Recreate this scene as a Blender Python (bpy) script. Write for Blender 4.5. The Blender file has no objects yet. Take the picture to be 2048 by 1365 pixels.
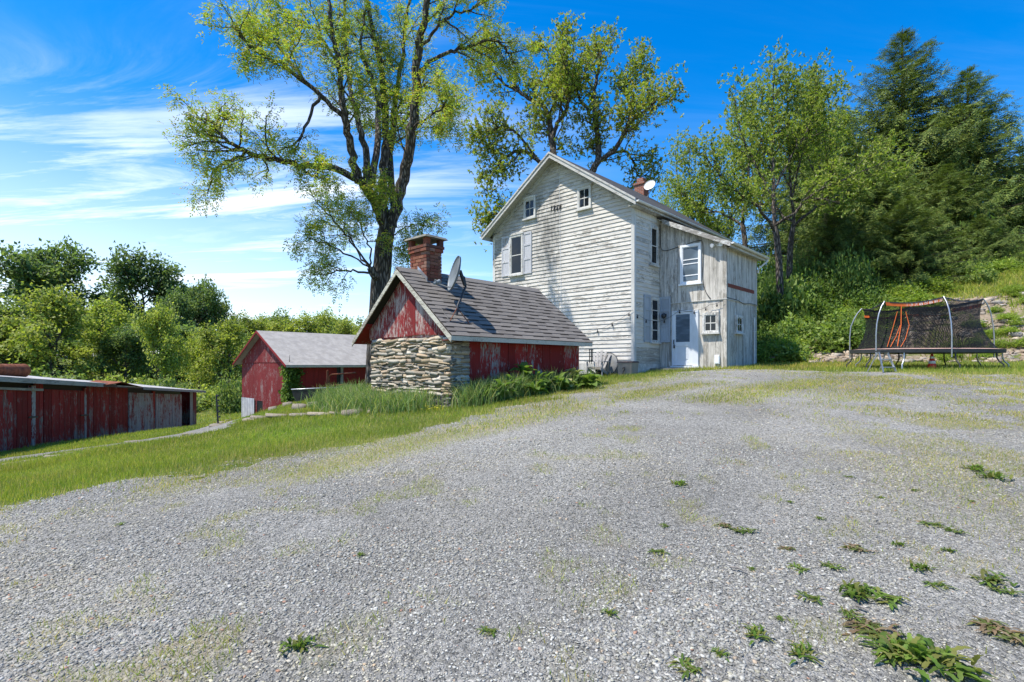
import bpy, math, random
import numpy as np
from mathutils import Vector, Matrix

# ------------------------------------------------------------------ camera, sky, sun, exposure
SC = bpy.context.scene
COL = SC.collection
FPX, HZN = 1079.0, 731.0            # focal length and horizon row, in the photograph's pixels (2048 x 1365)
cam_d = bpy.data.cameras.new('camera'); cam = bpy.data.objects.new('camera', cam_d); COL.objects.link(cam)
cam.location = (0, 0, 0); cam.rotation_euler = (math.radians(90), 0, 0)   # z = 0 is eye level
cam_d.sensor_width = 36.0; cam_d.lens = 36.0 * FPX / 2048.0
cam_d.shift_y = (HZN - 682.5) / 2048.0
cam_d.clip_start = 0.05; cam_d.clip_end = 3000
SC.camera = cam

SUN_TRAVEL = Vector((0.4604, 0.1439, -0.96)).normalized()
SUN_EL = math.asin(-SUN_TRAVEL.z); SUN_ROT = math.atan2(-SUN_TRAVEL.x, -SUN_TRAVEL.y)
sun_d = bpy.data.lights.new('sun', 'SUN'); sun_d.energy = 3.8; sun_d.angle = math.radians(0.55); sun_d.color = (1.0, 0.93, 0.82)
sun = bpy.data.objects.new('sun', sun_d); COL.objects.link(sun)
sun.rotation_euler = SUN_TRAVEL.to_track_quat('-Z', 'Y').to_euler(); sun.location = (-20, -8, 40)

world = bpy.data.worlds.new('World'); SC.world = world; world.use_nodes = True
def build_world():
    nt = world.node_tree; nt.nodes.clear(); L = nt.links.new
    def n(t, **k):
        o = nt.nodes.new(t)
        for a, b in k.items(): setattr(o, a, b)
        return o
    sky = n('ShaderNodeTexSky', sky_type='NISHITA', sun_disc=False)
    sky.sun_elevation = SUN_EL; sky.sun_rotation = SUN_ROT
    sky.altitude = 100; sky.air_density = 1.0; sky.dust_density = 0.4; sky.ozone_density = 2.5
    hs = n('ShaderNodeHueSaturation'); hs.inputs['Saturation'].default_value = 1.5; hs.inputs['Hue'].default_value = 0.506
    L(sky.outputs[0], hs.inputs['Color'])
    tc = n('ShaderNodeTexCoord'); sep = n('ShaderNodeSeparateXYZ'); L(tc.outputs['Generated'], sep.inputs[0])
    def m(op, a, b=None, clamp=False):
        o = n('ShaderNodeMath', operation=op, use_clamp=clamp)
        for i, v in enumerate((a, b)):
            if v is None: continue
            if isinstance(v, (int, float)): o.inputs[i].default_value = v
            else: L(v, o.inputs[i])
        return o.outputs[0]
    X, Y, Z = sep.outputs
    zz = m('ADD', m('MAXIMUM', Z, 0.0), 0.12)
    cx, cy = m('DIVIDE', X, zz), m('DIVIDE', Y, zz)
    comb = n('ShaderNodeCombineXYZ'); L(cx, comb.inputs[0]); L(cy, comb.inputs[1])
    def noise(scl, rot, loc, detail, rough, dist):
        mp = n('ShaderNodeMapping'); L(comb.outputs[0], mp.inputs[0])
        mp.inputs['Scale'].default_value = scl; mp.inputs['Rotation'].default_value = (0, 0, rot); mp.inputs['Location'].default_value = loc
        t = n('ShaderNodeTexNoise'); L(mp.outputs[0], t.inputs['Vector'])
        t.inputs['Scale'].default_value = 1.0; t.inputs['Detail'].default_value = detail; t.inputs['Roughness'].default_value = rough; t.inputs['Distortion'].default_value = dist
        return t.outputs[0]
    def ss(v, lo, hi):
        o = n('ShaderNodeMapRange', interpolation_type='SMOOTHSTEP'); L(v, o.inputs[0])
        o.inputs[1].default_value = lo; o.inputs[2].default_value = hi
        return o.outputs[0]
    streak = noise((0.55, 2.6, 1), math.radians(-30), (3.1, 1.7, 0), 10, 0.66, 0.9)
    big = noise((0.35, 0.5, 1), math.radians(-10), (0.4, 5.2, 0), 4, 0.5, 0.3)
    west = ss(m('ADD', X, m('MULTIPLY', Z, -0.25)), 0.18, -0.62)      # cirrus lies over the western half of the sky
    cirrus = m('MULTIPLY', m('MULTIPLY', ss(streak, 0.38, 0.70), ss(big, 0.30, 0.62)), m('ADD', m('MULTIPLY', ss(Z, 0.47, 0.36), 0.85), 0.15))
    cirrus = m('MULTIPLY', cirrus, m('ADD', m('MULTIPLY', west, 1.25), 0.05), clamp=True)
    lowhaze = m('MULTIPLY', ss(Z, 0.42, 0.02), m('ADD', m('MULTIPLY', ss(X, 0.3, -0.8), 0.70), 0.14))
    puffs = m('MULTIPLY', ss(noise((0.9, 1.5, 1), 0.2, (7, 2, 0), 8, 0.6, 0.4), 0.42, 0.68), ss(Z, 0.40, 0.08))
    puffs = m('MULTIPLY', puffs, ss(X, 0.25, -0.4))
    cover = m('MAXIMUM', m('MULTIPLY', cirrus, 0.92), m('MAXIMUM', m('MULTIPLY', lowhaze, 0.8), m('MULTIPLY', puffs, 0.6)), clamp=True)
    mix = n('ShaderNodeMixRGB'); L(cover, mix.inputs[0]); L(hs.outputs[0], mix.inputs[1]); mix.inputs[2].default_value = (5.6, 6.0, 6.5, 1)
    bg = n('ShaderNodeBackground'); L(mix.outputs[0], bg.inputs[0]); bg.inputs[1].default_value = 0.13
    out = n('ShaderNodeOutputWorld'); L(bg.outputs[0], out.inputs[0])
build_world()
SC.view_settings.view_transform = 'Standard'; SC.view_settings.look = 'None'
SC.view_settings.exposure = 0.96; SC.view_settings.gamma = 1.0
SC.cycles.max_bounces = 6; SC.cycles.transparent_max_bounces = 12
SC.cycles.use_denoising = True

# ------------------------------------------------------------------ helpers
RNG = np.random.default_rng(1860)
random.seed(1860)
def at(px, py, Y): return Vector(((px - 1024.0) / FPX * Y, Y, (HZN - py) / FPX * Y))

def tag(o, label=None, cat=None, group=None, kind=None):
    if label: o['label'] = label
    if cat: o['category'] = cat
    if group: o['group'] = group
    if kind: o['kind'] = kind
    return o
def empty(name, loc, rz=0.0):
    o = bpy.data.objects.new(name, None); COL.objects.link(o); o.empty_display_size = 0.2
    o.location = loc; o.rotation_euler = (0, 0, rz); return o
def link(name, me, parent=None, loc=(0, 0, 0), rot=(0, 0, 0), scl=(1, 1, 1)):
    o = bpy.data.objects.new(name, me); COL.objects.link(o)
    if parent is not None: o.parent = parent
    o.location = loc; o.rotation_euler = rot; o.scale = scl
    return o
def copy_tree(o, parent=None):
    c = o.copy(); COL.objects.link(c); c.parent = parent
    for ch in list(o.children): copy_tree(ch, c)
    return c

def np_mesh(name, V, loops, starts, mats, cols=None, smooth=False, matidx=None):
    me = bpy.data.meshes.new(name)
    V = np.ascontiguousarray(V, dtype=np.float32); loops = np.ascontiguousarray(loops, dtype=np.int32); starts = np.ascontiguousarray(starts, dtype=np.int32)
    me.vertices.add(len(V)); me.vertices.foreach_set('co', V.ravel())
    me.loops.add(len(loops)); me.loops.foreach_set('vertex_index', loops)
    me.polygons.add(len(starts)); me.polygons.foreach_set('loop_start', starts)
    if smooth: me.polygons.foreach_set('use_smooth', np.ones(len(starts), dtype=bool))
    if matidx is not None: me.polygons.foreach_set('material_index', np.asarray(matidx, dtype=np.int32))
    me.update(calc_edges=True)
    if cols is not None:
        ca = me.color_attributes.new('Col', 'FLOAT_COLOR', 'POINT')
        c4 = np.ones((len(V), 4), dtype=np.float32); c4[:, :3] = cols
        ca.data.foreach_set('color', c4.ravel())
    for m_ in (mats if isinstance(mats, (list, tuple)) else [mats]): me.materials.append(m_)
    return me
def quads_mesh(name, V, Q, mats, cols=None, smooth=False):
    Q = np.asarray(Q, dtype=np.int32); return np_mesh(name, V, Q.ravel(), np.arange(len(Q)) * 4, mats, cols, smooth)
def tris_mesh(name, V, T, mats, cols=None, smooth=False):
    T = np.asarray(T, dtype=np.int32); return np_mesh(name, V, T.ravel(), np.arange(len(T)) * 3, mats, cols, smooth)

class MB:
    """collects simple solids; build() links them as one mesh object"""
    def __init__(s): s.v = []; s.f = []; s.mi = []; s.cur = 0; s.sm = []
    def add(s, vs, fs, smooth=False):
        n = len(s.v); s.v += [tuple(p) for p in vs]; s.f += [tuple(i + n for i in f) for f in fs]
        s.mi += [s.cur] * len(fs); s.sm += [smooth] * len(fs); return s
    def box(s, x0, x1, y0, y1, z0, z1):
        return s.hexa([(x0, y0, z0), (x1, y0, z0), (x1, y1, z0), (x0, y1, z0), (x0, y0, z1), (x1, y0, z1), (x1, y1, z1), (x0, y1, z1)])
    def hexa(s, p):
        return s.add(p, [(0, 3, 2, 1), (4, 5, 6, 7), (0, 1, 5, 4), (1, 2, 6, 5), (2, 3, 7, 6), (3, 0, 4, 7)])
    def prism(s, poly, a, b, axis='y'):
        """extrude a polygon (2-D) from a to b along the axis"""
        n = len(poly)
        def P(q, t): return {'y': (q[0], t, q[1]), 'x': (t, q[0], q[1]), 'z': (q[0], q[1], t)}[axis]
        vs = [P(q, a) for q in poly] + [P(q, b) for q in poly]
        fs = [tuple(range(n))[::-1], tuple(range(n, 2 * n))] + [(i, (i + 1) % n, n + (i + 1) % n, n + i) for i in range(n)]
        return s.add(vs, fs)
    def bar(s, p, q, w, h=None, up=(0, 0, 1)):
        p, q = Vector(p), Vector(q); h = w if h is None else h
        d = (q - p).normalized(); u = Vector(up)
        if abs(d.dot(u)) > 0.98: u = Vector((1, 0, 0))
        a = d.cross(u).normalized() * (w / 2); b = a.cross(d).normalized() * (h / 2)
        return s.hexa([p - a - b, p + a - b, q + a - b, q - a - b, p - a + b, p + a + b, q + a + b, q - a + b])
    def tube(s, pts, r, n=8, caps=True):
        pts = [Vector(p) for p in pts]; rs = r if isinstance(r, (list, tuple)) else [r] * len(pts)
        vs = []; u = None
        for i, p in enumerate(pts):
            d = (pts[min(i + 1, len(pts) - 1)] - pts[max(i - 1, 0)]).normalized()
            if u is None: u = d.orthogonal().normalized()
            u = (u - d * u.dot(d)).normalized(); w = d.cross(u)
            for k in range(n):
                t = 2 * math.pi * k / n; vs.append(p + (u * math.cos(t) + w * math.sin(t)) * rs[i])
        fs = [(i * n + k, i * n + (k + 1) % n, (i + 1) * n + (k + 1) % n, (i + 1) * n + k) for i in range(len(pts) - 1) for k in range(n)]
        s.add(vs, fs, True)
        if caps: s.add(vs[:n], [tuple(range(n))[::-1]]); s.add(vs[-n:], [tuple(range(n))])
        return s
    def lathe(s, prof, c=(0, 0, 0), n=20, M=None):
        """prof: (radius, height) pairs about z"""
        vs = []
        for r, z in prof:
            for k in range(n):
                t = 2 * math.pi * k / n; p = Vector((r * math.cos(t), r * math.sin(t), z))
                if M is not None: p = M @ p
                vs.append(p + Vector(c))
        m = len(prof)
        fs = [(i * n + k, i * n + (k + 1) % n, (i + 1) * n + (k + 1) % n, (i + 1) * n + k) for i in range(m - 1) for k in range(n)]
        return s.add(vs, fs, True)
    def mesh(s, name, mats, origin=(0, 0, 0)):
        o = np.asarray(origin, dtype=np.float32); V = np.array([tuple(p) for p in s.v], dtype=np.float32) - o
        loops = [i for f in s.f for i in f]; st = np.cumsum([0] + [len(f) for f in s.f[:-1]])
        me = np_mesh(name, V, loops, st, mats, matidx=s.mi)
        me.polygons.foreach_set('use_smooth', np.array(s.sm, dtype=bool)); return me
    def build(s, name, mats, parent=None, origin=(0, 0, 0)):
        """origin: where the object's own pivot sits, in the parent's space"""
        return link(name, s.mesh(name, mats, origin), parent, origin)

# ------------------------------------------------------------------ terrain: a thin-plate surface through surveyed spots (x, y, z below or above the eye)
SPOTS = np.array([
    (0, 0, -1.55), (-4, 1, -1.60), (4, 1, -1.50), (0, -8, -1.95), (-12, -10, -2.3), (12, -10, -1.6), (0, 4, -1.24), (4, 5, -1.12), (0, 8, -0.96), (8, 8, -0.82), (13, 10, -0.55), (18, 8, -0.35),
    (-5.13, 5.41, -1.45), (-2.34, 7.8, -1.15), (0.77, 11, -0.71), (4.4, 16, -0.28), (8, 13, -0.46), (10, 17, -0.16), (3.0, 19, -0.46), (2, 14.4, -0.58),
    (-10.8, 11.4, -2.10), (-8.8, 16.3, -1.80), (-3.75, 12.3, -1.10), (-1.3, 11.2, -0.88), (-3.4, 13.2, -0.98), (-0.3, 16.5, -0.55),
    (-14.6, 15.4, -2.50), (-13.8, 11.3, -2.35), (-16.0, 22.5, -3.0), (-17.3, 29.6, -3.50), (-12.5, 20, -2.35),
    (-15.1, 30.1, -2.96), (-10.7, 26, -1.75), (-6, 30, -1.45), (-4.8, 18, -0.62), (-7.2, 21, -1.42), (-10, 20, -2.08), (-12.5, 25, -2.62), (-7.9, 20, -1.58), (-9.4, 24, -1.86),
    (4.5, 20, -0.33), (5.8, 21.4, -0.16), (7.8, 19.5, -0.09), (9.9, 21.8, 0.03), (-0.84, 25, -0.55), (8, 30, 0.5), (0, 34, -0.2),
    (12.5, 17, -0.10), (15.8, 17, -0.06), (18.5, 16.5, 0.1), (11.5, 21, 0.06), (14.5, 20.2, 0.15), (17.5, 20, 0.35),
    (18.2, 22.5, 1.85), (22, 23, 3.3), (22, 19.5, 1.9), (15.6, 25, 1.9), (14.2, 27.5, 2.2), (12.2, 27, 1.2), (24, 32, 5.0), (36, 30, 6.5), (30, 12, 2.0), (15, 40, 3.6), (5, 48, 1.5),
    (-24, 40, -3.9), (-30, 25, -3.6), (-22, 60, -3.6), (-45, 60, -2.5), (-20, 90, -2.6), (-70, 90, 1.0), (-100, 60, 0.0), (0, 100, -1.0), (60, 90, 6.0), (90, 30, 7.0),
    (-60, 0, -4.0), (60, -30, 2.0), (0, -60, -3.0), (-200, 200, 2), (200, 200, 6), (200, -200, 2), (-200, -200, -3), (0, 230, 2), (0, -230, -3), (230, 0, 5), (-230, 0, -2)], dtype=float)
def _tps():
    P = SPOTS[:, :2]; d = np.linalg.norm(P[:, None] - P[None], axis=2)
    K = np.where(d > 0, d * d * np.log(d + 1e-12), 0.0) + np.eye(len(P)) * 0.6
    A = np.zeros((len(P) + 3,) * 2); n = len(P); A[:n, :n] = K; A[:n, n] = 1; A[:n, n + 1:] = P; A[n, :n] = 1; A[n + 1:, :n] = P.T
    return np.linalg.solve(A, np.concatenate([SPOTS[:, 2], np.zeros(3)]))
_W = _tps()
def ground_z(x, y):
    x = np.asarray(x, dtype=float); y = np.asarray(y, dtype=float); sh = np.broadcast(x, y).shape
    x = np.broadcast_to(x, sh).ravel(); y = np.broadcast_to(y, sh).ravel()
    r = np.hypot(x, y); k = np.minimum(1.0, 230.0 / np.maximum(r, 1e-9)); x = x * k; y = y * k
    out = np.empty(len(x)); n = len(SPOTS)
    for i in range(0, len(x), 40000):
        d2 = (x[i:i + 40000, None] - SPOTS[None, :, 0]) ** 2 + (y[i:i + 40000, None] - SPOTS[None, :, 1]) ** 2
        out[i:i + 40000] = (0.5 * d2 * np.log(d2 + 1e-12)) @ _W[:n] + _W[n] + _W[n + 1] * x[i:i + 40000] + _W[n + 2] * y[i:i + 40000]
    return out.reshape(sh)
def gz(x, y): return float(ground_z(np.array([x]), np.array([y]))[0])
def survey(px, py):
    """the spot on the ground seen at a pixel of the photograph"""
    Y = np.concatenate([np.arange(2, 40, 0.05), np.arange(40, 200, 0.5)]); X = (px - 1024.0) / FPX * Y; Z = (HZN - py) / FPX * Y
    below = np.nonzero(Z < ground_z(X, Y))[0]
    i = below[0] if len(below) else len(Y) - 1
    return np.array([X[i], Y[i]])
def in_poly(x, y, poly):
    x = np.asarray(x); y = np.asarray(y); c = np.zeros(x.shape, bool); n = len(poly)
    for i in range(n):
        (x0, y0), (x1, y1) = poly[i], poly[(i + 1) % n]
        hit = ((y0 > y) != (y1 > y)); xi = (x1 - x0) * (y - y0) / ((y1 - y0) if y1 != y0 else 1e-9) + x0
        c ^= hit & (x < xi)
    return c
def seg_dist(x, y, line):
    d = np.full(np.shape(x), 1e9)
    for (x0, y0), (x1, y1) in zip(line[:-1], line[1:]):
        dx, dy = x1 - x0, y1 - y0; t = np.clip(((x - x0) * dx + (y - y0) * dy) / (dx * dx + dy * dy + 1e-12), 0, 1)
        d = np.minimum(d, np.hypot(x - x0 - t * dx, y - y0 - t * dy))
    return d
_NG = RNG.random((64, 64))
def vnoise(x, y, s):
    """smooth value noise in 0..1"""
    x = np.asarray(x) * s + 1000; y = np.asarray(y) * s + 1000; i = np.floor(x).astype(int); j = np.floor(y).astype(int); fx = x - i; fy = y - j
    fx = fx * fx * (3 - 2 * fx); fy = fy * fy * (3 - 2 * fy); g = lambda a, b: _NG[a % 64, b % 64]
    return (g(i, j) * (1 - fx) + g(i + 1, j) * fx) * (1 - fy) + (g(i, j + 1) * (1 - fx) + g(i + 1, j + 1) * fx) * fy
def fnoise(x, y, s): return (vnoise(x, y, s) + 0.5 * vnoise(x + 7.3, y + 3.1, 2.1 * s) + 0.25 * vnoise(x + 1.7, y + 9.2, 4.3 * s)) / 1.75

# ------------------------------------------------------------------ materials (all procedural)
class NT:
    def __init__(s, name):
        s.m = bpy.data.materials.new(name); s.m.use_nodes = True; s.t = s.m.node_tree; s.t.nodes.clear()
        s.out = s.n('ShaderNodeOutputMaterial'); s._tc = None
    def n(s, typ, **k):
        o = s.t.nodes.new(typ)
        for a, b in k.items(): setattr(o, a, b)
        return o
    def set(s, sock, v):
        if v is None: return
        if isinstance(v, bpy.types.NodeSocket): s.t.links.new(v, sock)
        elif isinstance(v, (tuple, list)) and sock.type == 'RGBA': sock.default_value = tuple(v) + ((1,) if len(v) == 3 else ())
        else: sock.default_value = v
    def coord(s, which='Object', ref=None):
        if ref is not None:
            t = s.n('ShaderNodeTexCoord'); t.object = ref; return t.outputs['Object']
        if s._tc is None: s._tc = s.n('ShaderNodeTexCoord')
        return s._tc.outputs[which]
    def pos(s): return s.n('ShaderNodeNewGeometry').outputs['Position']
    def rand(s): return s.n('ShaderNodeObjectInfo').outputs['Random']
    def attr(s, name='Col'): return s.n('ShaderNodeAttribute', attribute_name=name).outputs['Color']
    def map(s, vec, scl=(1, 1, 1), loc=(0, 0, 0), rot=(0, 0, 0)):
        o = s.n('ShaderNodeMapping'); s.set(o.inputs[0], vec); s.set(o.inputs['Scale'], scl); s.set(o.inputs['Location'], loc); s.set(o.inputs['Rotation'], rot); return o.outputs[0]
    def vadd(s, a, b):
        o = s.n('ShaderNodeVectorMath', operation='ADD'); s.set(o.inputs[0], a); s.set(o.inputs[1], b); return o.outputs[0]
    def shift(s, vec, k=37.0):
        """offset a coordinate by a per-object random amount"""
        c = s.n('ShaderNodeCombineXYZ'); r = s.math('MULTIPLY', s.rand(), k)
        s.set(c.inputs[0], r); s.set(c.inputs[1], s.math('MULTIPLY', r, 1.7)); s.set(c.inputs[2], s.math('MULTIPLY', r, 2.3)); return s.vadd(vec, c.outputs[0])
    def noise(s, vec, scale, detail=4, rough=0.55, dist=0.0):
        o = s.n('ShaderNodeTexNoise'); s.set(o.inputs['Vector'], vec); s.set(o.inputs['Scale'], scale); s.set(o.inputs['Detail'], detail); s.set(o.inputs['Roughness'], rough); s.set(o.inputs['Distortion'], dist); return o.outputs[0]
    def voro(s, vec, scale, feature='F1', out='Distance', rnd=1.0):
        o = s.n('ShaderNodeTexVoronoi', feature=feature); s.set(o.inputs['Vector'], vec); s.set(o.inputs['Scale'], scale); s.set(o.inputs['Randomness'], rnd); return o.outputs[out]
    def math(s, op, a, b=None, clamp=False):
        o = s.n('ShaderNodeMath', operation=op, use_clamp=clamp); s.set(o.inputs[0], a); s.set(o.inputs[1], b); return o.outputs[0]
    def ss(s, v, lo, hi, a=0.0, b=1.0):
        o = s.n('ShaderNodeMapRange', interpolation_type='SMOOTHSTEP'); s.set(o.inputs[0], v); s.set(o.inputs[1], lo); s.set(o.inputs[2], hi); s.set(o.inputs[3], a); s.set(o.inputs[4], b); return o.outputs[0]
    def mix(s, f, a, b, mode='MIX'):
        o = s.n('ShaderNodeMixRGB', blend_type=mode); s.set(o.inputs[0], f); s.set(o.inputs[1], a); s.set(o.inputs[2], b); return o.outputs[0]
    def ramp(s, f, stops):
        o = s.n('ShaderNodeValToRGB'); s.set(o.inputs[0], f); e = o.color_ramp.elements
        while len(e) < len(stops): e.new(0.5)
        for el, (p, c) in zip(e, stops): el.position = p; el.color = tuple(c) + ((1,) if len(c) == 3 else ())
        return o.outputs[0]
    def sep(s, vec): o = s.n('ShaderNodeSeparateXYZ'); s.set(o.inputs[0], vec); return o.outputs
    def bump(s, h, strength=0.5, dist=0.01, normal=None):
        o = s.n('ShaderNodeBump'); s.set(o.inputs['Height'], h); s.set(o.inputs['Strength'], strength); s.set(o.inputs['Distance'], dist)
        if normal is not None: s.set(o.inputs['Normal'], normal)
        return o.outputs[0]
    def bsdf(s, color, rough=0.7, spec=0.3, metal=0.0, normal=None, **k):
        o = s.n('ShaderNodeBsdfPrincipled'); s.set(o.inputs['Base Color'], color); s.set(o.inputs['Roughness'], rough); s.set(o.inputs['Specular IOR Level'], spec); s.set(o.inputs['Metallic'], metal)
        if normal is not None: s.set(o.inputs['Normal'], normal)
        for a, b in k.items(): s.set(o.inputs[a.replace('_', ' ')], b)
        return o.outputs[0]
    def done(s, sh): s.t.links.new(sh, s.out.inputs[0]); return s.m

def plain(name, col, rough=0.6, spec=0.3, metal=0.0, var=0.15, scale=6.0, rnd=0.0):
    t = NT(name); c = t.coord(); n1 = t.noise(t.shift(c), scale, 5, 0.6)
    k = t.ss(n1, 0.25, 0.75, 1 - var, 1 + var)
    if rnd: k = t.math('MULTIPLY', k, t.ss(t.rand(), 0, 1, 1 - rnd, 1 + rnd))
    colr = t.mix(1.0, col, k, 'MULTIPLY')
    return t.done(t.bsdf(colr, rough, spec, metal, t.bump(t.noise(c, scale * 6, 3), 0.15, 0.004)))

def painted(name, paint, wood, peel, axis, dirt=0.35, rough=0.75, ref=None, overlay=None, rnd=0.12, peelrnd=0.10, low=None, fine=1.0, var=0.0):
    """weathered paint over wood; grain runs along the axis; peel 0..1 = share of bare wood"""
    t = NT(name); c = t.shift(t.coord(), 41.0)
    st = {'x': (0.9, 22, 22), 'y': (22, 0.9, 22), 'z': (22, 22, 0.9)}[axis]; st2 = {'x': (2.2, 9, 9), 'y': (9, 2.2, 9), 'z': (9, 9, 2.2)}[axis]
    grain = t.noise(t.map(c, tuple(v * fine for v in st)), 1.6, 6, 0.65, 0.3)
    flake = t.noise(t.map(c, st2), 2.6, 8, 0.72, 0.5)
    patch = t.noise(c, 1.3, 4, 0.55)
    f = t.math('ADD', t.math('MULTIPLY', flake, 0.62), t.math('MULTIPLY', patch, 0.38))
    f = t.math('ADD', f, t.math('MULTIPLY', t.math('SUBTRACT', t.rand(), 0.5), peelrnd * 2))
    if low is not None:                     # more weather where rain splashes, by height in the reference frame
        z = t.sep(t.coord(ref=ref))[2]; f = t.math('ADD', f, t.ss(z, low[0], low[1], low[2], 0.0))
    th = 0.70 - 0.42 * peel
    mask = t.ss(f, th - 0.035, th + 0.045)
    woodc = t.mix(t.ss(grain, 0.3, 0.7), tuple(v * 0.55 for v in wood), tuple(min(1, v * 1.25) for v in wood))
    pc = t.mix(t.ss(grain, 0.35, 0.75), paint, tuple(v * 0.72 for v in paint))
    pc = t.mix(1.0, pc, t.ss(t.rand(), 0, 1, 1 - rnd, 1 + rnd), 'MULTIPLY')
    if var: pc = t.mix(1.0, pc, t.ss(t.noise(c, 0.8, 3), 0.3, 0.7, 1 - var, 1 + var), 'MULTIPLY')
    col = t.mix(mask, pc, woodc)
    d = t.noise(t.map(c, tuple(v * 0.35 for v in st2)), 1.7, 7, 0.7)
    col = t.mix(t.ss(d, 0.52, 0.80, 0.0, dirt), col, (0.07, 0.068, 0.055))
    if overlay is not None: col = overlay(t, col)
    h = t.math('SUBTRACT', t.math('MULTIPLY', grain, 0.5), t.math('MULTIPLY', mask, 0.6))
    return t.done(t.bsdf(col, rough, 0.25, 0.0, t.bump(h, 0.6, 0.006)))

def leafmat(name, tint=(1.18, 1.18, 1.1), transl=0.42, rough=0.5, rnd=0.12):
    t = NT(name); c = t.mix(1.0, t.attr(), tint, 'MULTIPLY'); c = t.mix(1.0, c, t.ss(t.rand(), 0, 1, 1 - rnd, 1 + rnd), 'MULTIPLY')
    p = t.bsdf(c, rough, 0.18); tr = t.n('ShaderNodeBsdfTranslucent'); t.set(tr.inputs[0], t.mix(1.0, c, (1.25, 1.35, 0.6), 'MULTIPLY'))
    mx = t.n('ShaderNodeMixShader'); mx.inputs[0].default_value = transl; t.t.links.new(p, mx.inputs[1]); t.t.links.new(tr.outputs[0], mx.inputs[2])
    return t.done(mx.outputs[0])

def barkmat(name, dark, light):
    t = NT(name); c = t.coord(); v = t.map(c, (9, 9, 1.7)); n1 = t.noise(v, 2.2, 7, 0.7, 0.6); r = t.voro(t.map(c, (13, 13, 2.4)), 1.0, 'DISTANCE_TO_EDGE')
    h = t.math('ADD', t.math('MULTIPLY', n1, 0.6), t.ss(r, 0.0, 0.35, 0.0, 0.6))
    col = t.mix(t.ss(h, 0.3, 0.95), dark, light); col = t.mix(t.ss(t.noise(c, 0.9, 3), 0.55, 0.75, 0, 0.35), col, (0.09, 0.10, 0.05))
    return t.done(t.bsdf(col, 0.9, 0.15, 0, t.bump(h, 1.0, 0.05)))

def glassmat(name, tint=(0.012, 0.014, 0.016), rough=0.04):
    t = NT(name); c = t.coord(); n1 = t.noise(t.shift(c), 1.5, 2)
    return t.done(t.bsdf(t.mix(t.ss(n1, 0.4, 0.7), tint, tuple(v * 1.7 for v in tint)), rough, 0.38, 0, t.bump(n1, 0.06, 0.02)))

M = {}
M['bark_dark'] = barkmat('bark_dark', (0.045, 0.038, 0.031), (0.23, 0.20, 0.17))
M['bark_grey'] = barkmat('bark_grey', (0.05, 0.042, 0.035), (0.24, 0.20, 0.165))
for nm in ('leaf_locust', 'leaf_walnut', 'leaf_young', 'leaf_far', 'leaf_bush', 'leaf_garden'): M[nm] = leafmat(nm)
M['needle'] = leafmat('needle', transl=0.18, rough=0.6)
M['grass'] = leafmat('grass', transl=0.42, rough=0.55, rnd=0.0)
M['glass'] = glassmat('glass')
M['glass_pale'] = glassmat('glass_pale', (0.09, 0.12, 0.15), 0.12)
M['black'] = plain('black', (0.012, 0.012, 0.013), 0.5, 0.3)
M['white_trim'] = painted('white_trim', (0.66, 0.655, 0.62), (0.33, 0.31, 0.28), 0.30, 'z', 0.35)
M['white_rake'] = painted('white_rake', (0.60, 0.595, 0.56), (0.32, 0.30, 0.27), 0.42, 'x', 0.40)
M['gutter'] = plain('gutter', (0.62, 0.62, 0.60), 0.4, 0.4, 0, 0.12, 3)
M['vinyl'] = plain('vinyl', (0.80, 0.82, 0.84), 0.35, 0.4, 0, 0.05, 3)
M['door_white'] = plain('door_white', (0.66, 0.70, 0.74), 0.45, 0.4, 0, 0.08, 2)
M['shutter'] = painted('shutter', (0.56, 0.57, 0.60), (0.34, 0.31, 0.28), 0.22, 'z', 0.22)
M['shutter_blue'] = painted('shutter_blue', (0.40, 0.44, 0.48), (0.25, 0.22, 0.20), 0.20, 'z', 0.35)
M['soffit'] = painted('soffit', (0.55, 0.54, 0.50), (0.30, 0.28, 0.25), 0.35, 'y', 0.4)
M['roof_dark'] = plain('roof_dark', (0.06, 0.06, 0.062), 0.9, 0.2, 0, 0.3, 9)
M['foundation'] = plain('foundation', (0.50, 0.485, 0.45), 0.9, 0.15, 0, 0.35, 4)
M['mortar'] = plain('mortar', (0.33, 0.30, 0.24), 0.95, 0.1, 0, 0.4, 7)
M['concrete'] = plain('concrete', (0.19, 0.185, 0.155), 0.9, 0.15, 0, 0.3, 5)
M['red_cream_trim'] = painted('red_cream_trim', (0.50, 0.485, 0.40), (0.28, 0.25, 0.2), 0.30, 'x', 0.4)
M['wood_grey'] = painted('wood_grey', (0.34, 0.32, 0.30), (0.22, 0.20, 0.18), 0.5, 'z', 0.3)
M['wood_raw'] = plain('wood_raw', (0.42, 0.30, 0.16), 0.8, 0.2)
M['metal'] = plain('metal', (0.42, 0.43, 0.44), 0.35, 0.5, 0.75, 0.15, 5)
M['metal_dark'] = plain('metal_dark', (0.035, 0.037, 0.04), 0.45, 0.4, 0.2, 0.3, 6)
M['rust'] = plain('rust', (0.20, 0.07, 0.035), 0.85, 0.2, 0.1, 0.45, 7)
M['rubber'] = plain('rubber', (0.018, 0.018, 0.018), 0.7, 0.3)
M['orange'] = plain('orange', (0.62, 0.13, 0.025), 0.6, 0.3, 0, 0.15, 5)
M['cone_red'] = plain('cone_red', (0.75, 0.06, 0.03), 0.45, 0.4, 0, 0.1, 5)
M['cone_white'] = plain('cone_white', (0.8, 0.8, 0.8), 0.4, 0.4, 0, 0.05, 5)
M['pad'] = plain('pad', (0.045, 0.047, 0.05), 0.6, 0.3, 0, 0.2, 5)
M['pad_faded'] = plain('pad_faded', (0.50, 0.33, 0.27), 0.75, 0.2, 0, 0.2, 4)
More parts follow.
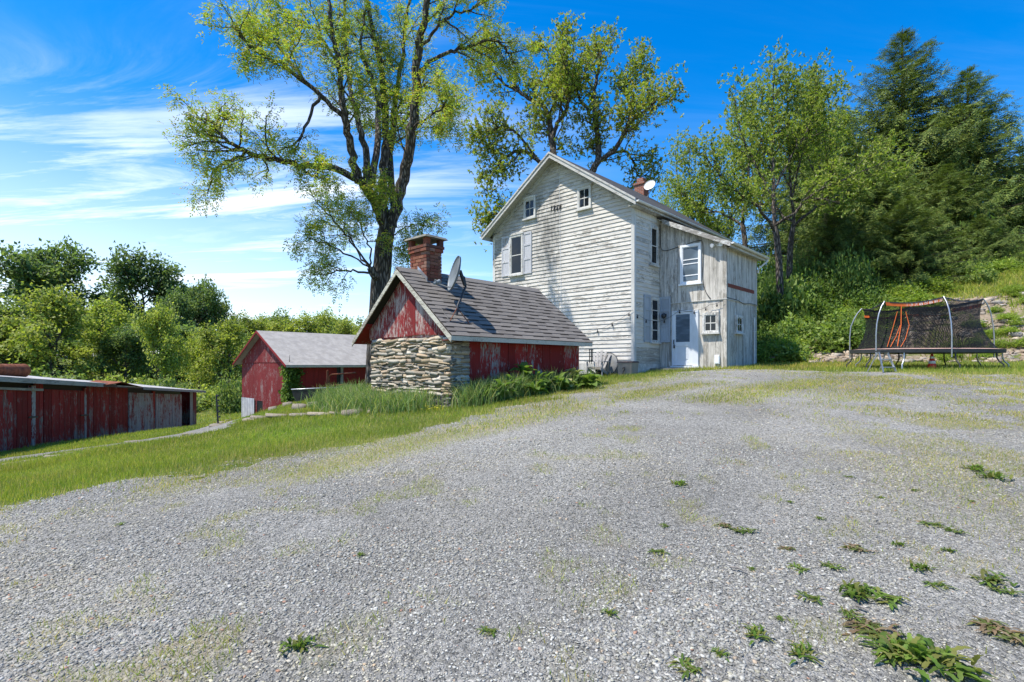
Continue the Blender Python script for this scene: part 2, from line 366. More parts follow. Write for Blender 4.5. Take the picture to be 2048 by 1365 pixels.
M['chair_grey'] = painted('chair_grey', (0.40, 0.385, 0.37), (0.30, 0.28, 0.26), 0.3, 'z', 0.2)
M['box_tan'] = plain('box_tan', (0.36, 0.285, 0.22), 0.6, 0.3, 0, 0.1, 5)
M['box_brown'] = plain('box_brown', (0.10, 0.065, 0.055), 0.6, 0.3, 0, 0.15, 5)
M['dish_grey'] = plain('dish_grey', (0.16, 0.185, 0.20), 0.5, 0.4, 0.0, 0.22, 2.2)
M['dish_white'] = plain('dish_white', (0.70, 0.70, 0.68), 0.45, 0.4, 0, 0.1, 5)
M['cable'] = plain('cable', (0.03, 0.03, 0.03), 0.5, 0.3)
M['brick_red_board'] = painted('brick_red_board', (0.22, 0.055, 0.035), (0.16, 0.10, 0.07), 0.35, 'y', 0.3)

def brickm(name, cols):
    t = NT(name); c = t.shift(t.coord(), 23.0); n1 = t.noise(c, 14, 6, 0.7); col = t.ramp(t.rand(), cols)
    col = t.mix(1.0, col, t.ss(n1, 0.25, 0.75, 0.6, 1.3), 'MULTIPLY'); col = t.mix(t.ss(t.noise(c, 7, 5, 0.7), 0.55, 0.8, 0, 0.6), col, (0.30, 0.27, 0.23))
    return t.done(t.bsdf(col, 0.92, 0.15, 0, t.bump(n1, 0.7, 0.008)))
M['brick'] = brickm('brick', [(0.0, (0.24, 0.075, 0.045)), (0.35, (0.16, 0.055, 0.038)), (0.55, (0.27, 0.12, 0.075)), (0.8, (0.085, 0.04, 0.035)), (1.0, (0.30, 0.17, 0.12))])
M['stone'] = brickm('stone', [(0.0, (0.38, 0.345, 0.27)), (0.2, (0.26, 0.245, 0.205)), (0.4, (0.48, 0.445, 0.365)), (0.58, (0.34, 0.27, 0.175)), (0.74, (0.17, 0.165, 0.145)), (0.88, (0.40, 0.31, 0.21)), (1.0, (0.54, 0.51, 0.44))])
M['rock'] = brickm('rock', [(0.0, (0.27, 0.235, 0.18)), (0.5, (0.20, 0.18, 0.15)), (1.0, (0.33, 0.29, 0.225))])
M['shale'] = brickm('shale', [(0.0, (0.20, 0.145, 0.105)), (0.5, (0.25, 0.20, 0.155)), (1.0, (0.13, 0.11, 0.095))])

def shinglem(name, k):
    t = NT(name); c = t.shift(t.coord(), 31.0); n1 = t.noise(c, 55, 4, 0.7); n2 = t.noise(c, 5, 4)
    col = t.mix(t.ss(n1, 0.3, 0.7), (0.125 * k, 0.115 * k, 0.102 * k), (0.22 * k, 0.20 * k, 0.18 * k))
    col = t.mix(1.0, col, t.ss(t.rand(), 0, 1, 0.86, 1.12), 'MULTIPLY'); col = t.mix(t.ss(n2, 0.5, 0.8, 0, 0.3), col, (0.20 * k, 0.175 * k, 0.14 * k))
    return t.done(t.bsdf(col, 0.95, 0.12, 0, t.bump(n1, 0.5, 0.004)))
M['shingle'] = shinglem('shingle', 1.0); M['shingle_dark'] = shinglem('shingle_dark', 0.22)

def barnroof():
    t = NT('barn_roof'); c = t.coord(); n1 = t.noise(c, 3.0, 6, 0.65); n2 = t.noise(t.map(c, (0.6, 0.6, 3)), 1.2, 4); row = t.math('FRACT', t.math('MULTIPLY', t.sep(c)[0], 5.5))
    col = t.mix(t.ss(n1, 0.3, 0.75), (0.26, 0.248, 0.23), (0.37, 0.355, 0.33)); col = t.mix(t.ss(n2, 0.55, 0.8, 0, 0.35), col, (0.30, 0.28, 0.25))
    col = t.mix(t.ss(row, 0.0, 0.14, 0.22, 0.0), col, (0.2, 0.2, 0.2))
    return t.done(t.bsdf(col, 0.8, 0.2, 0, t.bump(t.noise(c, 40, 3), 0.3, 0.004)))
M['barn_roof'] = barnroof()
def shedroof():
    t = NT('shed_roof'); c = t.coord(); n1 = t.noise(c, 2.2, 7, 0.7); n2 = t.noise(t.map(c, (6, 0.8, 1)), 1.4, 5, 0.6)
    col = t.mix(t.ss(n1, 0.3, 0.7), (0.26, 0.255, 0.25), (0.50, 0.49, 0.475)); col = t.mix(t.ss(n2, 0.56, 0.72, 0, 0.55), col, (0.26, 0.13, 0.10))
    return t.done(t.bsdf(col, 0.85, 0.2, 0, t.bump(n1, 0.4, 0.01)))
M['shed_roof'] = shedroof()

def gravelmat():
    t = NT('gravel'); c = t.pos(); v1 = t.voro(c, 42, 'F1', 'Color'); d1 = t.voro(c, 42, 'F1', 'Distance'); v2 = t.voro(c, 95, 'F1', 'Color'); d2 = t.voro(c, 95)
    a = t.sep(v1)[0]; b = t.sep(v2)[1]
    k = t.math('ADD', t.math('MULTIPLY', a, 0.5), t.math('MULTIPLY', b, 0.5))
    col = t.ramp(k, [(0.0, (0.075, 0.074, 0.067)), (0.25, (0.158, 0.156, 0.142)), (0.5, (0.245, 0.242, 0.222)), (0.75, (0.325, 0.32, 0.293)), (1.0, (0.44, 0.43, 0.39))])
    big = t.noise(c, 0.45, 5, 0.6); mid = t.noise(c, 2.3, 5, 0.65, 0.4)
    col = t.mix(t.ss(big, 0.35, 0.7, 0.0, 0.4), col, t.mix(0.5, col, (0.27, 0.25, 0.205)))
    col = t.mix(t.math('MULTIPLY', t.sep(t.attr('Col'))[1], 0.42), col, t.mix(t.ss(mid, 0.35, 0.65), (0.20, 0.19, 0.06), (0.33, 0.26, 0.13)))
    col = t.mix(t.ss(mid, 0.60, 0.78, 0.0, 0.40), col, (0.30, 0.235, 0.135))       # straw and dry clippings trodden in
    col = t.mix(t.ss(t.noise(c, 1.7, 6, 0.7, 0.5), 0.62, 0.78, 0.0, 0.35), col, (0.13, 0.15, 0.055))   # moss and clover
    col = t.mix(1.0, col, t.ss(t.noise(c, 0.28, 6, 0.65, 0.6), 0.30, 0.70, 0.76, 1.16), 'MULTIPLY')
    h = t.math('SUBTRACT', 1.0, t.math('ADD', t.math('MULTIPLY', d1, 0.7), t.math('MULTIPLY', d2, 0.5)))
    return t.done(t.bsdf(col, 0.9, 0.2, 0, t.bump(h, 0.9, 0.025)))
M['gravel'] = gravelmat()
def chipmat():
    t = NT('slate_chip'); n1 = t.noise(t.pos(), 120, 3, 0.6)
    return t.done(t.bsdf(t.mix(1.0, t.attr(), t.ss(n1, 0.25, 0.75, 0.78, 1.18), 'MULTIPLY'), 0.75, 0.3))
M['chip'] = chipmat()
def lawnmat():
    t = NT('lawn'); c = t.pos(); n1 = t.noise(c, 1.1, 5, 0.6); n2 = t.noise(c, 26, 4, 0.7); n3 = t.noise(c, 0.12, 3)
    col = t.mix(t.ss(n1, 0.3, 0.7), (0.085, 0.125, 0.025), (0.14, 0.165, 0.042)); col = t.mix(t.ss(n3, 0.45, 0.7, 0, 0.5), col, (0.16, 0.15, 0.055))
    col = t.mix(1.0, col, t.ss(n2, 0.25, 0.75, 0.55, 1.35), 'MULTIPLY')
    x, y, z = t.sep(c)
    bank = t.math('MULTIPLY', t.ss(z, 0.10, 0.35), t.ss(x, 11.0, 13.0)); bank = t.math('MULTIPLY', bank, t.ss(z, 3.4, 2.4)); earth = t.math('MULTIPLY', bank, t.ss(t.noise(c, 0.9, 5, 0.6), 0.34, 0.46))
    ec = t.mix(t.ss(t.noise(c, 9, 6, 0.7), 0.3, 0.7), (0.20, 0.155, 0.11), (0.34, 0.28, 0.21))
    col = t.mix(earth, col, ec)
    return t.done(t.bsdf(col, 0.95, 0.1, 0, t.bump(n2, 0.8, 0.05)))
M['lawn'] = lawnmat()

# ------------------------------------------------------------------ the ground, the drive, the lane
def grown(a, b, step, far, k=1.16):
    mid = list(np.arange(a, b + 1e-6, step)); lo = []; hi = []; v = a; s = step
    while v > -far: s *= k; v -= s; lo.append(v)
    v = b; s = step
    while v < far: s *= k; v += s; hi.append(v)
    return np.array(lo[::-1] + mid + hi)
def sheet(xs, ys, lift=0.0, keep=None):
    X, Yg = np.meshgrid(xs, ys); Z = ground_z(X, Yg) + lift
    V = np.stack([X.ravel(), Yg.ravel(), Z.ravel()], 1); nx, ny = len(xs), len(ys)
    i, j = np.meshgrid(np.arange(nx - 1), np.arange(ny - 1)); a = (j * nx + i).ravel(); Q = np.stack([a, a + 1, a + nx + 1, a + nx], 1)
    if keep is not None:
        cx = (xs[:-1] + xs[1:]) / 2; cy = (ys[:-1] + ys[1:]) / 2; CX, CY = np.meshgrid(cx, cy); Q = Q[keep(CX, CY).ravel()]
        used = np.unique(Q); re = np.zeros(len(V), int); re[used] = np.arange(len(used)); V = V[used]; Q = re[Q]
    return V, Q
V, Q = sheet(grown(-20, 25, 0.3, 900), grown(0, 34, 0.3, 900))
tag(link('ground', quads_mesh('ground', V, Q, M['lawn'], smooth=True)), kind='structure')

EDGE = np.array([survey(*p) for p in [(0, 1030), (200, 985), (400, 952), (560, 915), (700, 890), (850, 860), (1000, 828), (1100, 802), (1200, 778), (1330, 753)]])
DRIVE = [(-8.5, -9.0), (-6.8, 2.5)] + [tuple(p) for p in EDGE] + [(5.6, 17.6), (7.2, 17.9), (8.6, 17.4), (10.2, 16.0), (11.5, 15.2), (13.0, 14.2), (14.4, 12.4), (15.5, 9.5), (16.5, 4.0), (16.5, -9.0)]
STRIP = [tuple(survey(*p)) for p in [(620, 945), (850, 882), (1000, 850), (1100, 826), (1230, 800), (1340, 778), (1420, 768)]]
TUFT = [tuple(survey(*p)) for p in [(1440, 800), (1540, 778), (1650, 765)]]
def on_drive(x, y):
    """1 well inside the gravel, 0 outside, ragged between"""
    ins = in_poly(x, y, DRIVE); d = seg_dist(x, y, DRIVE + [DRIVE[0]]); sd = np.where(ins, d, -d)
    return np.clip(0.5 + (sd + (fnoise(x, y, 1.1) - 0.5) * 1.5) / 0.9, 0, 1)
def drive_green(x, y):
    """how much grass has come up at a spot of the drive, 0..1"""
    q = lambda v, a, b: np.clip((v - a) / (b - a), 0, 1)
    strip = np.clip(1.25 - seg_dist(x, y, STRIP) / 0.60, 0, 1) * q(fnoise(x, y, 1.0), 0.28, 0.45); tuft = np.clip(1.3 - seg_dist(x, y, TUFT) / 0.75, 0, 1) * q(fnoise(x + 5, y, 1.2), 0.28, 0.45)
    right = np.clip((x - 0.42 * y - 0.6) / 2.6, 0, 1) * q(fnoise(x, y + 9, 1.5), 0.38, 0.54) * 0.85 * np.clip((y - 2.5) / 2.5, 0.15, 1); spots_ = q(fnoise(x + 17, y + 5, 2.6), 0.66, 0.74) * 0.5
    near = q(fnoise(x + 31, y, 2.2), 0.50, 0.60) * 0.8 * (y < 2.9) * (x > -2.2) * (x < -1.3); edge = np.clip(1 - seg_dist(x, y, [tuple(p) for p in EDGE]) / 1.3, 0, 1) * q(fnoise(x + 3, y + 8, 1.3), 0.38, 0.56) * 0.75
    return np.maximum.reduce([strip * 0.95, tuft, right, spots_, near, edge])
V, Q = sheet(np.arange(-9, 17.2, 0.14), np.arange(-9, 18.6, 0.14), 0.010, lambda x, y: on_drive(x, y) > 0.35)
gcol = np.zeros((len(V), 3)); gcol[:, 1] = drive_green(V[:, 0], V[:, 1])
tag(link('driveway', quads_mesh('driveway', V, Q, M['gravel'], gcol, smooth=True)), kind='structure')
LANE = [tuple(survey(*p)) for p in [(-120, 944), (0, 923), (120, 905), (240, 889), (330, 876), (410, 864)]]
LANE = LANE + [(-13.5, 26.5), (-15.8, 34)]
def on_lane(x, y): return seg_dist(x, y, LANE) + (fnoise(x, y, 1.3) - 0.5) * 0.7 < 0.62
V, Q = sheet(np.arange(-20, -5, 0.16), np.arange(5, 34, 0.16), 0.010, on_lane)
tag(link('gravel_lane', quads_mesh('gravel_lane', V, Q, M['gravel'], smooth=True)), kind='structure')

# ------------------------------------------------------------------ frames for the buildings
THETA = math.radians(-43.2254)          # house, stone kitchen and barn share one heading
class Frame:
    """an Empty at the thing's base; inside it x runs along the gable, y into the building, z is measured from eye level"""
    def __init__(s, name, x, y, zb, rz): s.e = empty(name, (x, y, zb), rz); s.piv = {s.e.name: Vector((0, 0, zb))}
    def put(s, name, mb, mat, parent=None, origin=None):
        parent = parent or s.e; pp = s.piv[parent.name]; og = Vector(origin) if origin is not None else pp
        o = link(name, mb.mesh(name, mat, og), parent, og - pp); s.piv[o.name] = og; return o
    def inst(s, name, me, parent, pos, rot=(0, 0, 0), scl=(1, 1, 1)):
        parent = parent or s.e; return link(name, me, parent, Vector(pos) - s.piv[parent.name], rot, scl)
    def world(s, x, y, z): 
        c, n = math.cos(s.e.rotation_euler.z), math.sin(s.e.rotation_euler.z)
        return Vector((s.e.location.x + x * c - y * n, s.e.location.y + x * n + y * c, z))

class Face:
    """a wall plane of a frame: u along it, z up, d outwards. 'y' faces -y at y = k, 'x' faces +x at x = k"""
    def __init__(s, ax, k): s.ax = ax; s.k = k
    def P(s, u, z, d): return (u, s.k - d, z) if s.ax == 'y' else (s.k + d, u, z)
    def box(s, mb, u0, u1, z0, z1, d0, d1):
        p = [s.P(u, z, d) for z in (z0, z1) for u, d in ((u0, d1), (u1, d1), (u1, d0), (u0, d0))]
        return mb.hexa(p)
    def board(s, fr, name, mat, parent, u0, u1, z0a, z0b, z1a, z1b, d0, d1, d1top=None):
        """one board; bottom runs z0a..z0b, top z1a..z1b"""
        d1t = d1 if d1top is None else d1top; o = s.P((u0 + u1) / 2, (z0a + z1a) / 2, 0)
        mb = MB().hexa([s.P(u0, z0a, d1), s.P(u1, z0b, d1), s.P(u1, z0b, d0), s.P(u0, z0a, d0), s.P(u0, z1a, d1t), s.P(u1, z1b, d1t), s.P(u1, z1b, d0), s.P(u0, z1a, d0)])
        return fr.put(name, mb, mat, parent, o)

def window(fr, fc, u0, u1, z0, z1, nx, nz, frame='white_trim', sashm='white_trim', glass='glass', sill=0.07, cas=0.085, d=0.085, split=None, label=None, header=False):
    mb = MB(); fc.box(mb, u0, u0 + cas, z0, z1, -0.02, d); fc.box(mb, u1 - cas, u1, z0, z1, -0.02, d)
    fc.box(mb, u0 + cas, u1 - cas, z1 - cas, z1, -0.02, d - 0.004); fc.box(mb, u0 + cas, u1 - cas, z0, z0 + cas * 0.6, -0.02, d - 0.004)
    w = fr.put('window', mb, M[frame], None, fc.P((u0 + u1) / 2, (z0 + z1) / 2, 0))
    if label: w['label'] = label
    s = MB(); a0, a1, b0, b1 = u0 + cas + 0.002, u1 - cas - 0.002, z0 + cas * 0.6 + 0.002, z1 - cas - 0.002; t = 0.030
    fc.box(s, a0, a0 + t, b0, b1, 0.034, 0.062); fc.box(s, a1 - t, a1, b0, b1, 0.034, 0.062)
    us = np.linspace(a0 + t, a1 - t, nx + 1); zs = split if split is not None else np.linspace(b0 + t, b1 - t, nz + 1)
    fc.box(s, a0 + t, a1 - t, b0, b0 + t, 0.034, 0.060); fc.box(s, a0 + t, a1 - t, b1 - t, b1, 0.034, 0.060)
    for u in us[1:-1]: fc.box(s, u - 0.014, u + 0.014, b0 + t, b1 - t, 0.034, 0.056)
    for z in zs[1:-1]: fc.box(s, a0 + t, a1 - t, z - 0.018, z + 0.018, 0.034, 0.059)
    fr.put('sash', s, M[sashm], w)
    for i in range(len(us) - 1):
        for j in range(len(zs) - 1):
            p = MB(); q0, q1, r0, r1 = us[i] - 0.006, us[i + 1] + 0.006, zs[j] - 0.006, zs[j + 1] + 0.006; tl = [0.046 + random.uniform(-0.002, 0.002) for _ in range(4)]
            p.hexa([fc.P(q0, r0, tl[0]), fc.P(q1, r0, tl[1]), fc.P(q1, r0, 0.036), fc.P(q0, r0, 0.036), fc.P(q0, r1, tl[2]), fc.P(q1, r1, tl[3]), fc.P(q1, r1, 0.036), fc.P(q0, r1, 0.036)])
            fr.put('pane', p, M[glass], w, fc.P((us[i] + us[i + 1]) / 2, (zs[j] + zs[j + 1]) / 2, 0))
    if sill:
        p = MB(); fc.box(p, u0 - 0.04, u1 + 0.04, z0 - 0.06, z0 - 0.002, -0.01, d + sill * 0.7); fr.put('sill', p, M[frame], w)
    if header:
        p = MB(); n = 8
        for i in range(n):
            a = u0 - 0.03 + (u1 - u0 + 0.06) * i / n; b = u0 - 0.03 + (u1 - u0 + 0.06) * (i + 1) / n; k = math.sin((i + 0.5) / n * math.pi)
            fc.box(p, a, b, z1 + 0.002, z1 + 0.05 + 0.05 * k, -0.01, d + 0.02)
        fr.put('window_head', p, M[frame], w)
    return w
def shutter(fr, fc, u0, u1, z0, z1, mat, d=0.03, rails=(0.36, 0.7)):
    mb = MB(); st = 0.06; fc.box(mb, u0, u0 + st, z0, z1, d, d + 0.035); fc.box(mb, u1 - st, u1, z0, z1, d, d + 0.035)
    zs = [z0] + [z0 + (z1 - z0) * r for r in rails] + [z1]
    for i, z in enumerate(zs):
        a, b = (z, z + 0.09) if i == 0 else (z - 0.09, z) if i == len(zs) - 1 else (z - 0.045, z + 0.045)
        fc.box(mb, u0 + st, u1 - st, a, b, d, d + 0.033)
    o = fr.put('shutter', mb, mat, None, fc.P((u0 + u1) / 2, (z0 + z1) / 2, 0))
    for a, b in zip(zs[:-1], zs[1:]):
        p = MB(); fc.box(p, u0 + st + 0.004, u1 - st - 0.004, a + 0.05, b - 0.05, d, d + 0.016); fr.put('shutter_panel', p, mat, o, fc.P((u0 + u1) / 2, (a + b) / 2, 0))
    return o

# ------------------------------------------------------------------ the white farmhouse
HF = Frame('farmhouse', 4.525, 20.01, -0.45, THETA); HE = HF.e
tag(HE, 'tall white clapboard farmhouse with weathered paint, 1860 on its gable and a side addition', 'house')
def gable_dark_areas(t, col):  # weathered grey at the left; a darker middle band and upper left patch
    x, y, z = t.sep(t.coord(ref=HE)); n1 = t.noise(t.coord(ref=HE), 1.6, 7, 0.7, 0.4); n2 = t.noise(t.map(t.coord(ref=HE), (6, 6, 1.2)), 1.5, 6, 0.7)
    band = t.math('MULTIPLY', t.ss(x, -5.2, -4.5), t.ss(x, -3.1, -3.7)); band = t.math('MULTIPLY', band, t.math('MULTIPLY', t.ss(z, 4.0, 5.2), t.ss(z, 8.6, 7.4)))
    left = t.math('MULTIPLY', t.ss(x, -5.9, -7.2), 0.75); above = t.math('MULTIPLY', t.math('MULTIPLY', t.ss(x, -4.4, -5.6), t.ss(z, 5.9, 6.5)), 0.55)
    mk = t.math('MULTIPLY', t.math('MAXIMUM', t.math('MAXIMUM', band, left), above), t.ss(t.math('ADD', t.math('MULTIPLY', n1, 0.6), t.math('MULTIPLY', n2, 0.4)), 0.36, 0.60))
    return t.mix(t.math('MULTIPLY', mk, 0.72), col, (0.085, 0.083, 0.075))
M['clapboard'] = painted('clapboard', (0.66, 0.632, 0.575), (0.41, 0.385, 0.34), 0.37, 'x', 0.36, ref=HE, overlay=gable_dark_areas, rnd=0.05, peelrnd=0.03)
M['clapboard_side'] = painted('clapboard_side', (0.67, 0.635, 0.565), (0.41, 0.38, 0.325), 0.32, 'y', 0.34, ref=HE, rnd=0.06, low=(0.2, 1.7, 0.16))
def streaks(t, col):
    c = t.coord(ref=HE); n1 = t.noise(t.map(c, (9, 9, 0.55)), 1.5, 7, 0.7); n2 = t.noise(c, 0.8, 4)
    mk = t.math('MULTIPLY', t.ss(n1, 0.40, 0.62), t.ss(n2, 0.25, 0.55)); return t.mix(t.math('MULTIPLY', mk, 0.72), col, (0.17, 0.158, 0.13))
M['board_white'] = painted('board_white', (0.68, 0.645, 0.58), (0.42, 0.39, 0.34), 0.34, 'z', 0.34, ref=HE, overlay=streaks, rnd=0.05)

RS = 0.683; RIDGE_X = -3.68
def rtop(x): return 8.78 - abs(x - RIDGE_X) * RS
mb = MB().prism([(-7.34, -0.9), (-0.02, -0.9), (-0.02, 6.14), (RIDGE_X, 8.62), (-7.34, 6.14)], 0.02, 8.0)
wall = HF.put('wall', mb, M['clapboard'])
F0 = Face('y', 0.0); SX = Face('x', 0.0)
CH = 0.1535; z = 0.06; seam = -3.52
while z < 8.45:
    hi = z + CH + 0.012; dx = 0.0
    def lim(zz): return max(0.0, (zz - 6.10) / RS)
    l0, l1 = lim(z), lim(hi); xl0, xl1, xr0, xr1 = -7.26 + l0, -7.26 + l1, -0.10 - l0, -0.10 - l1
    sm = seam + random.uniform(-0.02, 0.02); jz = random.uniform(-0.004, 0.004)
    for (a0, b0, a1, b1) in ((xl0, min(sm, xr0), xl1, min(sm, xr1)), (max(sm + 0.006, xl0), xr0, max(sm + 0.006, xl1), xr1)):
        if b0 - a0 < 0.05 or b1 - a1 < 0.01: continue
        t0 = 0.032 + random.uniform(0, 0.006); j1 = random.uniform(-0.004, 0.004)
        p = [(a0, -t0, z + jz), (b0, -t0, z + j1), (b0, 0.018, z + j1), (a0, 0.018, z + jz), (a1, -0.006, hi), (b1, -0.006, hi), (b1, 0.018, hi), (a1, 0.018, hi)]
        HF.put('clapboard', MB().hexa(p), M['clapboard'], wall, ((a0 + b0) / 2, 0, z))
    z += CH
z = 0.06
while z < 6.0:
    SX.board(HF, 'clapboard', M['clapboard_side'], wall, 0.10, 1.935, z, z + random.uniform(-0.006, 0.006), z + CH + 0.012, z + CH + 0.012, -0.018, 0.028, 0.006); z += CH
mb = MB().box(-7.38, 0.025, -0.03, 0.0, -0.9, 0.058).box(0.0, 0.032, 0.001, 1.93, -0.9, 0.056)
HF.put('foundation', mb, M['foundation'])
for (x0, x1, y0, y1) in ((-0.10, 0.040, -0.040, 0.10), (-7.40, -7.26, -0.040, 0.10)):
    HF.put('corner_board', MB().box(x0, x1, y0, y1, 0.05, 6.12), M['white_trim'], None, (x0, y0, 3))
# roof: two slabs, rake boards, soffits, gutters
def slab(x0, x1, y0, y1, t0, t1): return [(x, y, rtop(x) - t) for t in (t1, t0) for x, y in ((x0, y0), (x1, y0), (x1, y1), (x0, y1))]
mb = MB().hexa(slab(RIDGE_X, 0.34, -0.44, 8.3, 0, 0.07)).hexa(slab(-7.70, RIDGE_X, -0.44, 8.3, 0, 0.07))
roof = HF.put('roof', mb, M['roof_dark'])
for x0, x1 in ((RIDGE_X, 0.34), (-7.70, RIDGE_X)):
    HF.put('rake_board', MB().hexa(slab(x0, x1, -0.475, -0.443, 0.012, 0.24)), M['white_rake'], roof, ((x0 + x1) / 2, -0.45, rtop((x0 + x1) / 2)))
    HF.put('rake_board', MB().hexa(slab(x0, x1, -0.505, -0.477, -0.006, 0.075)), M['white_rake'], roof, ((x0 + x1) / 2, -0.45, rtop((x0 + x1) / 2)))
    HF.put('soffit', MB().hexa(slab(x0, x1, -0.441, 0.0, 0.074, 0.115)), M['soffit'], roof, ((x0 + x1) / 2, -0.2, rtop((x0 + x1) / 2)))
    HF.put('frieze_board', MB().hexa([(x, y, rtop(x) - t) for t in (0.36, 0.118) for x, y in ((max(x0, -7.40), -0.040), (min(x1, 0.04), -0.040), (min(x1, 0.04), 0.0), (max(x0, -7.40), 0.0))]), M['white_rake'], roof, ((x0 + x1) / 2, 0, rtop((x0 + x1) / 2)))
HF.put('eave_board', MB().box(0.30, 0.335, -0.44, 8.28, 5.80, 5.955), M['white_rake'], roof, (0.3, 3, 5.8))
HF.put('eave_soffit', MB().box(0.002, 0.298, -0.40, 8.2, 5.81, 5.83), M['soffit'], roof, (0.15, 3, 5.8))
HF.put('eave_board', MB().box(-7.695, -7.66, -0.44, 8.28, 5.80, 5.955), M['white_rake'], roof, (-7.7, 3, 5.8))
HF.put('frieze_board', MB().box(0.003, 0.042, 0.102, 1.93, 5.58, 5.808), M['white_trim'], roof, (0.02, 1, 5.7))
def gutter(fr, pts, r, parent, mat, name='gutter'):
    prof = [(r * math.cos(t), r * math.sin(t)) for t in np.linspace(-math.pi, 0, 9)] + [(r * 0.86 * math.cos(t), r * 0.86 * math.sin(t)) for t in np.linspace(0, -math.pi, 9)]
    (x0, y0, z0), (x1, y1, z1) = pts; n = len(prof)
    vs = [(x0 + a, y0, z0 + b) for a, b in prof] + [(x1 + a, y1, z1 + b) for a, b in prof]
    fs = [(i, (i + 1) % n, n + (i + 1) % n, n + i) for i in range(n)] + [tuple(range(n)), tuple(range(n, 2 * n))[::-1]]
    end = [(x0 + r * math.cos(t), y0 + 0.004, z0 + r * math.sin(t)) for t in np.linspace(-math.pi, 0, 9)]
    mb = MB().add(vs, fs); mb.add(end, [tuple(range(9))]); return fr.put(name, mb, mat, parent, pts[0])
gutter(HF, ((0.405, -0.46, 5.955), (0.405, 8.2, 5.935)), 0.068, roof, M['gutter'])
gutter(HF, ((-7.77, -0.46, 5.955), (-7.77, 8.2, 5.935)), 0.068, roof, M['gutter'])
# chimney behind the ridge
mb = MB(); cy = 6.75
def brick_texture(name):
    t = NT(name); b = t.n('ShaderNodeTexBrick'); t.set(b.inputs['Vector'], t.map(t.coord(), (1, 1, 1), (0, 0, 0), (math.radians(90), 0, 0))); t.set(b.inputs['Scale'], 1.0)
    b.inputs['Brick Width'].default_value = 0.21; b.inputs['Row Height'].default_value = 0.075; b.inputs['Mortar Size'].default_value = 0.008
    t.set(b.inputs['Color1'], (0.30, 0.10, 0.06)); t.set(b.inputs['Color2'], (0.20, 0.06, 0.04)); t.set(b.inputs['Mortar'], (0.33, 0.29, 0.25)); return t.done(t.bsdf(b.outputs[0], 0.9, 0.15))
M['brickwork'] = brick_texture('brickwork')
mb.box(-3.95, -3.41, cy, cy + 0.5, 8.3, 9.20).box(-4.00, -3.36, cy - 0.05, cy + 0.55, 9.202, 9.30).box(-3.86, -3.50, cy + 0.08, cy + 0.42, 9.302, 9.55)
HF.put('chimney', mb, M['brickwork'], None, (-3.7, cy, 8.3))
# windows and shutters of the gable
window(HF, F0, -6.29, -5.49, 4.03, 5.80, 1, 2, header=True, label='tall sash window between two pale shutters, upper left of the gable')
shutter(HF, F0, -6.80, -6.31, 4.03, 5.84, M['shutter']); shutter(HF, F0, -5.47, -5.00, 4.00, 5.82, M['shutter'])
window(HF, F0, -5.44, -4.76, 6.40, 7.26, 2, 2, header=True); window(HF, F0, -2.54, -1.88, 6.24, 7.12, 2, 2, header=True)
# the number on the gable
fc = bpy.data.curves.new('digits', 'FONT'); fc.extrude = 0.012; fc.size = 0.36; fc.space_character = 1.12; fc.shear = 0.18; fc.offset = -0.002
for i, ch in enumerate('1860'):
    fc.body = ch; ob = bpy.data.objects.new('digit', fc); COL.objects.link(ob); bpy.context.view_layer.update()
    me = bpy.data.meshes.new_from_object(ob.evaluated_get(bpy.context.evaluated_depsgraph_get())); bpy.data.objects.remove(ob)
    me.materials.clear(); me.materials.append(M['black'])
    HF.inst('digit', me, None, (-3.95 + i * 0.155, -0.046, 6.46 - i * 0.012), (math.radians(90), 0, 0), (0.50, 0.95, 1))
# side wall windows
window(HF, SX, 1.10, 1.72, 3.90, 5.42, 1, 2, glass='glass'); window(HF, SX, 1.15, 1.81, 0.90, 2.64, 1, 4)
shutter(HF, SX, 0.66, 1.14, 0.88, 2.69, M['shutter_blue'])
# ---- the addition
AY, AX = 1.947, 2.641; D0 = Face('y', AY); D1 = Face('x', AX)
def atop(x): return 5.74 - 0.485 * x
mb = MB().prism([(0.0, -0.5), (AX - 0.02, -0.5), (AX - 0.02, atop(AX)), (0.0, atop(0))], AY + 0.02, 5.07)
awall = HF.put('addition_wall', mb, M['board_white'])
def boards(fr, fc, u0, u1, n, zlo, zhi, mat, parent, d=0.012, jit=0.004, name='board', gap=0.006):
    us = np.linspace(u0, u1, n + 1); us[1:-1] += RNG.uniform(-0.25, 0.25, n - 1) * (u1 - u0) / n
    f0 = zlo if callable(zlo) else (lambda u: zlo); f1 = zhi if callable(zhi) else (lambda u: zhi)
    for a, b in zip(us[:-1], us[1:]):
        a2, b2 = a + gap / 2, b - gap / 2; dd = d + random.uniform(-jit, jit)
        fc.board(fr, name, mat, parent, a2, b2, f0(a2), f0(b2), f1(a2), f1(b2), -0.018, dd)
boards(HF, D0, 0.03, AX - 0.002, 17, 2.43, lambda u: atop(u) - 0.02, M['board_white'], awall, 0.026)
boards(HF, D0, 0.03, AX - 0.002, 15, -0.06, 2.415, M['board_white'], awall, 0.010)
boards(HF, D1, AY - 0.02, 5.06, 21, 2.43, atop(AX) - 0.03, M['board_white'], awall, 0.026)
boards(HF, D1, AY - 0.006, 5.06, 20, -0.02, 2.415, M['board_white'], awall, 0.010)
HF.put('ledge', MB().box(0.03, AX + 0.05, AY - 0.045, AY - 0.001, 2.405, 2.428), M['white_trim'], awall, (1, AY, 2.4))
HF.put('ledge', MB().box(AX + 0.001, AX + 0.045, AY - 0.001, 5.06, 2.404, 2.427), M['white_trim'], awall, (AX, 3, 2.4))
HF.put('corner_board', MB().box(AX - 0.09, AX + 0.036, AY - 0.036, AY + 0.07, -0.06, 4.40), M['board_white'], awall, (AX, AY, 2))
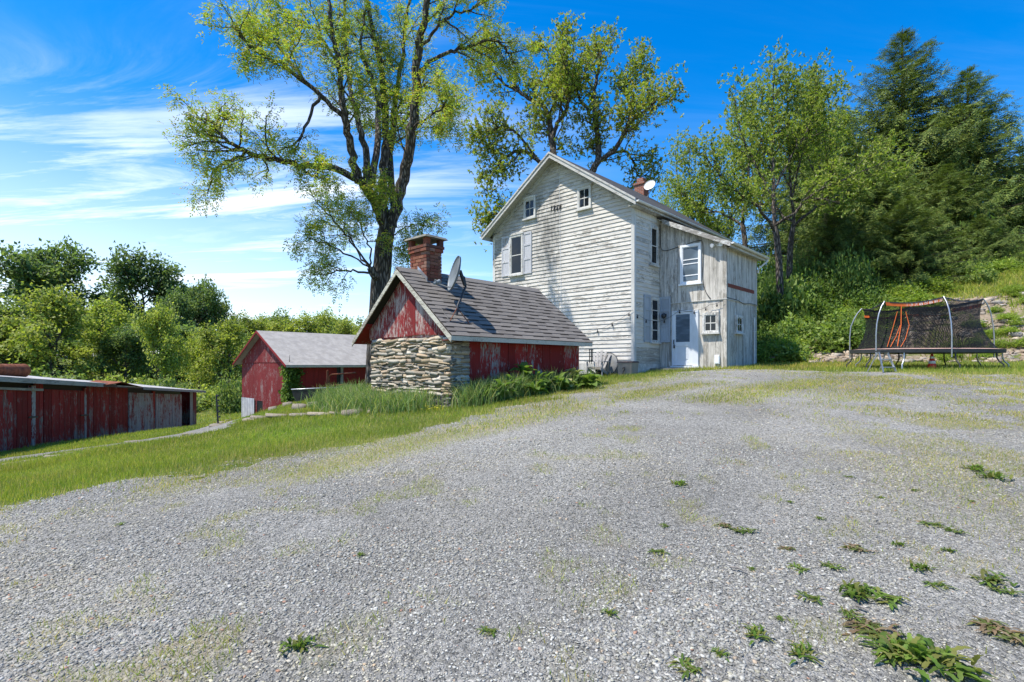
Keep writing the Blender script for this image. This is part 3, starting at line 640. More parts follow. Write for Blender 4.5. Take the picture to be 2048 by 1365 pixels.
HF.put('foundation', MB().box(0.05, AX + 0.002, AY - 0.004, AY + 0.3, -0.5, -0.062).box(AX - 0.3, AX + 0.004, AY + 0.301, 5.05, -0.5, -0.022), M['foundation'], awall)
HF.put('missing_board_strip', MB().box(AX + 0.002, AX + 0.034, AY + 0.10, 4.72, 2.855, 2.995), M['brick_red_board'], awall, (AX, 3, 2.9))
def aslab(x0, x1, y0, y1, t0, t1): return [(x, y, atop(x) + 0.10 - t) for t in (t1, t0) for x, y in ((x0, y0), (x1, y0), (x1, y1), (x0, y1))]
aroof = HF.put('addition_roof', MB().hexa(aslab(0.03, 2.93, AY - 0.30, 5.38, 0, 0.07)), M['roof_dark'])
HF.put('rake_board', MB().hexa(aslab(0.28, 2.93, AY - 0.335, AY - 0.302, 0.01, 0.185)), M['white_rake'], aroof, (1.5, AY, 5))
HF.put('soffit', MB().hexa(aslab(0.05, 2.90, AY - 0.298, AY - 0.002, 0.073, 0.10)), M['soffit'], aroof, (1.5, AY, 5))
HF.put('eave_board', MB().box(2.90, 2.925, AY - 0.29, 5.36, atop(2.93) - 0.10, atop(2.93) + 0.02), M['white_rake'], aroof, (2.9, 3, 4.3))
HF.put('soffit', MB().box(AX + 0.03, 2.897, AY - 0.0, 5.3, atop(2.93) - 0.06, atop(2.93) - 0.04), M['soffit'], aroof, (2.8, 3, 4.3))
gutter(HF, ((3.0, AY - 0.33, atop(2.93) + 0.06), (3.0, 5.36, atop(2.93) + 0.03)), 0.066, aroof, M['gutter'])
zt = atop(2.93)
HF.put('downspout', MB().tube([(3.0, 5.30, zt - 0.02), (3.0, 5.30, zt - 0.10), (2.74, 5.02, zt - 0.42), (2.72, 5.0, zt - 0.6)], 0.035, 8).tube([(AX + 0.06, 4.66, 1.9), (AX + 0.06, 4.66, -0.03)], 0.03, 8).box(AX + 0.02, AX + 0.10, 4.58, 4.74, 1.32, 1.35), M['gutter'], None, (AX, 4.7, 0))
window(HF, D0, 0.90, 1.73, 3.11, 4.60, 1, 4, frame='vinyl', sashm='vinyl', glass='glass_pale', split=np.array([3.24, 3.42, 3.86, 4.02, 4.46]), label='white replacement window of the addition, upper floor')
window(HF, D0, 1.78, 2.40, 1.21, 1.95, 2, 2); window(HF, D1, 2.78, 3.42, 1.23, 1.89, 2, 2)
shutter(HF, D0, 0.05, 0.50, 0.90, 2.69, M['shutter_blue'], d=0.045)
# the door
mb = MB(); D0.box(mb, 0.56, 0.60, -0.02, 2.09, 0.0, 0.075); D0.box(mb, 1.398, 1.62, -0.02, 2.09, 0.0, 0.072); D0.box(mb, 0.601, 1.397, 2.045, 2.09, 0.0, 0.073); D0.box(mb, 0.52, 1.66, -0.09, -0.022, 0.0, 0.12)
HF.put('door_frame', mb, M['door_white'], None, D0.P(1.1, 1, 0))
mb = MB(); D0.box(mb, 0.605, 0.715, 0.0, 2.04, 0.012, 0.055); D0.box(mb, 1.285, 1.393, 0.0, 2.04, 0.012, 0.055); D0.box(mb, 0.716, 1.284, 1.955, 2.04, 0.012, 0.054); D0.box(mb, 0.716, 1.284, 0.74, 0.895, 0.012, 0.054); D0.box(mb, 0.716, 1.284, 0.0, 0.16, 0.012, 0.054)
door = HF.put('door', mb, M['door_white'], None, D0.P(1.0, 1, 0)); door['label'] = 'white door with a glass louvre above and a panel below'
mb = MB(); D0.box(mb, 0.716, 1.284, 0.16, 0.74, 0.012, 0.030); D0.box(mb, 0.80, 1.20, 0.24, 0.66, 0.031, 0.042); HF.put('door_panel', mb, M['door_white'], door)
mb = MB(); D0.box(mb, 0.716, 1.284, 0.896, 1.954, 0.012, 0.018); HF.put('backing_pane', mb, M['glass_pale'], door)
for i in range(11):
    zz = 0.905 + i * 0.0955; mb = MB().hexa([D0.P(u, z2, d) for (z2, d) in ((zz, 0.052), (zz + 0.09, 0.022)) for u in (0.72, 1.28)][:2] + [D0.P(1.28, zz + 0.006, 0.046), D0.P(0.72, zz + 0.006, 0.046)] + [D0.P(0.72, zz + 0.094, 0.028), D0.P(1.28, zz + 0.094, 0.028), D0.P(1.28, zz + 0.10, 0.022), D0.P(0.72, zz + 0.10, 0.022)])
    HF.put('louvre_slat', mb, M['glass_pale'], door, D0.P(1.0, zz, 0))
mb = MB().tube([D0.P(0.66, 0.98, 0.06), D0.P(0.66, 0.97, 0.11), D0.P(0.66, 0.82, 0.11), D0.P(0.66, 0.81, 0.06)], 0.016, 6); D0.box(mb, 0.64, 0.69, 0.66, 0.78, 0.056, 0.10)
HF.put('handle', mb, M['metal_dark'], door)
# lamp on the shutter, floodlights under the rake, vent cover low on the wall
mb = MB(); D0.box(mb, 0.26, 0.34, 1.90, 2.02, 0.08, 0.10); mb.tube([D0.P(0.30, 1.99, 0.10), D0.P(0.30, 2.03, 0.18), D0.P(0.30, 1.98, 0.24)], 0.012, 6); mb.lathe([(0.02, 0.1), (0.085, 0.05), (0.09, 0.0), (0.06, -0.10), (0.0, -0.12)], D0.P(0.30, 1.93, 0.24), 10)
HF.put('wall_lamp', mb, M['metal_dark'], None, D0.P(0.3, 1.95, 0.1))
mb = MB(); D0.box(mb, 2.33, 2.45, 4.36, 4.46, 0.026, 0.06)
for u, k in ((2.27, -0.05), (2.50, 0.05)): mb.tube([D0.P(2.39, 4.41, 0.06), D0.P(u, 4.41, 0.13)], 0.014, 6); mb.tube([D0.P(u, 4.43, 0.10), D0.P(u + k, 4.37, 0.26)], [0.035, 0.075], 10)
HF.put('floodlight', mb, M['vinyl'], None, D0.P(2.39, 4.41, 0.05))
mb = MB(); D0.box(mb, 2.24, 2.42, 0.05, 0.38, 0.016, 0.06); D0.box(mb, 2.26, 2.40, 0.08, 0.35, 0.061, 0.07); HF.put('vent_cover', mb, M['vinyl'], None, D0.P(2.33, 0.2, 0))
# cables stapled along the walls
def wire(fr, name, pts, r=0.008, mat=None, parent=None):
    P = [Vector(p) for p in pts]; out = []
    for i in range(len(P) - 1):
        p0, p1, p2, p3 = P[max(i - 1, 0)], P[i], P[i + 1], P[min(i + 2, len(P) - 1)]
        for k in range(6):
            t = k / 6; out.append(0.5 * ((2 * p1) + (p2 - p0) * t + (2 * p0 - 5 * p1 + 4 * p2 - p3) * t * t + (3 * p1 - p0 - 3 * p2 + p3) * t ** 3))
    out.append(P[-1]); return fr.put(name, MB().tube(out, r, 5), mat or M['cable'], parent, pts[0])
wire(HF, 'cable', [D0.P(0.05, 5.55, 0.04), D0.P(0.06, 5.0, 0.05), D0.P(0.10, 4.62, 0.045), D0.P(0.30, 4.50, 0.05), D0.P(0.9, 4.58, 0.05), D0.P(1.55, 4.68, 0.05), D0.P(1.78, 4.60, 0.06), D0.P(1.80, 4.0, 0.05), D0.P(1.79, 3.2, 0.045), D0.P(1.90, 2.75, 0.05), D0.P(2.10, 2.45, 0.06)], 0.012)
wire(HF, 'cable', [F0.P(-3.48, 8.3, 0.03), F0.P(-3.46, 6.0, 0.035), F0.P(-3.40, 3.5, 0.035), F0.P(-3.40, 1.4, 0.035)], 0.006, M['vinyl'])
wire(HF, 'cable', [D1.P(AY, 2.46, 0.05), D1.P(2.9, 2.44, 0.055), D1.P(3.6, 2.36, 0.05), D1.P(4.2, 2.43, 0.05), D1.P(5.0, 2.42, 0.05)], 0.010)
tag(HF.put('doorstep', MB().box(0.10, 1.95, 1.02, AY - 0.004, -0.50, -0.115), M['concrete'], None, (1, 1.4, -0.2)))

# ------------------------------------------------------------------ the stone and red board outbuilding
KF = Frame('stone_outbuilding', -1.288, 11.30, -1.05, THETA); KE = KF.e
tag(KE, 'low stone and red board outbuilding with shingled roof and brick chimney', 'outbuilding')
M['red_gable'] = painted('red_gable', (0.225, 0.022, 0.022), (0.42, 0.33, 0.30), 0.44, 'z', 0.22, ref=KE, rnd=0.10, fine=0.8, peelrnd=0.015)
M['red_side'] = painted('red_side', (0.235, 0.016, 0.014), (0.26, 0.26, 0.25), 0.36, 'z', 0.30, rnd=0.22, peelrnd=0.035, fine=0.8)
KR = 0.835; KX = -1.61
def ktop(x): return 2.20 - abs(x - KX) * KR
core = KF.put('wall', MB().box(-2.94, -0.012, 0.008, 0.50, -1.5, 0.60).box(-2.9, -0.09, 0.501, 4.55, -1.5, 0.55), M['mortar'])
# rubble stones, each its own piece
def rubble(seed):
    r = np.random.default_rng(seed); g = []
    for x in (-1, 0, 1):
        for y in (-1, 0, 1):
            for z_ in (-1, 0, 1):
                if (x, y, z_) != (0, 0, 0): g.append((x, y, z_))
    idx = {p: i for i, p in enumerate(g)}; fs = []
    for ax in range(3):
        for sgn in (-1, 1):
            o = [a for a in range(3) if a != ax]
            for a in (-1, 0):
                for b in (-1, 0):
                    q = []
                    for (da, db) in ((0, 0), (1, 0), (1, 1), (0, 1)):
                        p = [0, 0, 0]; p[ax] = sgn; p[o[0]] = a + da; p[o[1]] = b + db; q.append(idx[tuple(p)])
                    flip = (sgn > 0) ^ (ax == 1); fs.append(q if flip else q[::-1])
    P = np.array(g, float); n = np.abs(P).sum(1); P *= np.where(n == 3, 0.99, np.where(n == 2, 1.0, 1.0))[:, None]
    P += r.uniform(-0.20, 0.20, P.shape); return P * 0.5, np.array(fs)
STONES = []
for k in range(10):
    P, Qs = rubble(k); STONES.append(quads_mesh('stone', P, Qs, M['stone']))
z = -1.10; n_st = 0; low_stones = []
def lay(pos, rot, scl):
    """a stone of the wall; those down in the grass, past the three hundred that show, are joined"""
    global n_st
    me = random.choice(STONES)
    if pos[2] > -0.66 and n_st < 298: KF.inst('stone', me, core, pos, rot, scl); n_st += 1
    else: low_stones.append((me, Matrix.LocRotScale(Vector(pos), __import__('mathutils').Euler(rot), Vector(scl))))
while z < 0.60:
    h = random.choice((0.04, 0.045, 0.05, 0.06, 0.07, 0.08, 0.10)); h = min(h, 0.66 - z) if 0.66 - z - h > 0.03 else 0.66 - z; x = -2.95
    while x < -0.02:
        w = random.uniform(0.11, 0.22) + (0.26 * random.random() ** 2) + 0.5 * h; w = min(w, -x + 0.02) if -x + 0.02 - w > 0.12 else (-x + 0.02)
        lay((x + w / 2, 0.062 - random.uniform(0, 0.03), z + h / 2 + random.uniform(-0.012, 0.012)), (random.uniform(-0.25, 0.25), random.uniform(-0.13, 0.13), random.uniform(-0.12, 0.12)), (w * 1.02, 0.17, h * random.uniform(0.95, 1.2))); x += w
    y = 0.02
    while y < 0.48:
        w = random.uniform(0.18, 0.34); w = min(w, 0.51 - y) if 0.51 - y - w > 0.08 else 0.51 - y
        lay((-0.072 + random.uniform(0, 0.025), y + w / 2, z + h / 2), (random.uniform(-0.1, 0.1), random.uniform(-0.2, 0.2), 0), (0.16, w * 1.04, h * 1.08)); y += w
    z += h
vs, fs = [], []
for me, mt in low_stones:
    n0 = len(vs); vs += [tuple(mt @ v.co) for v in me.vertices]; fs += [tuple(i + n0 for i in p.vertices) for p in me.polygons]
print('stones', n_st, len(low_stones)); tag(KF.put('lower_stones', MB().add(vs, fs), M['stone'], core), kind='stuff')
G0 = Face('y', 0.03); G1 = Face('x', -0.06)
us = [-3.10, -2.62, -2.30, -1.98, -1.60, -1.22, -0.90, -0.45, 0.02]
gw = KF.put('gable_backing', MB().prism([(-3.12, 0.62), (0.0, 0.62), (0.0, ktop(0) - 0.1), (KX, 2.08), (-3.12, ktop(-3.12) - 0.1)], 0.04, 4.5), M['red_gable'])
for a, b in zip(us[:-1], us[1:]):
    a2, b2 = a + 0.006, b - 0.006; d = random.uniform(0.02, 0.035); zb = [0.67 + random.uniform(-0.02, 0.03) for _ in range(2)]
    if a2 < KX < b2:
        mb = MB().prism([(a2, zb[0]), (b2, zb[0]), (b2, ktop(b2) - 0.09), (KX, ktop(KX) - 0.09), (a2, ktop(a2) - 0.09)], 0.03 - d, 0.038); KF.put('board', mb, M['red_gable'], gw, ((a + b) / 2, 0, 1))
    else: G0.board(KF, 'board', M['red_gable'], gw, a2, b2, zb[0], zb[1], ktop(a2) - 0.09, ktop(b2) - 0.09, -0.008, d)
boards(KF, G1, 0.53, 4.57, 13, lambda u: -0.95 + 0.09 * u, 0.60, M['red_side'], core, 0.03, 0.008, gap=0.008)
KF.put('corner_board', MB().box(-0.06, -0.012, 0.505, 0.535, -0.95, 0.60), M['wood_grey'], core, (0, 0.5, 0))
def kslab(x0, x1, y0, y1, t0, t1): return [(x, y, ktop(x) - t) for t in (t1, t0) for x, y in ((x0, y0), (x1, y0), (x1, y1), (x0, y1))]
Y0, Y1 = -0.22, 4.72
kroof = KF.put('roof', MB().hexa(kslab(KX, 0.30, Y0, Y1, 0.0, 0.05)).hexa(kslab(-3.52, KX, Y0, Y1, 0.0, 0.05)), M['shingle_dark'])
for x0, x1 in ((KX, 0.30), (-3.52, KX)): KF.put('rake_board', MB().hexa(kslab(x0, x1, Y0 - 0.025, Y0 - 0.002, 0.022, 0.135)), M['red_cream_trim'], kroof, ((x0 + x1) / 2, Y0, 1.4))
KF.put('fascia', MB().box(0.285, 0.312, Y0 - 0.02, Y1 - 0.01, 0.505, 0.600), M['red_cream_trim'], kroof, (0.3, 2, 0.55))
KF.put('soffit', MB().box(-0.03, 0.283, Y0 + 0.01, Y1 - 0.01, 0.515, 0.530), M['red_side'], kroof, (0.15, 2, 0.5))
KF.put('soffit', MB().hexa(kslab(-3.50, -2.96, Y0 + 0.01, Y1 - 0.02, 0.06, 0.09)), M['red_side'], kroof, (-3.2, 2, 0.6))
# shingles of the near slope, one by one
SL = math.hypot(1, KR); ROWS = 16; EXP = (0.31 - KX) * SL / ROWS; ang = math.atan(KR); TAB = 0.335
def tab(dark):
    vs = []; fs = []; xs = (-0.07, 0.002, 0.047, EXP) 
    hz = lambda x: 0.003 + 0.016 * (x + 0.07) / (EXP + 0.07)
    for x in xs: vs += [(x, -0.5, hz(x)), (x, 0.5, hz(x))]
    vs += [(EXP, -0.5, hz(EXP) - 0.012), (EXP, 0.5, hz(EXP) - 0.012), (-0.07, -0.5, 0), (-0.07, 0.5, 0)]
    fs = [(0, 2, 3, 1), (2, 4, 5, 3), (4, 6, 7, 5), (6, 8, 9, 7), (0, 10, 8, 6, 4, 2), (1, 3, 5, 7, 9, 11), (0, 1, 11, 10)]
    m_ = MB().add(vs, fs); me = m_.mesh('shingle', [M['shingle'], M['shingle_dark']])
    mi = np.zeros(len(fs), np.int32); mi[3] = 1
    if dark: mi[1] = 1
    me.polygons.foreach_set('material_index', mi); return me
TABS = (tab(False), tab(True))
for r_ in range(ROWS):
    s0 = r_ * EXP; y = Y0; k = r_ % 2 + int(random.random() * 2); first = random.uniform(0.35, 1.0) * TAB
    while y < Y1 - 0.01:
        w = first if y == Y0 else TAB * random.uniform(0.85, 1.15); w = min(w, Y1 - y)
        if Y1 - y - w < 0.08: w = Y1 - y
        x = KX + s0 / SL; lift = 0.004
        KF.inst('shingle', TABS[k % 2], kroof, (x + lift * math.sin(ang), y + w / 2, ktop(x) + lift * math.cos(ang)), (0, ang, 0), (1, w, 1 if k % 2 == 0 else 1.0)); y += w; k += 1
KF.put('ridge_cap', MB().hexa([(KX - 0.14, Y0, ktop(KX - 0.14) + 0.012), (KX, Y0, ktop(KX) + 0.03), (KX, Y1, ktop(KX) + 0.03), (KX - 0.14, Y1, ktop(KX - 0.14) + 0.012), (KX - 0.14, Y0, ktop(KX - 0.14) + 0.025), (KX, Y0, ktop(KX) + 0.045), (KX, Y1, ktop(KX) + 0.045), (KX - 0.14, Y1, ktop(KX - 0.14) + 0.025)])
       .hexa([(KX, Y0, ktop(KX) + 0.03), (KX + 0.13, Y0, ktop(KX + 0.13) + 0.022), (KX + 0.13, Y1, ktop(KX + 0.13) + 0.022), (KX, Y1, ktop(KX) + 0.03), (KX, Y0, ktop(KX) + 0.045), (KX + 0.13, Y0, ktop(KX + 0.13) + 0.034), (KX + 0.13, Y1, ktop(KX + 0.13) + 0.034), (KX, Y1, ktop(KX) + 0.045)]), M['shingle'], kroof, (KX, 2, 2.2))
# brick chimney, every brick a piece
CX0, CX1, CY0, CY1 = -1.92, -1.285, 0.37, 0.82
chim = KF.put('chimney', MB().box(CX0 + 0.03, CX1 - 0.03, CY0 + 0.03, CY1 - 0.03, 1.55, 2.66), M['mortar'])
bm_ = MB().box(-0.5, 0.5, -0.5, 0.5, -0.5, 0.5).mesh('brick', M['brick'])
def course(z, h, g, odd):
    x0, x1, y0, y1 = CX0 - g, CX1 + g, CY0 - g, CY1 + g; nx, ny = 3, 2; wx = (x1 - x0) / nx; wy = (y1 - y0) / ny
    for side in (0, 1):
        yy = y0 + 0.05 if side == 0 else y1 - 0.05
        ws = [wx] * 3 if not odd else [wx * 0.5, wx, wx, wx * 0.5]; x = x0
        for w in ws: KF.inst('brick', bm_, chim, (x + w / 2 + random.uniform(-.003, .003), yy + random.uniform(-.005, .004), z + h / 2), (0, 0, 0), (w - 0.012, 0.10, h - 0.012)); x += w
    for side in (0, 1):
        xx = x1 - 0.05 if side == 0 else x0 + 0.05; a, b = y0 + 0.102, y1 - 0.102
        ws = [(b - a)] if odd else [(b - a) / 2] * 2; y = a
        for w in ws: KF.inst('brick', bm_, chim, (xx + random.uniform(-.004, .005), y + w / 2, z + h / 2), (0, 0, 0), (0.10, w - 0.010, h - 0.012)); y += w
z = 1.80; i = 0
while z < 2.60: course(z, 0.077, 0.0, i % 2); z += 0.077; i += 1
course(z, 0.085, 0.03, 0); z += 0.085; course(z, 0.075, 0.045, 1); z += 0.075
for (x, y) in ((CX0 + 0.03, CY0 + 0.03), (CX1 - 0.03, CY0 + 0.03), (CX1 - 0.03, CY1 - 0.03), (CX0 + 0.03, CY1 - 0.03)): KF.inst('brick', bm_, chim, (x, y, z + 0.075), (0, 0, 0), (0.12, 0.12, 0.148))
zc = z + 0.151
KF.put('chimney_cap', MB().hexa([(CX0 - 0.11, CY0 - 0.11, zc), (CX1 + 0.11, CY0 - 0.11, zc), (CX1 + 0.11, CY1 + 0.11, zc), (CX0 - 0.11, CY1 + 0.11, zc), (CX0 - 0.07, CY0 - 0.07, zc + 0.055), (CX1 + 0.07, CY0 - 0.07, zc + 0.06), (CX1 + 0.07, CY1 + 0.07, zc + 0.05), (CX0 - 0.07, CY1 + 0.07, zc + 0.06)]), M['concrete'], chim)
fl = [(x, CY0 - 0.012, ktop(x) + d) for x, d in ((KX, 0.03), (CX1 + 0.03, 0.03), (CX1 + 0.03, 0.13), (KX, 0.13))]
KF.put('flashing', MB().add(fl + [(x, y + 0.01, z_) for x, y, z_ in fl], [(0, 1, 2, 3), (7, 6, 5, 4), (0, 4, 5, 1), (1, 5, 6, 2), (2, 6, 7, 3), (3, 7, 4, 0)]), M['metal'], chim)

# ------------------------------------------------------------------ the red barn
BF = Frame('red_barn', -10.675, 26.0, -2.9, THETA); BE = BF.e
tag(BE, 'red wooden barn with pale grey roof and ivy on its corner', 'barn')
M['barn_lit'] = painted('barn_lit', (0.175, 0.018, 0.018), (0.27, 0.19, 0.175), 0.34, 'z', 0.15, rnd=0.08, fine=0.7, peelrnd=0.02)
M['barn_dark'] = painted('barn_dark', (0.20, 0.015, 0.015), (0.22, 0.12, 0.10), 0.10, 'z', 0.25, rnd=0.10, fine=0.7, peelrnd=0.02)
BX, BR = -3.15, 0.52
def btop(x): return 1.80 - abs(x - BX) * BR
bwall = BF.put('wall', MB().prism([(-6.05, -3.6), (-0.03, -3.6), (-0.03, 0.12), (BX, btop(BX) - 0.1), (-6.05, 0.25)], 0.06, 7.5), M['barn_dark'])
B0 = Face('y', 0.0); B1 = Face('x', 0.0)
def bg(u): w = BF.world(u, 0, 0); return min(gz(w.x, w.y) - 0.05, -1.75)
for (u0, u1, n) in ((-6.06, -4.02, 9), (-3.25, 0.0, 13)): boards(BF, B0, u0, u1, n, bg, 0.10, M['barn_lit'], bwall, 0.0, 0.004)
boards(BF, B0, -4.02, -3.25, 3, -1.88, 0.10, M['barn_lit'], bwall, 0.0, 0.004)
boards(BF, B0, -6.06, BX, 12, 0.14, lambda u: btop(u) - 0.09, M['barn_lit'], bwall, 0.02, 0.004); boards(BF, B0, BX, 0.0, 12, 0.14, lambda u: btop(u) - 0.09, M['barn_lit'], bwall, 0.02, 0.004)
BF.put('dark_opening_panel', MB().box(-4.0, -3.27, 0.02, 0.058, -3.0, -1.9), M['black'], bwall)  # black panel painted as the unlit inside of the doorway
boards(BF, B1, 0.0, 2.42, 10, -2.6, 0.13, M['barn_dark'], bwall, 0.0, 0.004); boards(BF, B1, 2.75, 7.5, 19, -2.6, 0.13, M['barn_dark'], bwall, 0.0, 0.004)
BF.put('door_post', MB().box(0.01, 0.07, 2.62, 2.75, -2.6, 0.12), M['wood_grey'], bwall, (0, 2.7, -1)); BF.put('dark_opening_panel', MB().box(-0.028, -0.01, 2.42, 2.62, -2.6, 0.12), M['black'], bwall)  # black panel painted as the dark in the gap beside the post
def bslab(x0, x1, y0, y1, t0, t1): return [(x, y, btop(x) - t) for t in (t1, t0) for x, y in ((x0, y0), (x1, y0), (x1, y1), (x0, y1))]
broof = BF.put('roof', MB().hexa(bslab(BX, 0.28, -0.35, 7.8, 0, 0.07)).hexa(bslab(-6.40, BX, -0.35, 7.8, 0, 0.07)), M['barn_roof'])
for x0, x1 in ((BX, 0.28), (-6.40, BX)): BF.put('rake_board', MB().hexa(bslab(x0, x1, -0.38, -0.352, 0.012, 0.12)), M['barn_dark'], broof, ((x0 + x1) / 2, 0, 1))
BF.put('fascia', MB().box(0.25, 0.285, -0.34, 7.75, -0.10, -0.048), M['red_cream_trim'], broof, (0.28, 3, -0.1))
# corrugated sheet nailed over a hole
vs = []; n = 40
for i in range(n + 1):
    u = -5.95 + 1.75 * i / n; d = 0.045 + 0.022 * math.cos(i * math.pi / 4)
    vs += [(u, -d, -3.15), (u, -d, -1.78), (u, -d + 0.006, -3.15), (u, -d + 0.006, -1.78)]
fs = [f for i in range(n) for f in ((4 * i, 4 * i + 4, 4 * i + 5, 4 * i + 1), (4 * i + 2, 4 * i + 3, 4 * i + 7, 4 * i + 6), (4 * i + 1, 4 * i + 5, 4 * i + 7, 4 * i + 3))]
BF.put('corrugated_sheet', MB().add(vs, fs), plain('galvanised', (0.55, 0.56, 0.57), 0.45, 0.4, 0.3, 0.2, 3), None, (-5, 0, -2.5))

# ------------------------------------------------------------------ the long low shed
LX, LY = -14.6, 15.4; LANG = math.atan2(0.98240, -0.18679)
LF = Frame('long_shed', LX, LY, -2.6, LANG); LE = LF.e
tag(LE, 'long low red board shed with peeling paint beside the gravel lane', 'shed')
M['shed_red'] = painted('shed_red', (0.25, 0.020, 0.018), (0.25, 0.22, 0.205), 0.31, 'z', 0.60, ref=LE, rnd=0.22, peelrnd=0.035, low=(-0.3, 0.5, 0.10))
M['shed_bare'] = painted('shed_bare', (0.25, 0.020, 0.020), (0.34, 0.34, 0.35), 0.56, 'z', 0.35, ref=LE, rnd=0.15, peelrnd=0.03, low=(-1.2, 0.6, 0.07))
M['shed_grey'] = painted('shed_grey', (0.36, 0.355, 0.34), (0.27, 0.26, 0.245), 0.4, 'x', 0.3)
def sg(u): return -2.52 - 0.069 * u
def st_(u): return -0.50 - 0.069 * u
S0 = Face('y', 0.0)
mb = MB()
for (a, b, y0, y1) in ((-4.5, 14.40, 0.9, 3.2),): mb.hexa([(a, 0.05, sg(a) - 0.4), (12.45, 0.05, sg(12.45) - 0.4), (12.45, 3.2, sg(12.45) - 0.4), (a, 3.2, sg(a) - 0.4), (a, 0.05, st_(a) + 0.10), (12.45, 0.05, st_(12.45) + 0.10), (12.45, 3.2, st_(12.45) + 0.46), (a, 3.2, st_(a) + 0.46)])
lw = LF.put('wall', mb, M['black'])
mb = MB().hexa([(13.98, 0.05, sg(14) - 0.4), (14.42, 0.05, sg(14.4) - 0.4), (14.42, 3.2, sg(14.4) - 0.4), (14.30, 3.2, sg(14) - 0.4), (13.98, 0.05, st_(14) + 0.10), (14.42, 0.05, st_(14.4) + 0.10), (14.42, 3.2, st_(14.4) + 0.46), (14.30, 3.2, st_(14) + 0.46)])
LF.put('end_wall', mb, M['shed_red'], lw)
LF.put('inner_wall', MB().box(12.5, 14.2, 2.9, 3.1, sg(14) - 0.4, st_(12.5)), M['black'], lw)
for (u0, u1, n, mat, d) in ((-4.4, -0.6, 18, 'shed_red', 0.0), (-0.6, 1.20, 9, 'shed_red', 0.05), (1.20, 1.36, 1, 'shed_bare', 0.055), (1.38, 1.80, 2, 'shed_red', 0.02), (1.82, 4.00, 11, 'shed_red', 0.03), (4.02, 4.14, 1, 'shed_bare', 0.01), (4.16, 7.10, 14, 'shed_red', 0.0), (7.14, 9.28, 10, 'shed_bare', 0.03), (9.30, 9.52, 1, 'shed_red', 0.0), (9.55, 12.42, 13, 'shed_bare', 0.03), (13.55, 13.94, 2, 'shed_grey', 0.0), (13.96, 14.42, 2, 'shed_red', 0.01)):
    if n == 1: S0.board(LF, 'plank', M[mat], lw, u0, u1, sg(u0) - 0.1, sg(u1) - 0.1, st_(u0) - 0.04, st_(u1) - 0.04, -0.04, d + 0.012)
    else: boards(LF, S0, u0, u1, n, lambda u: sg(u) - (0.02 if d > 0.02 else 0.1), lambda u: st_(u) - (0.14 if d > 0.02 else -0.06), M[mat], lw, d, 0.006, name='plank', gap=0.018)
LF.put('door_rail', MB().hexa([(-4.4, -0.13, st_(-4.4) - 0.20), (1.62, -0.13, st_(1.62) - 0.20), (1.62, -0.02, st_(1.62) - 0.20), (-4.4, -0.02, st_(-4.4) - 0.20), (-4.4, -0.13, st_(-4.4) - 0.13), (1.62, -0.13, st_(1.62) - 0.13), (1.62, -0.02, st_(1.62) - 0.13), (-4.4, -0.02, st_(-4.4) - 0.13)]), M['shed_grey'], lw, (0, 0, -0.6))
for u, w in ((1.05, 0.4), (3.7, 0.42)):
    LF.put('latch', MB().hexa([(u, -0.085, sg(u) + 0.98), (u + w, -0.085, sg(u) + 0.96), (u + w, -0.06, sg(u) + 0.96), (u, -0.06, sg(u) + 0.98), (u, -0.085, sg(u) + 1.03), (u + w, -0.085, sg(u) + 1.01), (u + w, -0.06, sg(u) + 1.01), (u, -0.06, sg(u) + 1.03)]), M['metal_dark'], lw, (u, 0, -1.5))
def lslab(u0, u1, y0, y1, t0, t1, lift=0.0): return [(u, y, st_(u) + 0.10 + lift + 0.115 * (y + 0.35) - t) for t in (t1, t0) for u, y in ((u0, y0), (u1, y0), (u1, y1), (u0, y1))]
lroof = LF.put('roof', MB().hexa(lslab(-4.6, 5.55, -0.30, 3.4, 0.0, 0.035, 0.05)).hexa(lslab(5.56, 14.75, -0.34, 3.4, 0.0, 0.035)), M['shed_roof'])
LF.put('fascia', MB().hexa(lslab(-4.6, 4.6, -0.335, -0.302, -0.006, 0.14, 0.05)), M['shed_grey'], lroof, (0, 0, -0.5)); LF.put('fascia', MB().hexa(lslab(7.6, 14.75, -0.375, -0.342, -0.006, 0.11)), M['shed_grey'], lroof, (10, 0, -1))
LF.put('fascia', MB().hexa(lslab(4.6, 7.6, -0.335, -0.302, 0.02, 0.10, 0.02)), M['metal_dark'], lroof, (6, 0, -0.8))
# lifted tar paper where the two roofs meet
mb = MB(); pr = [(4.7, 0.06), (5.3, 0.13), (5.75, 0.20), (6.4, 0.13), (7.4, 0.05)]
for (u0, h0), (u1, h1) in zip(pr[:-1], pr[1:]): mb.hexa([(u0, -0.42, st_(u0) + 0.03 + h0), (u1, -0.42, st_(u1) + 0.03 + h1), (u1, 0.5, st_(u1) + 0.10 + h1), (u0, 0.5, st_(u0) + 0.10 + h0), (u0, -0.42, st_(u0) + 0.05 + h0), (u1, -0.42, st_(u1) + 0.05 + h1), (u1, 0.5, st_(u1) + 0.12 + h1), (u0, 0.5, st_(u0) + 0.12 + h0)])
LF.put('roofing_flap', mb, M['rust'], lroof, (5.5, 0, -0.7))

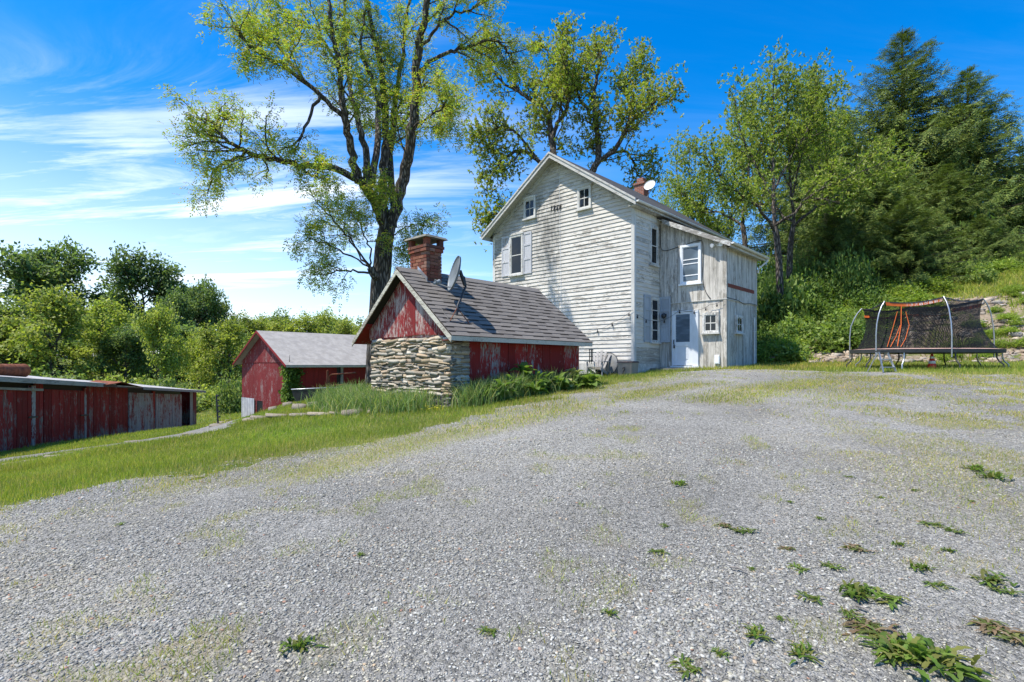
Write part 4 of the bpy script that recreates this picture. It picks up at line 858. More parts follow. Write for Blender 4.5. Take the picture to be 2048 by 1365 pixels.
# ------------------------------------------------------------------ growing things
def unit(a): return a / np.maximum(np.linalg.norm(a, axis=-1, keepdims=True), 1e-9)
def leaf_quads(P, D, S, L, W, fold=0.18):
    N = np.cross(D, S); L = L[:, None]; W = W[:, None]; mid = P + D * L * 0.45
    V = np.stack([P, mid + S * W * 0.5 + N * W * fold, P + D * L - N * L * 0.10, mid - S * W * 0.5 + N * W * fold], 1)
    return V.reshape(-1, 3)
def leaf_cols(n, cols, r, amount=0.28):
    cols = np.array(cols); c = cols[r.integers(0, len(cols), n)]; k = 1 + r.uniform(-amount, amount, (n, 1)); return np.repeat(np.clip(c * k, 0, 1), 4, 0)
def rand_dirs(n, r): return unit(r.normal(size=(n, 3)))
def pinnate(P, D, r, size, pairs=3, lw=0.34, cols=None, droop=0.25, wr=0.42):
    """compound leaves: a few opposite leaflets and one at the end"""
    n = len(P); D = unit(D); S = unit(np.cross(D, rand_dirs(n, r) * 0.5 + np.array([0, 0, 1.0]))); L = size * r.uniform(0.7, 1.2, n)
    Vs = []; C = []
    for j in range(pairs):
        t = (j + 0.6) / (pairs + 0.3); base = P + D * (L * t)[:, None] - np.array([0, 0, 1.0]) * (L * t * t * droop)[:, None]; ll = L * lw * (1.15 - 0.35 * t)
        for sg_ in (-1, 1):
            d = unit(S * sg_ * 0.85 + D * 0.55 - np.array([0, 0, droop]) + r.normal(0, 0.15, (n, 3))); Vs.append(leaf_quads(base, d, unit(np.cross(d, np.cross(S, D) + 1e-6)), ll, ll * wr))
            C.append(leaf_cols(n, cols, r))
    base = P + D * L[:, None] * 0.9 - np.array([0, 0, 1.0]) * (L * droop * 0.8)[:, None]; d = unit(D - np.array([0, 0, droop * 1.5])); Vs.append(leaf_quads(base, d, S, L * lw, L * lw * wr)); C.append(leaf_cols(n, cols, r))
    return np.concatenate(Vs), np.concatenate(C)
def star(P, D, r, size, k=6, cols=None, w=0.42, droop=0.35):
    """a whorl of leaves at a twig's end"""
    n = len(P); Vs = []; C = []
    for j in range(k):
        d = unit(rand_dirs(n, r) * 0.95 + unit(D) * 0.55 - np.array([0, 0, droop]) * r.random((n, 1))); s_ = unit(np.cross(d, rand_dirs(n, r) * 0.6 + np.array([0, 0, 1.0]))); L = size * r.uniform(0.65, 1.2, n)
        Vs.append(leaf_quads(P, d, s_, L, L * w)); C.append(leaf_cols(n, cols, r))
    return np.concatenate(Vs), np.concatenate(C)
def leaves_mesh(name, V, C, mat): return quads_mesh(name, V, np.arange(len(V)).reshape(-1, 4), mat, C)

class Tree:
    def __init__(s, seed): s.r = np.random.default_rng(seed); s.seg = []; s.nodes = []; s.nd = []
    def limb(s, guide, r0, r1, wob=0.04, sub=5):
        G = np.array([tuple(g) for g in guide], float); out = []
        for i in range(len(G) - 1):
            p0, p1, p2, p3 = G[max(i - 1, 0)], G[i], G[i + 1], G[min(i + 2, len(G) - 1)]
            for k in range(sub):
                t = k / sub; out.append(0.5 * (2 * p1 + (p2 - p0) * t + (2 * p0 - 5 * p1 + 4 * p2 - p3) * t * t + (3 * p1 - p0 - 3 * p2 + p3) * t ** 3))
        out.append(G[-1]); out = np.array(out); out[1:-1] += s.r.normal(0, wob, (len(out) - 2, 3)); rad = np.linspace(r0, r1, len(out)); s.seg.append((out, rad)); return out, rad
    def grow(s, p, d, L, r, lev, o):
        n = max(3, int(L / o['seg'])); pts = [np.array(p)]; d = unit(np.array(d)); ds = [d]
        for i in range(n):
            d = unit(d + s.r.normal(0, o['wig'], 3) + np.array([0, 0, o['up'][min(lev, len(o['up']) - 1)]])); pts.append(pts[-1] + d * L / n); ds.append(d)
        pts = np.array(pts); rad = np.linspace(r, max(r * 0.4, 0.006), n + 1); s.seg.append((pts, rad))
        if lev >= o['max']:
            for i in range(max(1, int(n * o.get('bare', 0.3))), n + 1): s.nodes.append(pts[i]); s.nd.append(ds[i])
            return
        s.sprout(pts, rad, lev, L, o, ds)
        s.nodes.append(pts[-1]); s.nd.append(ds[-1])
    def sprout(s, pts, rad, lev, L, o, ds=None, t0=0.2, k=None, length=None):
        n = len(pts) - 1; k = max(2, int(L * o['dens'][min(lev, len(o['dens']) - 1)])) if k is None else k
        for j in range(k):
            t = t0 + (1 - t0) * (j + s.r.random()) / k; f = t * n; i = min(int(f), n - 1); p = pts[i] + (pts[i + 1] - pts[i]) * (f - i); d0 = unit(pts[i + 1] - pts[i])
            side = rand_dirs(1, s.r)[0]; side = unit(side - d0 * side.dot(d0)); side = side + np.array([0, 0, o.get('sideup', 0.15)])
            a = s.r.uniform(*o['ang']); d = d0 * math.cos(a) + side * math.sin(a)
            ln = (length if length else L * o['ratio']) * (1.0 - 0.45 * t) * s.r.uniform(0.6, 1.25); s.grow(p, d, ln, min(rad[i] * 0.6, ln * 0.022 + 0.006), lev + 1, o)
    def wood(s, name, mat, minr=0.0):
        VV = []; FF = []; base = 0
        for pts, rad in s.seg:
            k = 10 if rad[0] > 0.12 else 6 if rad[0] > 0.04 else 4 if rad[0] > 0.015 else 3; n = len(pts)
            T = np.gradient(pts, axis=0); T = unit(T); ref = np.array([0.3, 0.9, 0.1]) if abs(T[0][2]) > 0.5 else np.array([0, 0, 1.0]); U = unit(np.cross(T, ref)); W = np.cross(T, U)
            th = np.linspace(0, 2 * math.pi, k, endpoint=False); ring = (U[:, None] * np.cos(th)[None, :, None] + W[:, None] * np.sin(th)[None, :, None]) * rad[:, None, None]
            VV.append((pts[:, None] + ring).reshape(-1, 3)); i, j = np.meshgrid(np.arange(n - 1), np.arange(k), indexing='ij'); a = base + i * k + j; b = base + i * k + (j + 1) % k
            FF.append(np.stack([a, b, b + k, a + k], -1).reshape(-1, 4)); base += n * k
        return quads_mesh(name, np.concatenate(VV), np.concatenate(FF), mat, smooth=True)
    def nodes_np(s): return np.array(s.nodes), np.array(s.nd)

def place_tree(name, wood, crown, loc, rz=0.0, scl=(1, 1, 1), label=None, cat='tree', group=None, trunk='trunk', leafname='crown'):
    e = empty(name, loc, rz); e.scale = scl; tag(e, label, cat, group)
    if wood is not None: link(trunk, wood, e)
    if crown is not None: link(leafname, crown, e)
    return e
def rooted(T, base):
    """move a tree modelled in place so that its root is the origin"""
    b = np.array(base); T.seg = [(p - b, r_) for p, r_ in T.seg]; T.nodes = [p - b for p in T.nodes]

# ---- the big locust behind the stone outbuilding
T = Tree(7); Y = 18.0
def g(*pts): return [at(px, py, Y + (dy[0] if dy else 0)) for px, py, *dy in pts]
OPT = dict(seg=0.20, wig=0.20, up=(0.05, 0.04, -0.02), dens=(2.6, 3.4, 5.0), ang=(0.5, 1.15), ratio=0.52, max=3, bare=0.45)
tr, rr = T.limb(g((752, 800), (755, 700), (760, 590), (768, 500), (776, 450)), 0.38, 0.26, 0.01)
limbs = []
KF_ = [1.7]
def L_(r0, r1, *pts, k=None, length=1.5, t0=0.25): limbs.append((T.limb(g(*pts), r0 * 0.86, r1 * 0.86, 0.03), int(k * KF_[0]), length, t0))
L_(0.25, 0.16, (773, 462), (757, 415, -.2), (736, 382, -.5), (714, 354, -.8), k=3, length=0.8)
L_(0.13, 0.03, (718, 358, -.8), (660, 336, -1.2), (600, 331, -1.6), (540, 318, -2), (490, 303, -2.3), (452, 280, -2.5), (425, 248, -2.6), (395, 235, -2.6), k=12, length=1.5, t0=0.35)
L_(0.06, 0.02, (492, 304, -2.3), (455, 322, -2.0), (428, 345, -1.9), (415, 388, -1.8), k=5, length=0.9)
L_(0.16, 0.05, (716, 356, -.8), (703, 300, -1), (690, 240, -1.4), (682, 180, -1.6), (673, 110, -1.8), (663, 50, -2), (655, -30, -2), k=9, length=1.5)
L_(0.14, 0.04, (735, 375, -.5), (728, 295, -.2), (713, 230, 0), (700, 175, .3), (690, 90, .5), (690, 20, .8), (700, -60, 1), k=9, length=1.5)
L_(0.14, 0.04, (742, 372, -.4), (757, 270, .2), (756, 205, .6), (738, 140, .8), (722, 95, 1), (732, 20, 1.2), k=8, length=1.3)
L_(0.20, 0.07, (774, 455), (768, 370, .5), (771, 280, .9), (770, 200, 1.2), (760, 120, 1.5), (742, 45, 1.7), (726, -40, 1.8), k=10, length=1.6)
L_(0.24, 0.10, (782, 455), (800, 385, 0), (816, 320, -.2), (827, 245, -.4), (832, 170, -.6), (837, 100, -.8), (848, 40, -1), (862, -40, -1), k=8, length=1.5)
L_(0.15, 0.05, (790, 430, .3), (781, 330, 1.0), (786, 230, 1.6), (800, 140, 2.1), (812, 60, 2.6), (820, -30, 2.8), k=9, length=1.6)
L_(0.09, 0.03, (834, 150, -.6), (880, 113, -.6), (930, 93, -.5), (985, 82, -.3), (1012, 100, -.2), (1030, 128, 0), k=9, length=1.1)
L_(0.07, 0.03, (837, 105, -.8), (868, 62, -1), (905, 30, -1.2), (945, 18, -1.2), (985, -10, -1), k=7, length=1.3)
L_(0.05, 0.02, (842, 172, -.6), (876, 186, -1), (888, 222, -1.1), (905, 243, -1.2), k=6, length=0.9)
L_(0.09, 0.03, (690, 238, -1.4), (640, 190, -1.8), (580, 142, -2.2), (530, 110, -2.6), (490, 80, -2.8), (462, 52, -2.9), k=11, length=1.3)
L_(0.06, 0.02, (612, 165, -2), (570, 110, -1.6), (535, 62, -1.3), (490, 22, -1.2), k=7, length=1.2)
L_(0.06, 0.02, (684, 150, -1.6), (640, 70, -1), (590, 38, -0.6), (530, 20, -0.4), k=7, length=1.3)
L_(0.05, 0.02, (827, 250, -.4), (860, 235, -1.4), (885, 215, -2), (900, 190, -2.2), k=5, length=1.0)
L_(0.05, 0.02, (773, 300, .9), (820, 265, 2.0), (865, 225, 2.6), (895, 165, 3), k=6, length=1.2)
L_(0.06, 0.02, (640, 192, -1.8), (610, 255, -2.2), (590, 290, -2.2), (560, 300, -2.2), k=4, length=0.8)
L_(0.06, 0.02, (600, 331, -1.6), (620, 350, -2.4), (640, 345, -3.0), k=6, length=0.9)
# low sprouts from the old stub
T.limb(g((765, 560), (750, 552, -.3), (741, 535, -.4)), 0.17, 0.12, 0.0)
for pts in (((742, 538, -.4), (700, 480, -.8), (660, 435, -1), (618, 388, -1.2)), ((742, 540, -.4), (712, 500, 0), (690, 455, .3), (668, 420, .6)), ((742, 545, -.4), (700, 540, -1), (660, 545, -1.6), (625, 552, -1.8)), ((742, 540, -.4), (735, 490, -.9), (715, 440, -1.2), (690, 420, -1.4)), ((745, 540, -.2), (690, 505, -1.3), (640, 485, -1.8), (605, 470, -2))):
    L_(0.045, 0.012, *pts, k=6, length=0.8, t0=0.35)
for pts in (((785, 470, -.3), (812, 455, -.7), (838, 448, -1), (860, 440, -1.1)), ((790, 500, -.3), (808, 490, -.6), (826, 480, -.8)), ((770, 430, -.4), (760, 400, -.9), (765, 370, -1.2))): L_(0.03, 0.01, *pts, k=6, length=0.6, t0=0.2)
for (P, R_), k, ln, t0 in limbs: T.sprout(P, R_, 1, ln, OPT, None, t0, k, ln)
LB = at(752, 800, Y); LB = (LB.x, LB.y, gz(LB.x, LB.y) - 0.1); rooted(T, LB)
P, D = T.nodes_np(); r = T.r; rep = 4; P = np.repeat(P, rep, 0) + r.normal(0, 0.13, (len(P) * rep, 3)); D = np.repeat(D, rep, 0) * 0.6 + rand_dirs(len(P), r) * 0.9 - np.array([0, 0, 0.25])
LOC = [(0.24, 0.31, 0.045), (0.195, 0.275, 0.045), (0.31, 0.335, 0.05), (0.15, 0.225, 0.045), (0.31, 0.265, 0.07)]
V, C = pinnate(P, D, r, 0.25, 3, 0.34, LOC, 0.3)
print('locust nodes', len(T.nodes), 'segs', len(T.seg), 'leaf verts', len(V))
place_tree('locust_tree', T.wood('trunk', M['bark_dark']), leaves_mesh('crown', V, C, M['leaf_locust']), LB, label='tall forked locust tree with sparse leaves behind the stone outbuilding')

# ---- the walnut behind the house
T = Tree(21); Y = 31.0; limbs = []
OPT2 = dict(seg=0.30, wig=0.22, up=(0.05, 0.05, 0.02), dens=(2.2, 2.5, 3.4), ang=(0.45, 1.1), ratio=0.55, max=3, bare=0.45)
T.limb(g((1130, 760), (1128, 560), (1124, 430)), 0.42, 0.32, 0.02)
L_(0.28, 0.10, (1124, 432), (1110, 335), (1104, 288, .3), (1100, 250, .5), (1088, 215, .8), (1050, 192, 1), (1028, 170, 1.2), k=10, length=2.2)
L_(0.16, 0.05, (1104, 292, .3), (1112, 252, 0), (1132, 222, -.5), (1140, 180, -1), (1134, 130, -1.2), (1120, 88, -1.3), k=11, length=2.3)
L_(0.28, 0.06, (1126, 435), (1168, 362, -.5), (1195, 326, -.8), (1198, 288, -.8), (1192, 248, -.8), (1188, 190, -.6), (1198, 130, -.3), (1204, 88, 0), k=13, length=2.3)
L_(0.18, 0.04, (1195, 326, -.8), (1230, 298, -1.4), (1250, 262, -1.8), (1270, 236, -2), (1300, 214, -2.2), (1322, 190, -2.3), k=10, length=2.0)
L_(0.10, 0.03, (1250, 262, -1.8), (1262, 225, -1), (1250, 185, -.4), (1262, 150, 0), (1290, 130, .4), k=9, length=2.0)
L_(0.10, 0.03, (1206, 316, -.8), (1248, 302, 0), (1268, 326, .6), (1276, 352, .9), (1304, 345, 1.2), k=8, length=1.6)
L_(0.16, 0.04, (1118, 385), (1080, 326, -.6), (1044, 302, -1), (1010, 315, -1.4), (986, 345, -1.6), (974, 372, -1.6), k=11, length=1.8)
L_(0.10, 0.03, (1050, 192, 1), (1002, 162, 1.4), (975, 120, 1.6), (965, 90, 1.8), k=8, length=1.9)
L_(0.10, 0.03, (1095, 235, .6), (1120, 180, 1.6), (1110, 130, 2.2), (1090, 95, 2.6), k=8, length=2.0)
L_(0.10, 0.03, (1192, 240, -.8), (1160, 200, -.2), (1150, 150, .2), (1165, 105, .4), k=8, length=2.0)
L_(0.09, 0.03, (1118, 420), (1070, 420, -1), (1020, 425, -1.6), (985, 430, -1.9), (965, 440, -2), k=8, length=1.4, t0=0.5)
L_(0.09, 0.03, (1080, 326, -.6), (1030, 262, -1.2), (990, 258, -1.4), (958, 285, -1.5), k=9, length=1.8)
for (P, R_), k, ln, t0 in limbs: T.sprout(P, R_, 1, ln * 0.95, OPT2, None, t0, k, ln * 0.95)
WB = at(1130, 760, Y); WB = (WB.x, WB.y, gz(WB.x, WB.y) - 0.1); rooted(T, WB)
P, D = T.nodes_np(); r = T.r
WAL = [(0.22, 0.30, 0.05), (0.27, 0.33, 0.06), (0.18, 0.255, 0.045), (0.31, 0.34, 0.085), (0.30, 0.26, 0.10)]
P = np.repeat(P, 3, 0) + r.normal(0, 0.27, (len(P) * 3, 3)); D = np.repeat(D, 3, 0); V, C = star(P, D, r, 0.19, 6, WAL, 0.42)
print('walnut nodes', len(T.nodes), 'segs', len(T.seg), 'leaf verts', len(V))
place_tree('walnut_tree', T.wood('trunk', M['bark_dark']), leaves_mesh('crown', V, C, M['leaf_walnut']), WB, label='spreading leafy tree rising behind the white house gable')

# ---- young trees right of the house
YNG = [(0.18, 0.25, 0.05), (0.22, 0.27, 0.058), (0.145, 0.215, 0.045), (0.27, 0.29, 0.12)]
OPT3 = dict(seg=0.28, wig=0.16, up=(0.10, 0.06, 0.02), dens=(2.2, 3.0, 3.0), ang=(0.35, 0.9), ratio=0.5, max=3, bare=0.4)
T = Tree(33); Y = 27.0; limbs = []; KF_[0] = 1.5
T.limb(g((1560, 650), (1560, 590), (1556, 500), (1549, 455)), 0.20, 0.13, 0.01)
L_(0.10, 0.02, (1550, 460), (1522, 422, -.5), (1484, 392, -.9), (1440, 350, -1.2), (1402, 305, -1.4), k=10, length=1.7)
L_(0.12, 0.02, (1549, 456), (1547, 380, .3), (1546, 300, .5), (1546, 220, .6), (1550, 140, .6), k=13, length=1.8)
L_(0.09, 0.02, (1550, 452), (1590, 425, -.6), (1615, 396, -.9), (1665, 368, -1.3), (1725, 342, -1.6), (1790, 318, -1.8), k=13, length=1.7)
L_(0.07, 0.02, (1548, 400, .2), (1510, 330, .8), (1480, 260, 1.1), (1465, 190, 1.2), k=9, length=1.5)
L_(0.07, 0.02, (1547, 380, .3), (1590, 300, .2), (1630, 230, 0), (1650, 180, 0), k=9, length=1.5)
for (P, R_), k, ln, t0 in limbs: T.sprout(P, R_, 1, ln, OPT3, None, t0, k, ln)
b = at(1560, 650, Y); b = (b.x, b.y, gz(b.x, b.y) - 0.3); rooted(T, b); P, D = T.nodes_np()
P = np.repeat(P, 3, 0) + T.r.normal(0, 0.34, (len(P) * 3, 3)); D = np.repeat(D, 3, 0); V, C = star(P, D, T.r, 0.17, 6, YNG, 0.46); print('young nodes', len(P))
YW, YC = T.wood('trunk', M['bark_grey']), leaves_mesh('crown', V, C, M['leaf_young'])
place_tree('young_tree', YW, YC, b, label='slender light green tree, its trunk the left of a pair beside the addition')
b2 = at(1578, 640, 29.0); place_tree('young_tree', YW, YC, (b2.x, b2.y, gz(b2.x, b2.y) - 0.3), 2.4, (0.9, 0.9, 0.95), label='slender light green tree, its trunk the right of a pair beside the addition')
for i, (px, Yd, sc, rz) in enumerate(((1395, 42, 1.0, 1.0), (1452, 46, 1.05, 4.0), (1340, 48, 0.85, 2.0))):
    b3 = at(px, 600, Yd); place_tree('young_tree', YW, YC, (b3.x, b3.y, gz(b3.x, b3.y)), rz, (sc,) * 3, label=('thin pale tree above the addition roof, middle of three', 'thin pale tree above the addition roof, rightmost of three', 'thin pale tree beside the house chimney, leftmost of three')[i], group='thin trees behind the house roof')

for (px, Yd, sc, rz, lab) in ((1492, 36, 1.1, 5.2, 'light green tree filling the gap left of the slender pair'), (1655, 33, 0.95, 0.7, 'light green tree in front of the spruces, right of the slender pair')):
    b3 = at(px, 600, Yd); place_tree('young_tree', YW, YC, (b3.x, b3.y, gz(b3.x, b3.y)), rz, (sc,) * 3, label=lab)
# ---- spruces
def make_spruce(seed, H, R, n_lev, per, dense=1.0):
    T = Tree(seed); r = T.r; tp = np.array([(0, 0, H * t) for t in np.linspace(0, 1, 14)]); T.seg.append((tp, np.linspace(H * 0.014, 0.02, 14))); SP = []; SD = []; SS = []
    for i in range(n_lev):
        t = (i + r.random() * 0.5) / n_lev; z = H * (0.02 + 0.97 * t); L0 = R * ((1 - t) ** 0.92) + 0.12
        for k in range(per if t < 0.8 else per - 2):
            a = 2 * math.pi * (k + r.random() * 0.8) / per + i * 0.9; L = L0 * r.choice([0.5, 0.75, 0.9, 1.0, 1.2]) * r.uniform(0.88, 1.12); d = np.array([math.cos(a), math.sin(a), 0]); n = 9; s_ = np.linspace(0, 1, n)
            rise = 0.06 + 0.50 * t; drop = 0.55 * (1 - t) ** 0.7; pts = np.array([(0, 0, z)]) + d * (L * s_)[:, None] + np.array([0, 0, 1.0]) * (L * (rise * s_ - drop * s_ ** 1.5 + 0.26 * s_ ** 4))[:, None]; pts[1:] += r.normal(0, 0.04, (n - 1, 3)); T.seg.append((pts, np.linspace(0.012 * L + 0.01, 0.008, n)))
            m = int((10 + L * 7.6) * dense); f = r.uniform(0.10, 1.0, m) ** 0.8 * (n - 1); j = np.minimum(f.astype(int), n - 2); p = pts[j] + (pts[j + 1] - pts[j]) * (f - j)[:, None]; side = np.cross(d, (0, 0, 1.0)); hang = r.uniform(0.2, 1.6, (m, 1)) * np.clip(1.15 - t, 0.1, 1)
            dd = side * r.choice([-1, 1], m)[:, None] * r.uniform(0.05, 0.55, (m, 1)) + d * r.uniform(0.05, 0.5, (m, 1)) + np.array([0, 0, 1.0]) * (0.35 * t - hang); SP.append(p); SD.append(dd); SS.append(np.full(m, 0.45 + 0.55 * min(1.0, 2.2 * (1 - t))))
    P = np.concatenate(SP); D = np.concatenate(SD); S_ = np.concatenate(SS); NED = [(0.090, 0.140, 0.036), (0.115, 0.165, 0.04), (0.064, 0.105, 0.032), (0.20, 0.245, 0.06)]
    V, C = pinnate(P, D, r, 0.72 * S_, 4, 0.33, NED, 0.16, 0.26); print('spruce sprays', len(P)); return T.wood('trunk', M['bark_grey']), leaves_mesh('crown', V, C, M['needle'])
SPA = make_spruce(5, 21, 7.4, 46, 9, 1.25); SPB = make_spruce(9, 16, 6.6, 32, 9, 1.35)
for i, (px, top, Yd, m_, rz, wf, lab) in enumerate(((1805, 58, 40, SPA, 0.3, 1.32, 'tallest dark spruce with a pointed crown behind the trampoline'), (1622, 132, 47, SPA, 2.0, 1.0, 'dark narrow spruce top showing above the slender light tree'), (1935, 135, 37, SPA, 4.1, 1.38, 'dark spruce leaning in at the right of the tallest one'), (1752, 300, 32.5, SPB, 1.0, 1.5, 'drooping dark spruce with hanging branches straight behind the trampoline'), (1690, 240, 38, SPB, 3.3, 1.2, 'dark spruce left of the tallest one, half hidden by light leaves'), (1895, 330, 31.5, SPB, 5.0, 1.6, 'drooping dark spruce with low branches above the shale bank'), (2040, 300, 36, SPB, 2.6, 1.3, 'dark spruce cut off by the right edge of the picture'), (1815, 395, 28.5, SPB, 0.6, 1.9, 'low drooping spruce nearest behind the trampoline net'), (1668, 400, 30, SPB, 4.4, 1.5, 'dark low spruce between the slender trunks and the trampoline'), (1960, 430, 29, SPB, 3.0, 1.7, 'low drooping spruce above the right end of the trampoline'))):
    b = at(px, 600, Yd); z0 = gz(b.x, b.y) - 0.2; H = (HZN - top) / FPX * Yd - z0; k = H / (21 if m_ is SPA else 16); place_tree('spruce_tree', m_[0], m_[1], (b.x, b.y, z0), rz, (k * wf, k * wf, k), label=lab, group='spruces behind the trampoline')

# ---- broadleaved trees and bushes of the far wood
def make_broad(seed, H, R, cols, trunk=0.28, nl=9, leaf=0.34, per=7, spread=0.5):
    T = Tree(seed); r = T.r; o = dict(seg=0.5, wig=0.2, up=(0.06, 0.03, 0.0), dens=(1.7, 2.0, 2.0), ang=(0.4, 1.0), ratio=0.55, max=2, bare=0.2)
    tp = np.array([(r.normal(0, 0.1), r.normal(0, 0.1), H * t * 0.8) for t in np.linspace(0, 1, 8)]); tp[0] = 0; T.seg.append((tp, np.linspace(H * 0.022, 0.05, 8)))
    for i in range(nl):
        t = trunk + (0.95 - trunk) * (i + 0.5 * r.random()) / nl; a = i * 2.4 + r.random(); up = 0.15 + 0.75 * t
        q_ = (t - trunk) / (1 - trunk); L = R * (math.sin(math.pi * (0.22 + 0.70 * q_)) ** 1.2 * 0.95 + 0.12) * r.uniform(0.65, 1.15); T.grow((0, 0, H * t * 0.8), (math.cos(a), math.sin(a), up), L * 1.15, 0.05 + 0.012 * L, 0, o)
    T.grow((0, 0, H * 0.75), (0, 0, 1), H * 0.22, 0.05, 0, o); P, D = T.nodes_np(); n = len(P)
    P = np.repeat(P, per, 0) + r.normal(0, spread, (n * per, 3)) * np.array([1, 1, 0.7]); d = unit(rand_dirs(n * per, r) + np.array([0, 0, -0.2])); s_ = unit(np.cross(d, rand_dirs(n * per, r) * 0.7 + np.array([0, 0, 1.0]))); L = leaf * r.uniform(0.6, 1.3, n * per)
    V = leaf_quads(P, d, s_, L, L * 0.62); C = leaf_cols(n * per, cols, r); print('broad leaves', n * per); return T.wood('trunk', M['bark_grey']), leaves_mesh('crown', V, C, M['leaf_far'])
DK = [(0.12, 0.175, 0.068), (0.095, 0.148, 0.058), (0.155, 0.205, 0.08)]; LT = [(0.27, 0.31, 0.065), (0.22, 0.27, 0.058), (0.32, 0.34, 0.085), (0.17, 0.23, 0.05)]; MD = [(0.16, 0.215, 0.065), (0.125, 0.18, 0.055), (0.20, 0.245, 0.08)]; SV = [(0.13, 0.165, 0.095), (0.10, 0.14, 0.07), (0.16, 0.19, 0.11)]
WOODS = dict(dark=[make_broad(40, 12, 5.5, DK, 0.28, 13, 0.46, 9, 0.55), make_broad(41, 13, 5.0, DK, 0.22, 13, 0.46, 9, 0.55)], light=[make_broad(50, 10, 4.5, LT, 0.08, 13, 0.38, 9, 0.5), make_broad(51, 11, 4.2, LT, 0.06, 13, 0.38, 9, 0.5)], mid=[make_broad(60, 10, 4.3, MD, 0.06, 13, 0.40, 9, 0.5)])
def far(px, top, Yd, wpx, kind, lab, i=0, sink=0.3):
    b = at(px, 700, Yd); z0 = gz(b.x, b.y) - sink; H = (HZN - top) / FPX * Yd - z0; v = WOODS[kind]; w, c = v[i % len(v)]; co = np.empty(len(c.vertices) * 3, np.float32); c.vertices.foreach_get('co', co); co = co.reshape(-1, 3); H0 = np.percentile(co[:, 2], 99.7); W0 = (np.percentile(co[:, 0], 98) - np.percentile(co[:, 0], 2)) * 1.02; W = wpx / FPX * Yd
    place_tree('broadleaf_tree', w, c, (b.x, b.y, z0), random.uniform(0, 6.3), (W / W0, W / W0, H / H0), label=lab, group='trees of the wood behind the long shed')
far(92, 482, 95, 165, 'dark', 'round dark tree standing highest at the far left of the wood'); far(285, 502, 90, 120, 'dark', 'tall dark tree second from the left on the skyline', 1); far(392, 560, 84, 90, 'dark', 'dark oval tree right of the two tall skyline trees', 0); far(440, 588, 88, 60, 'mid', 'small tree at the right end of the dark skyline trees'); far(215, 572, 100, 110, 'mid', 'grey green tree between the two tall skyline trees'); far(345, 570, 96, 60, 'light', 'pale thin tree behind the dark oval tree')
far(100, 572, 56, 175, 'light', 'broad yellow green tree with dark forked trunk above the shed roof', 0); far(205, 600, 64, 110, 'light', 'yellow green tree right of the broad forked one', 1); far(318, 606, 52, 105, 'light', 'rounded light green tree above the middle of the shed', 0); far(15, 598, 58, 150, 'mid', 'mid green tree at the left edge of the picture'); far(458, 640, 58, 95, 'light', 'light green tree just left of the barn gable', 1); far(252, 655, 62, 90, 'dark', 'shaded green tree between the two yellow green ones'); far(398, 668, 60, 80, 'light', 'light green tree left of the bare grey trunks', 0)
lb = ('left end', 'second clump from the left', 'third clump from the left', 'middle', 'third clump from the right', 'second clump from the right', 'right end')
for i, px in enumerate((490, 530, 565, 600, 640, 678, 712)): far(px, (628, 640, 622, 632, 618, 634, 640)[i], 100 + 6 * (i % 3), 95, ('light', 'light', 'mid', 'light', 'light', 'light', 'mid')[i], 'pale treetop behind the barn roof, %s of the row' % lb[i], i)
far(-60, 560, 62, 200, 'mid', 'mid green tree just beyond the left edge of the picture'); far(700, 640, 40, 90, 'light', 'small light tree between barn and stone outbuilding', 1)
for i, px in enumerate((60, 150, 240, 330, 420)): far(px, (640, 632, 640, 650, 660)[i], 72 + 3 * (i % 3), 150, ('mid', 'dark', 'mid', 'dark', 'mid')[i], 'shaded inner tree of the wood, %s of five from the left' % ('first', 'second', 'third', 'fourth', 'fifth')[i], i)

def make_bush(seed, R, H, n, leaf, cols, mat, clumps=26):
    r = np.random.default_rng(seed); d = unit(np.abs(r.normal(size=(clumps, 3))) * np.array([1, 1, 1.0]) * np.where(r.random((clumps, 3)) < 0.5, -1, 1)); d[:, 2] = np.abs(d[:, 2]); c = d * np.array([R * 0.8, R * 0.8, H * 0.75]) * r.uniform(0.45, 1.0, (clumps, 1)); k = n // clumps
    P = np.repeat(c, k, 0) + r.normal(0, 1, (clumps * k, 3)) * np.array([R, R, H]) * 0.16; P[:, 2] = np.abs(P[:, 2]); m = len(P); dd = unit(rand_dirs(m, r) + np.array([0, 0, 0.15])); s_ = unit(np.cross(dd, rand_dirs(m, r) * 0.7 + np.array([0, 0, 1.0]))); L = leaf * r.uniform(0.6, 1.3, m)
    V = leaf_quads(P, dd, s_, L, L * 0.6); st = MB()
    for i in range(0, clumps, 3): st.tube([(0, 0, -0.1), tuple(c[i] * 0.5 + np.array([0, 0, 0.05 * H])), tuple(c[i])], [0.03 * R, 0.018 * R, 0.006 * R], 4, False)
    return st.mesh('stem', M['bark_grey']), leaves_mesh('foliage', V, leaf_cols(m, cols, r), mat)
BU = dict(far_silver=make_bush(70, 3.0, 3.2, 2600, 0.30, SV, M['leaf_far']), far_green=make_bush(71, 3.0, 3.2, 2600, 0.32, LT, M['leaf_far']), far_mid=make_bush(72, 3.0, 3.4, 2600, 0.32, MD, M['leaf_far']),
          near_bright=make_bush(73, 1.2, 1.1, 2600, 0.13, [(0.19, 0.27, 0.05), (0.235, 0.29, 0.055), (0.15, 0.225, 0.045)], M['leaf_bush']), near_dark=make_bush(74, 1.3, 1.5, 2600, 0.15, [(0.11, 0.18, 0.045), (0.14, 0.205, 0.05), (0.09, 0.15, 0.04)], M['leaf_bush']), near_broad=make_bush(75, 1.2, 1.3, 1500, 0.21, [(0.17, 0.24, 0.06), (0.21, 0.265, 0.08), (0.13, 0.195, 0.05)], M['leaf_bush']))  # undergrowth kinds: bright green, dark green and broad leaved
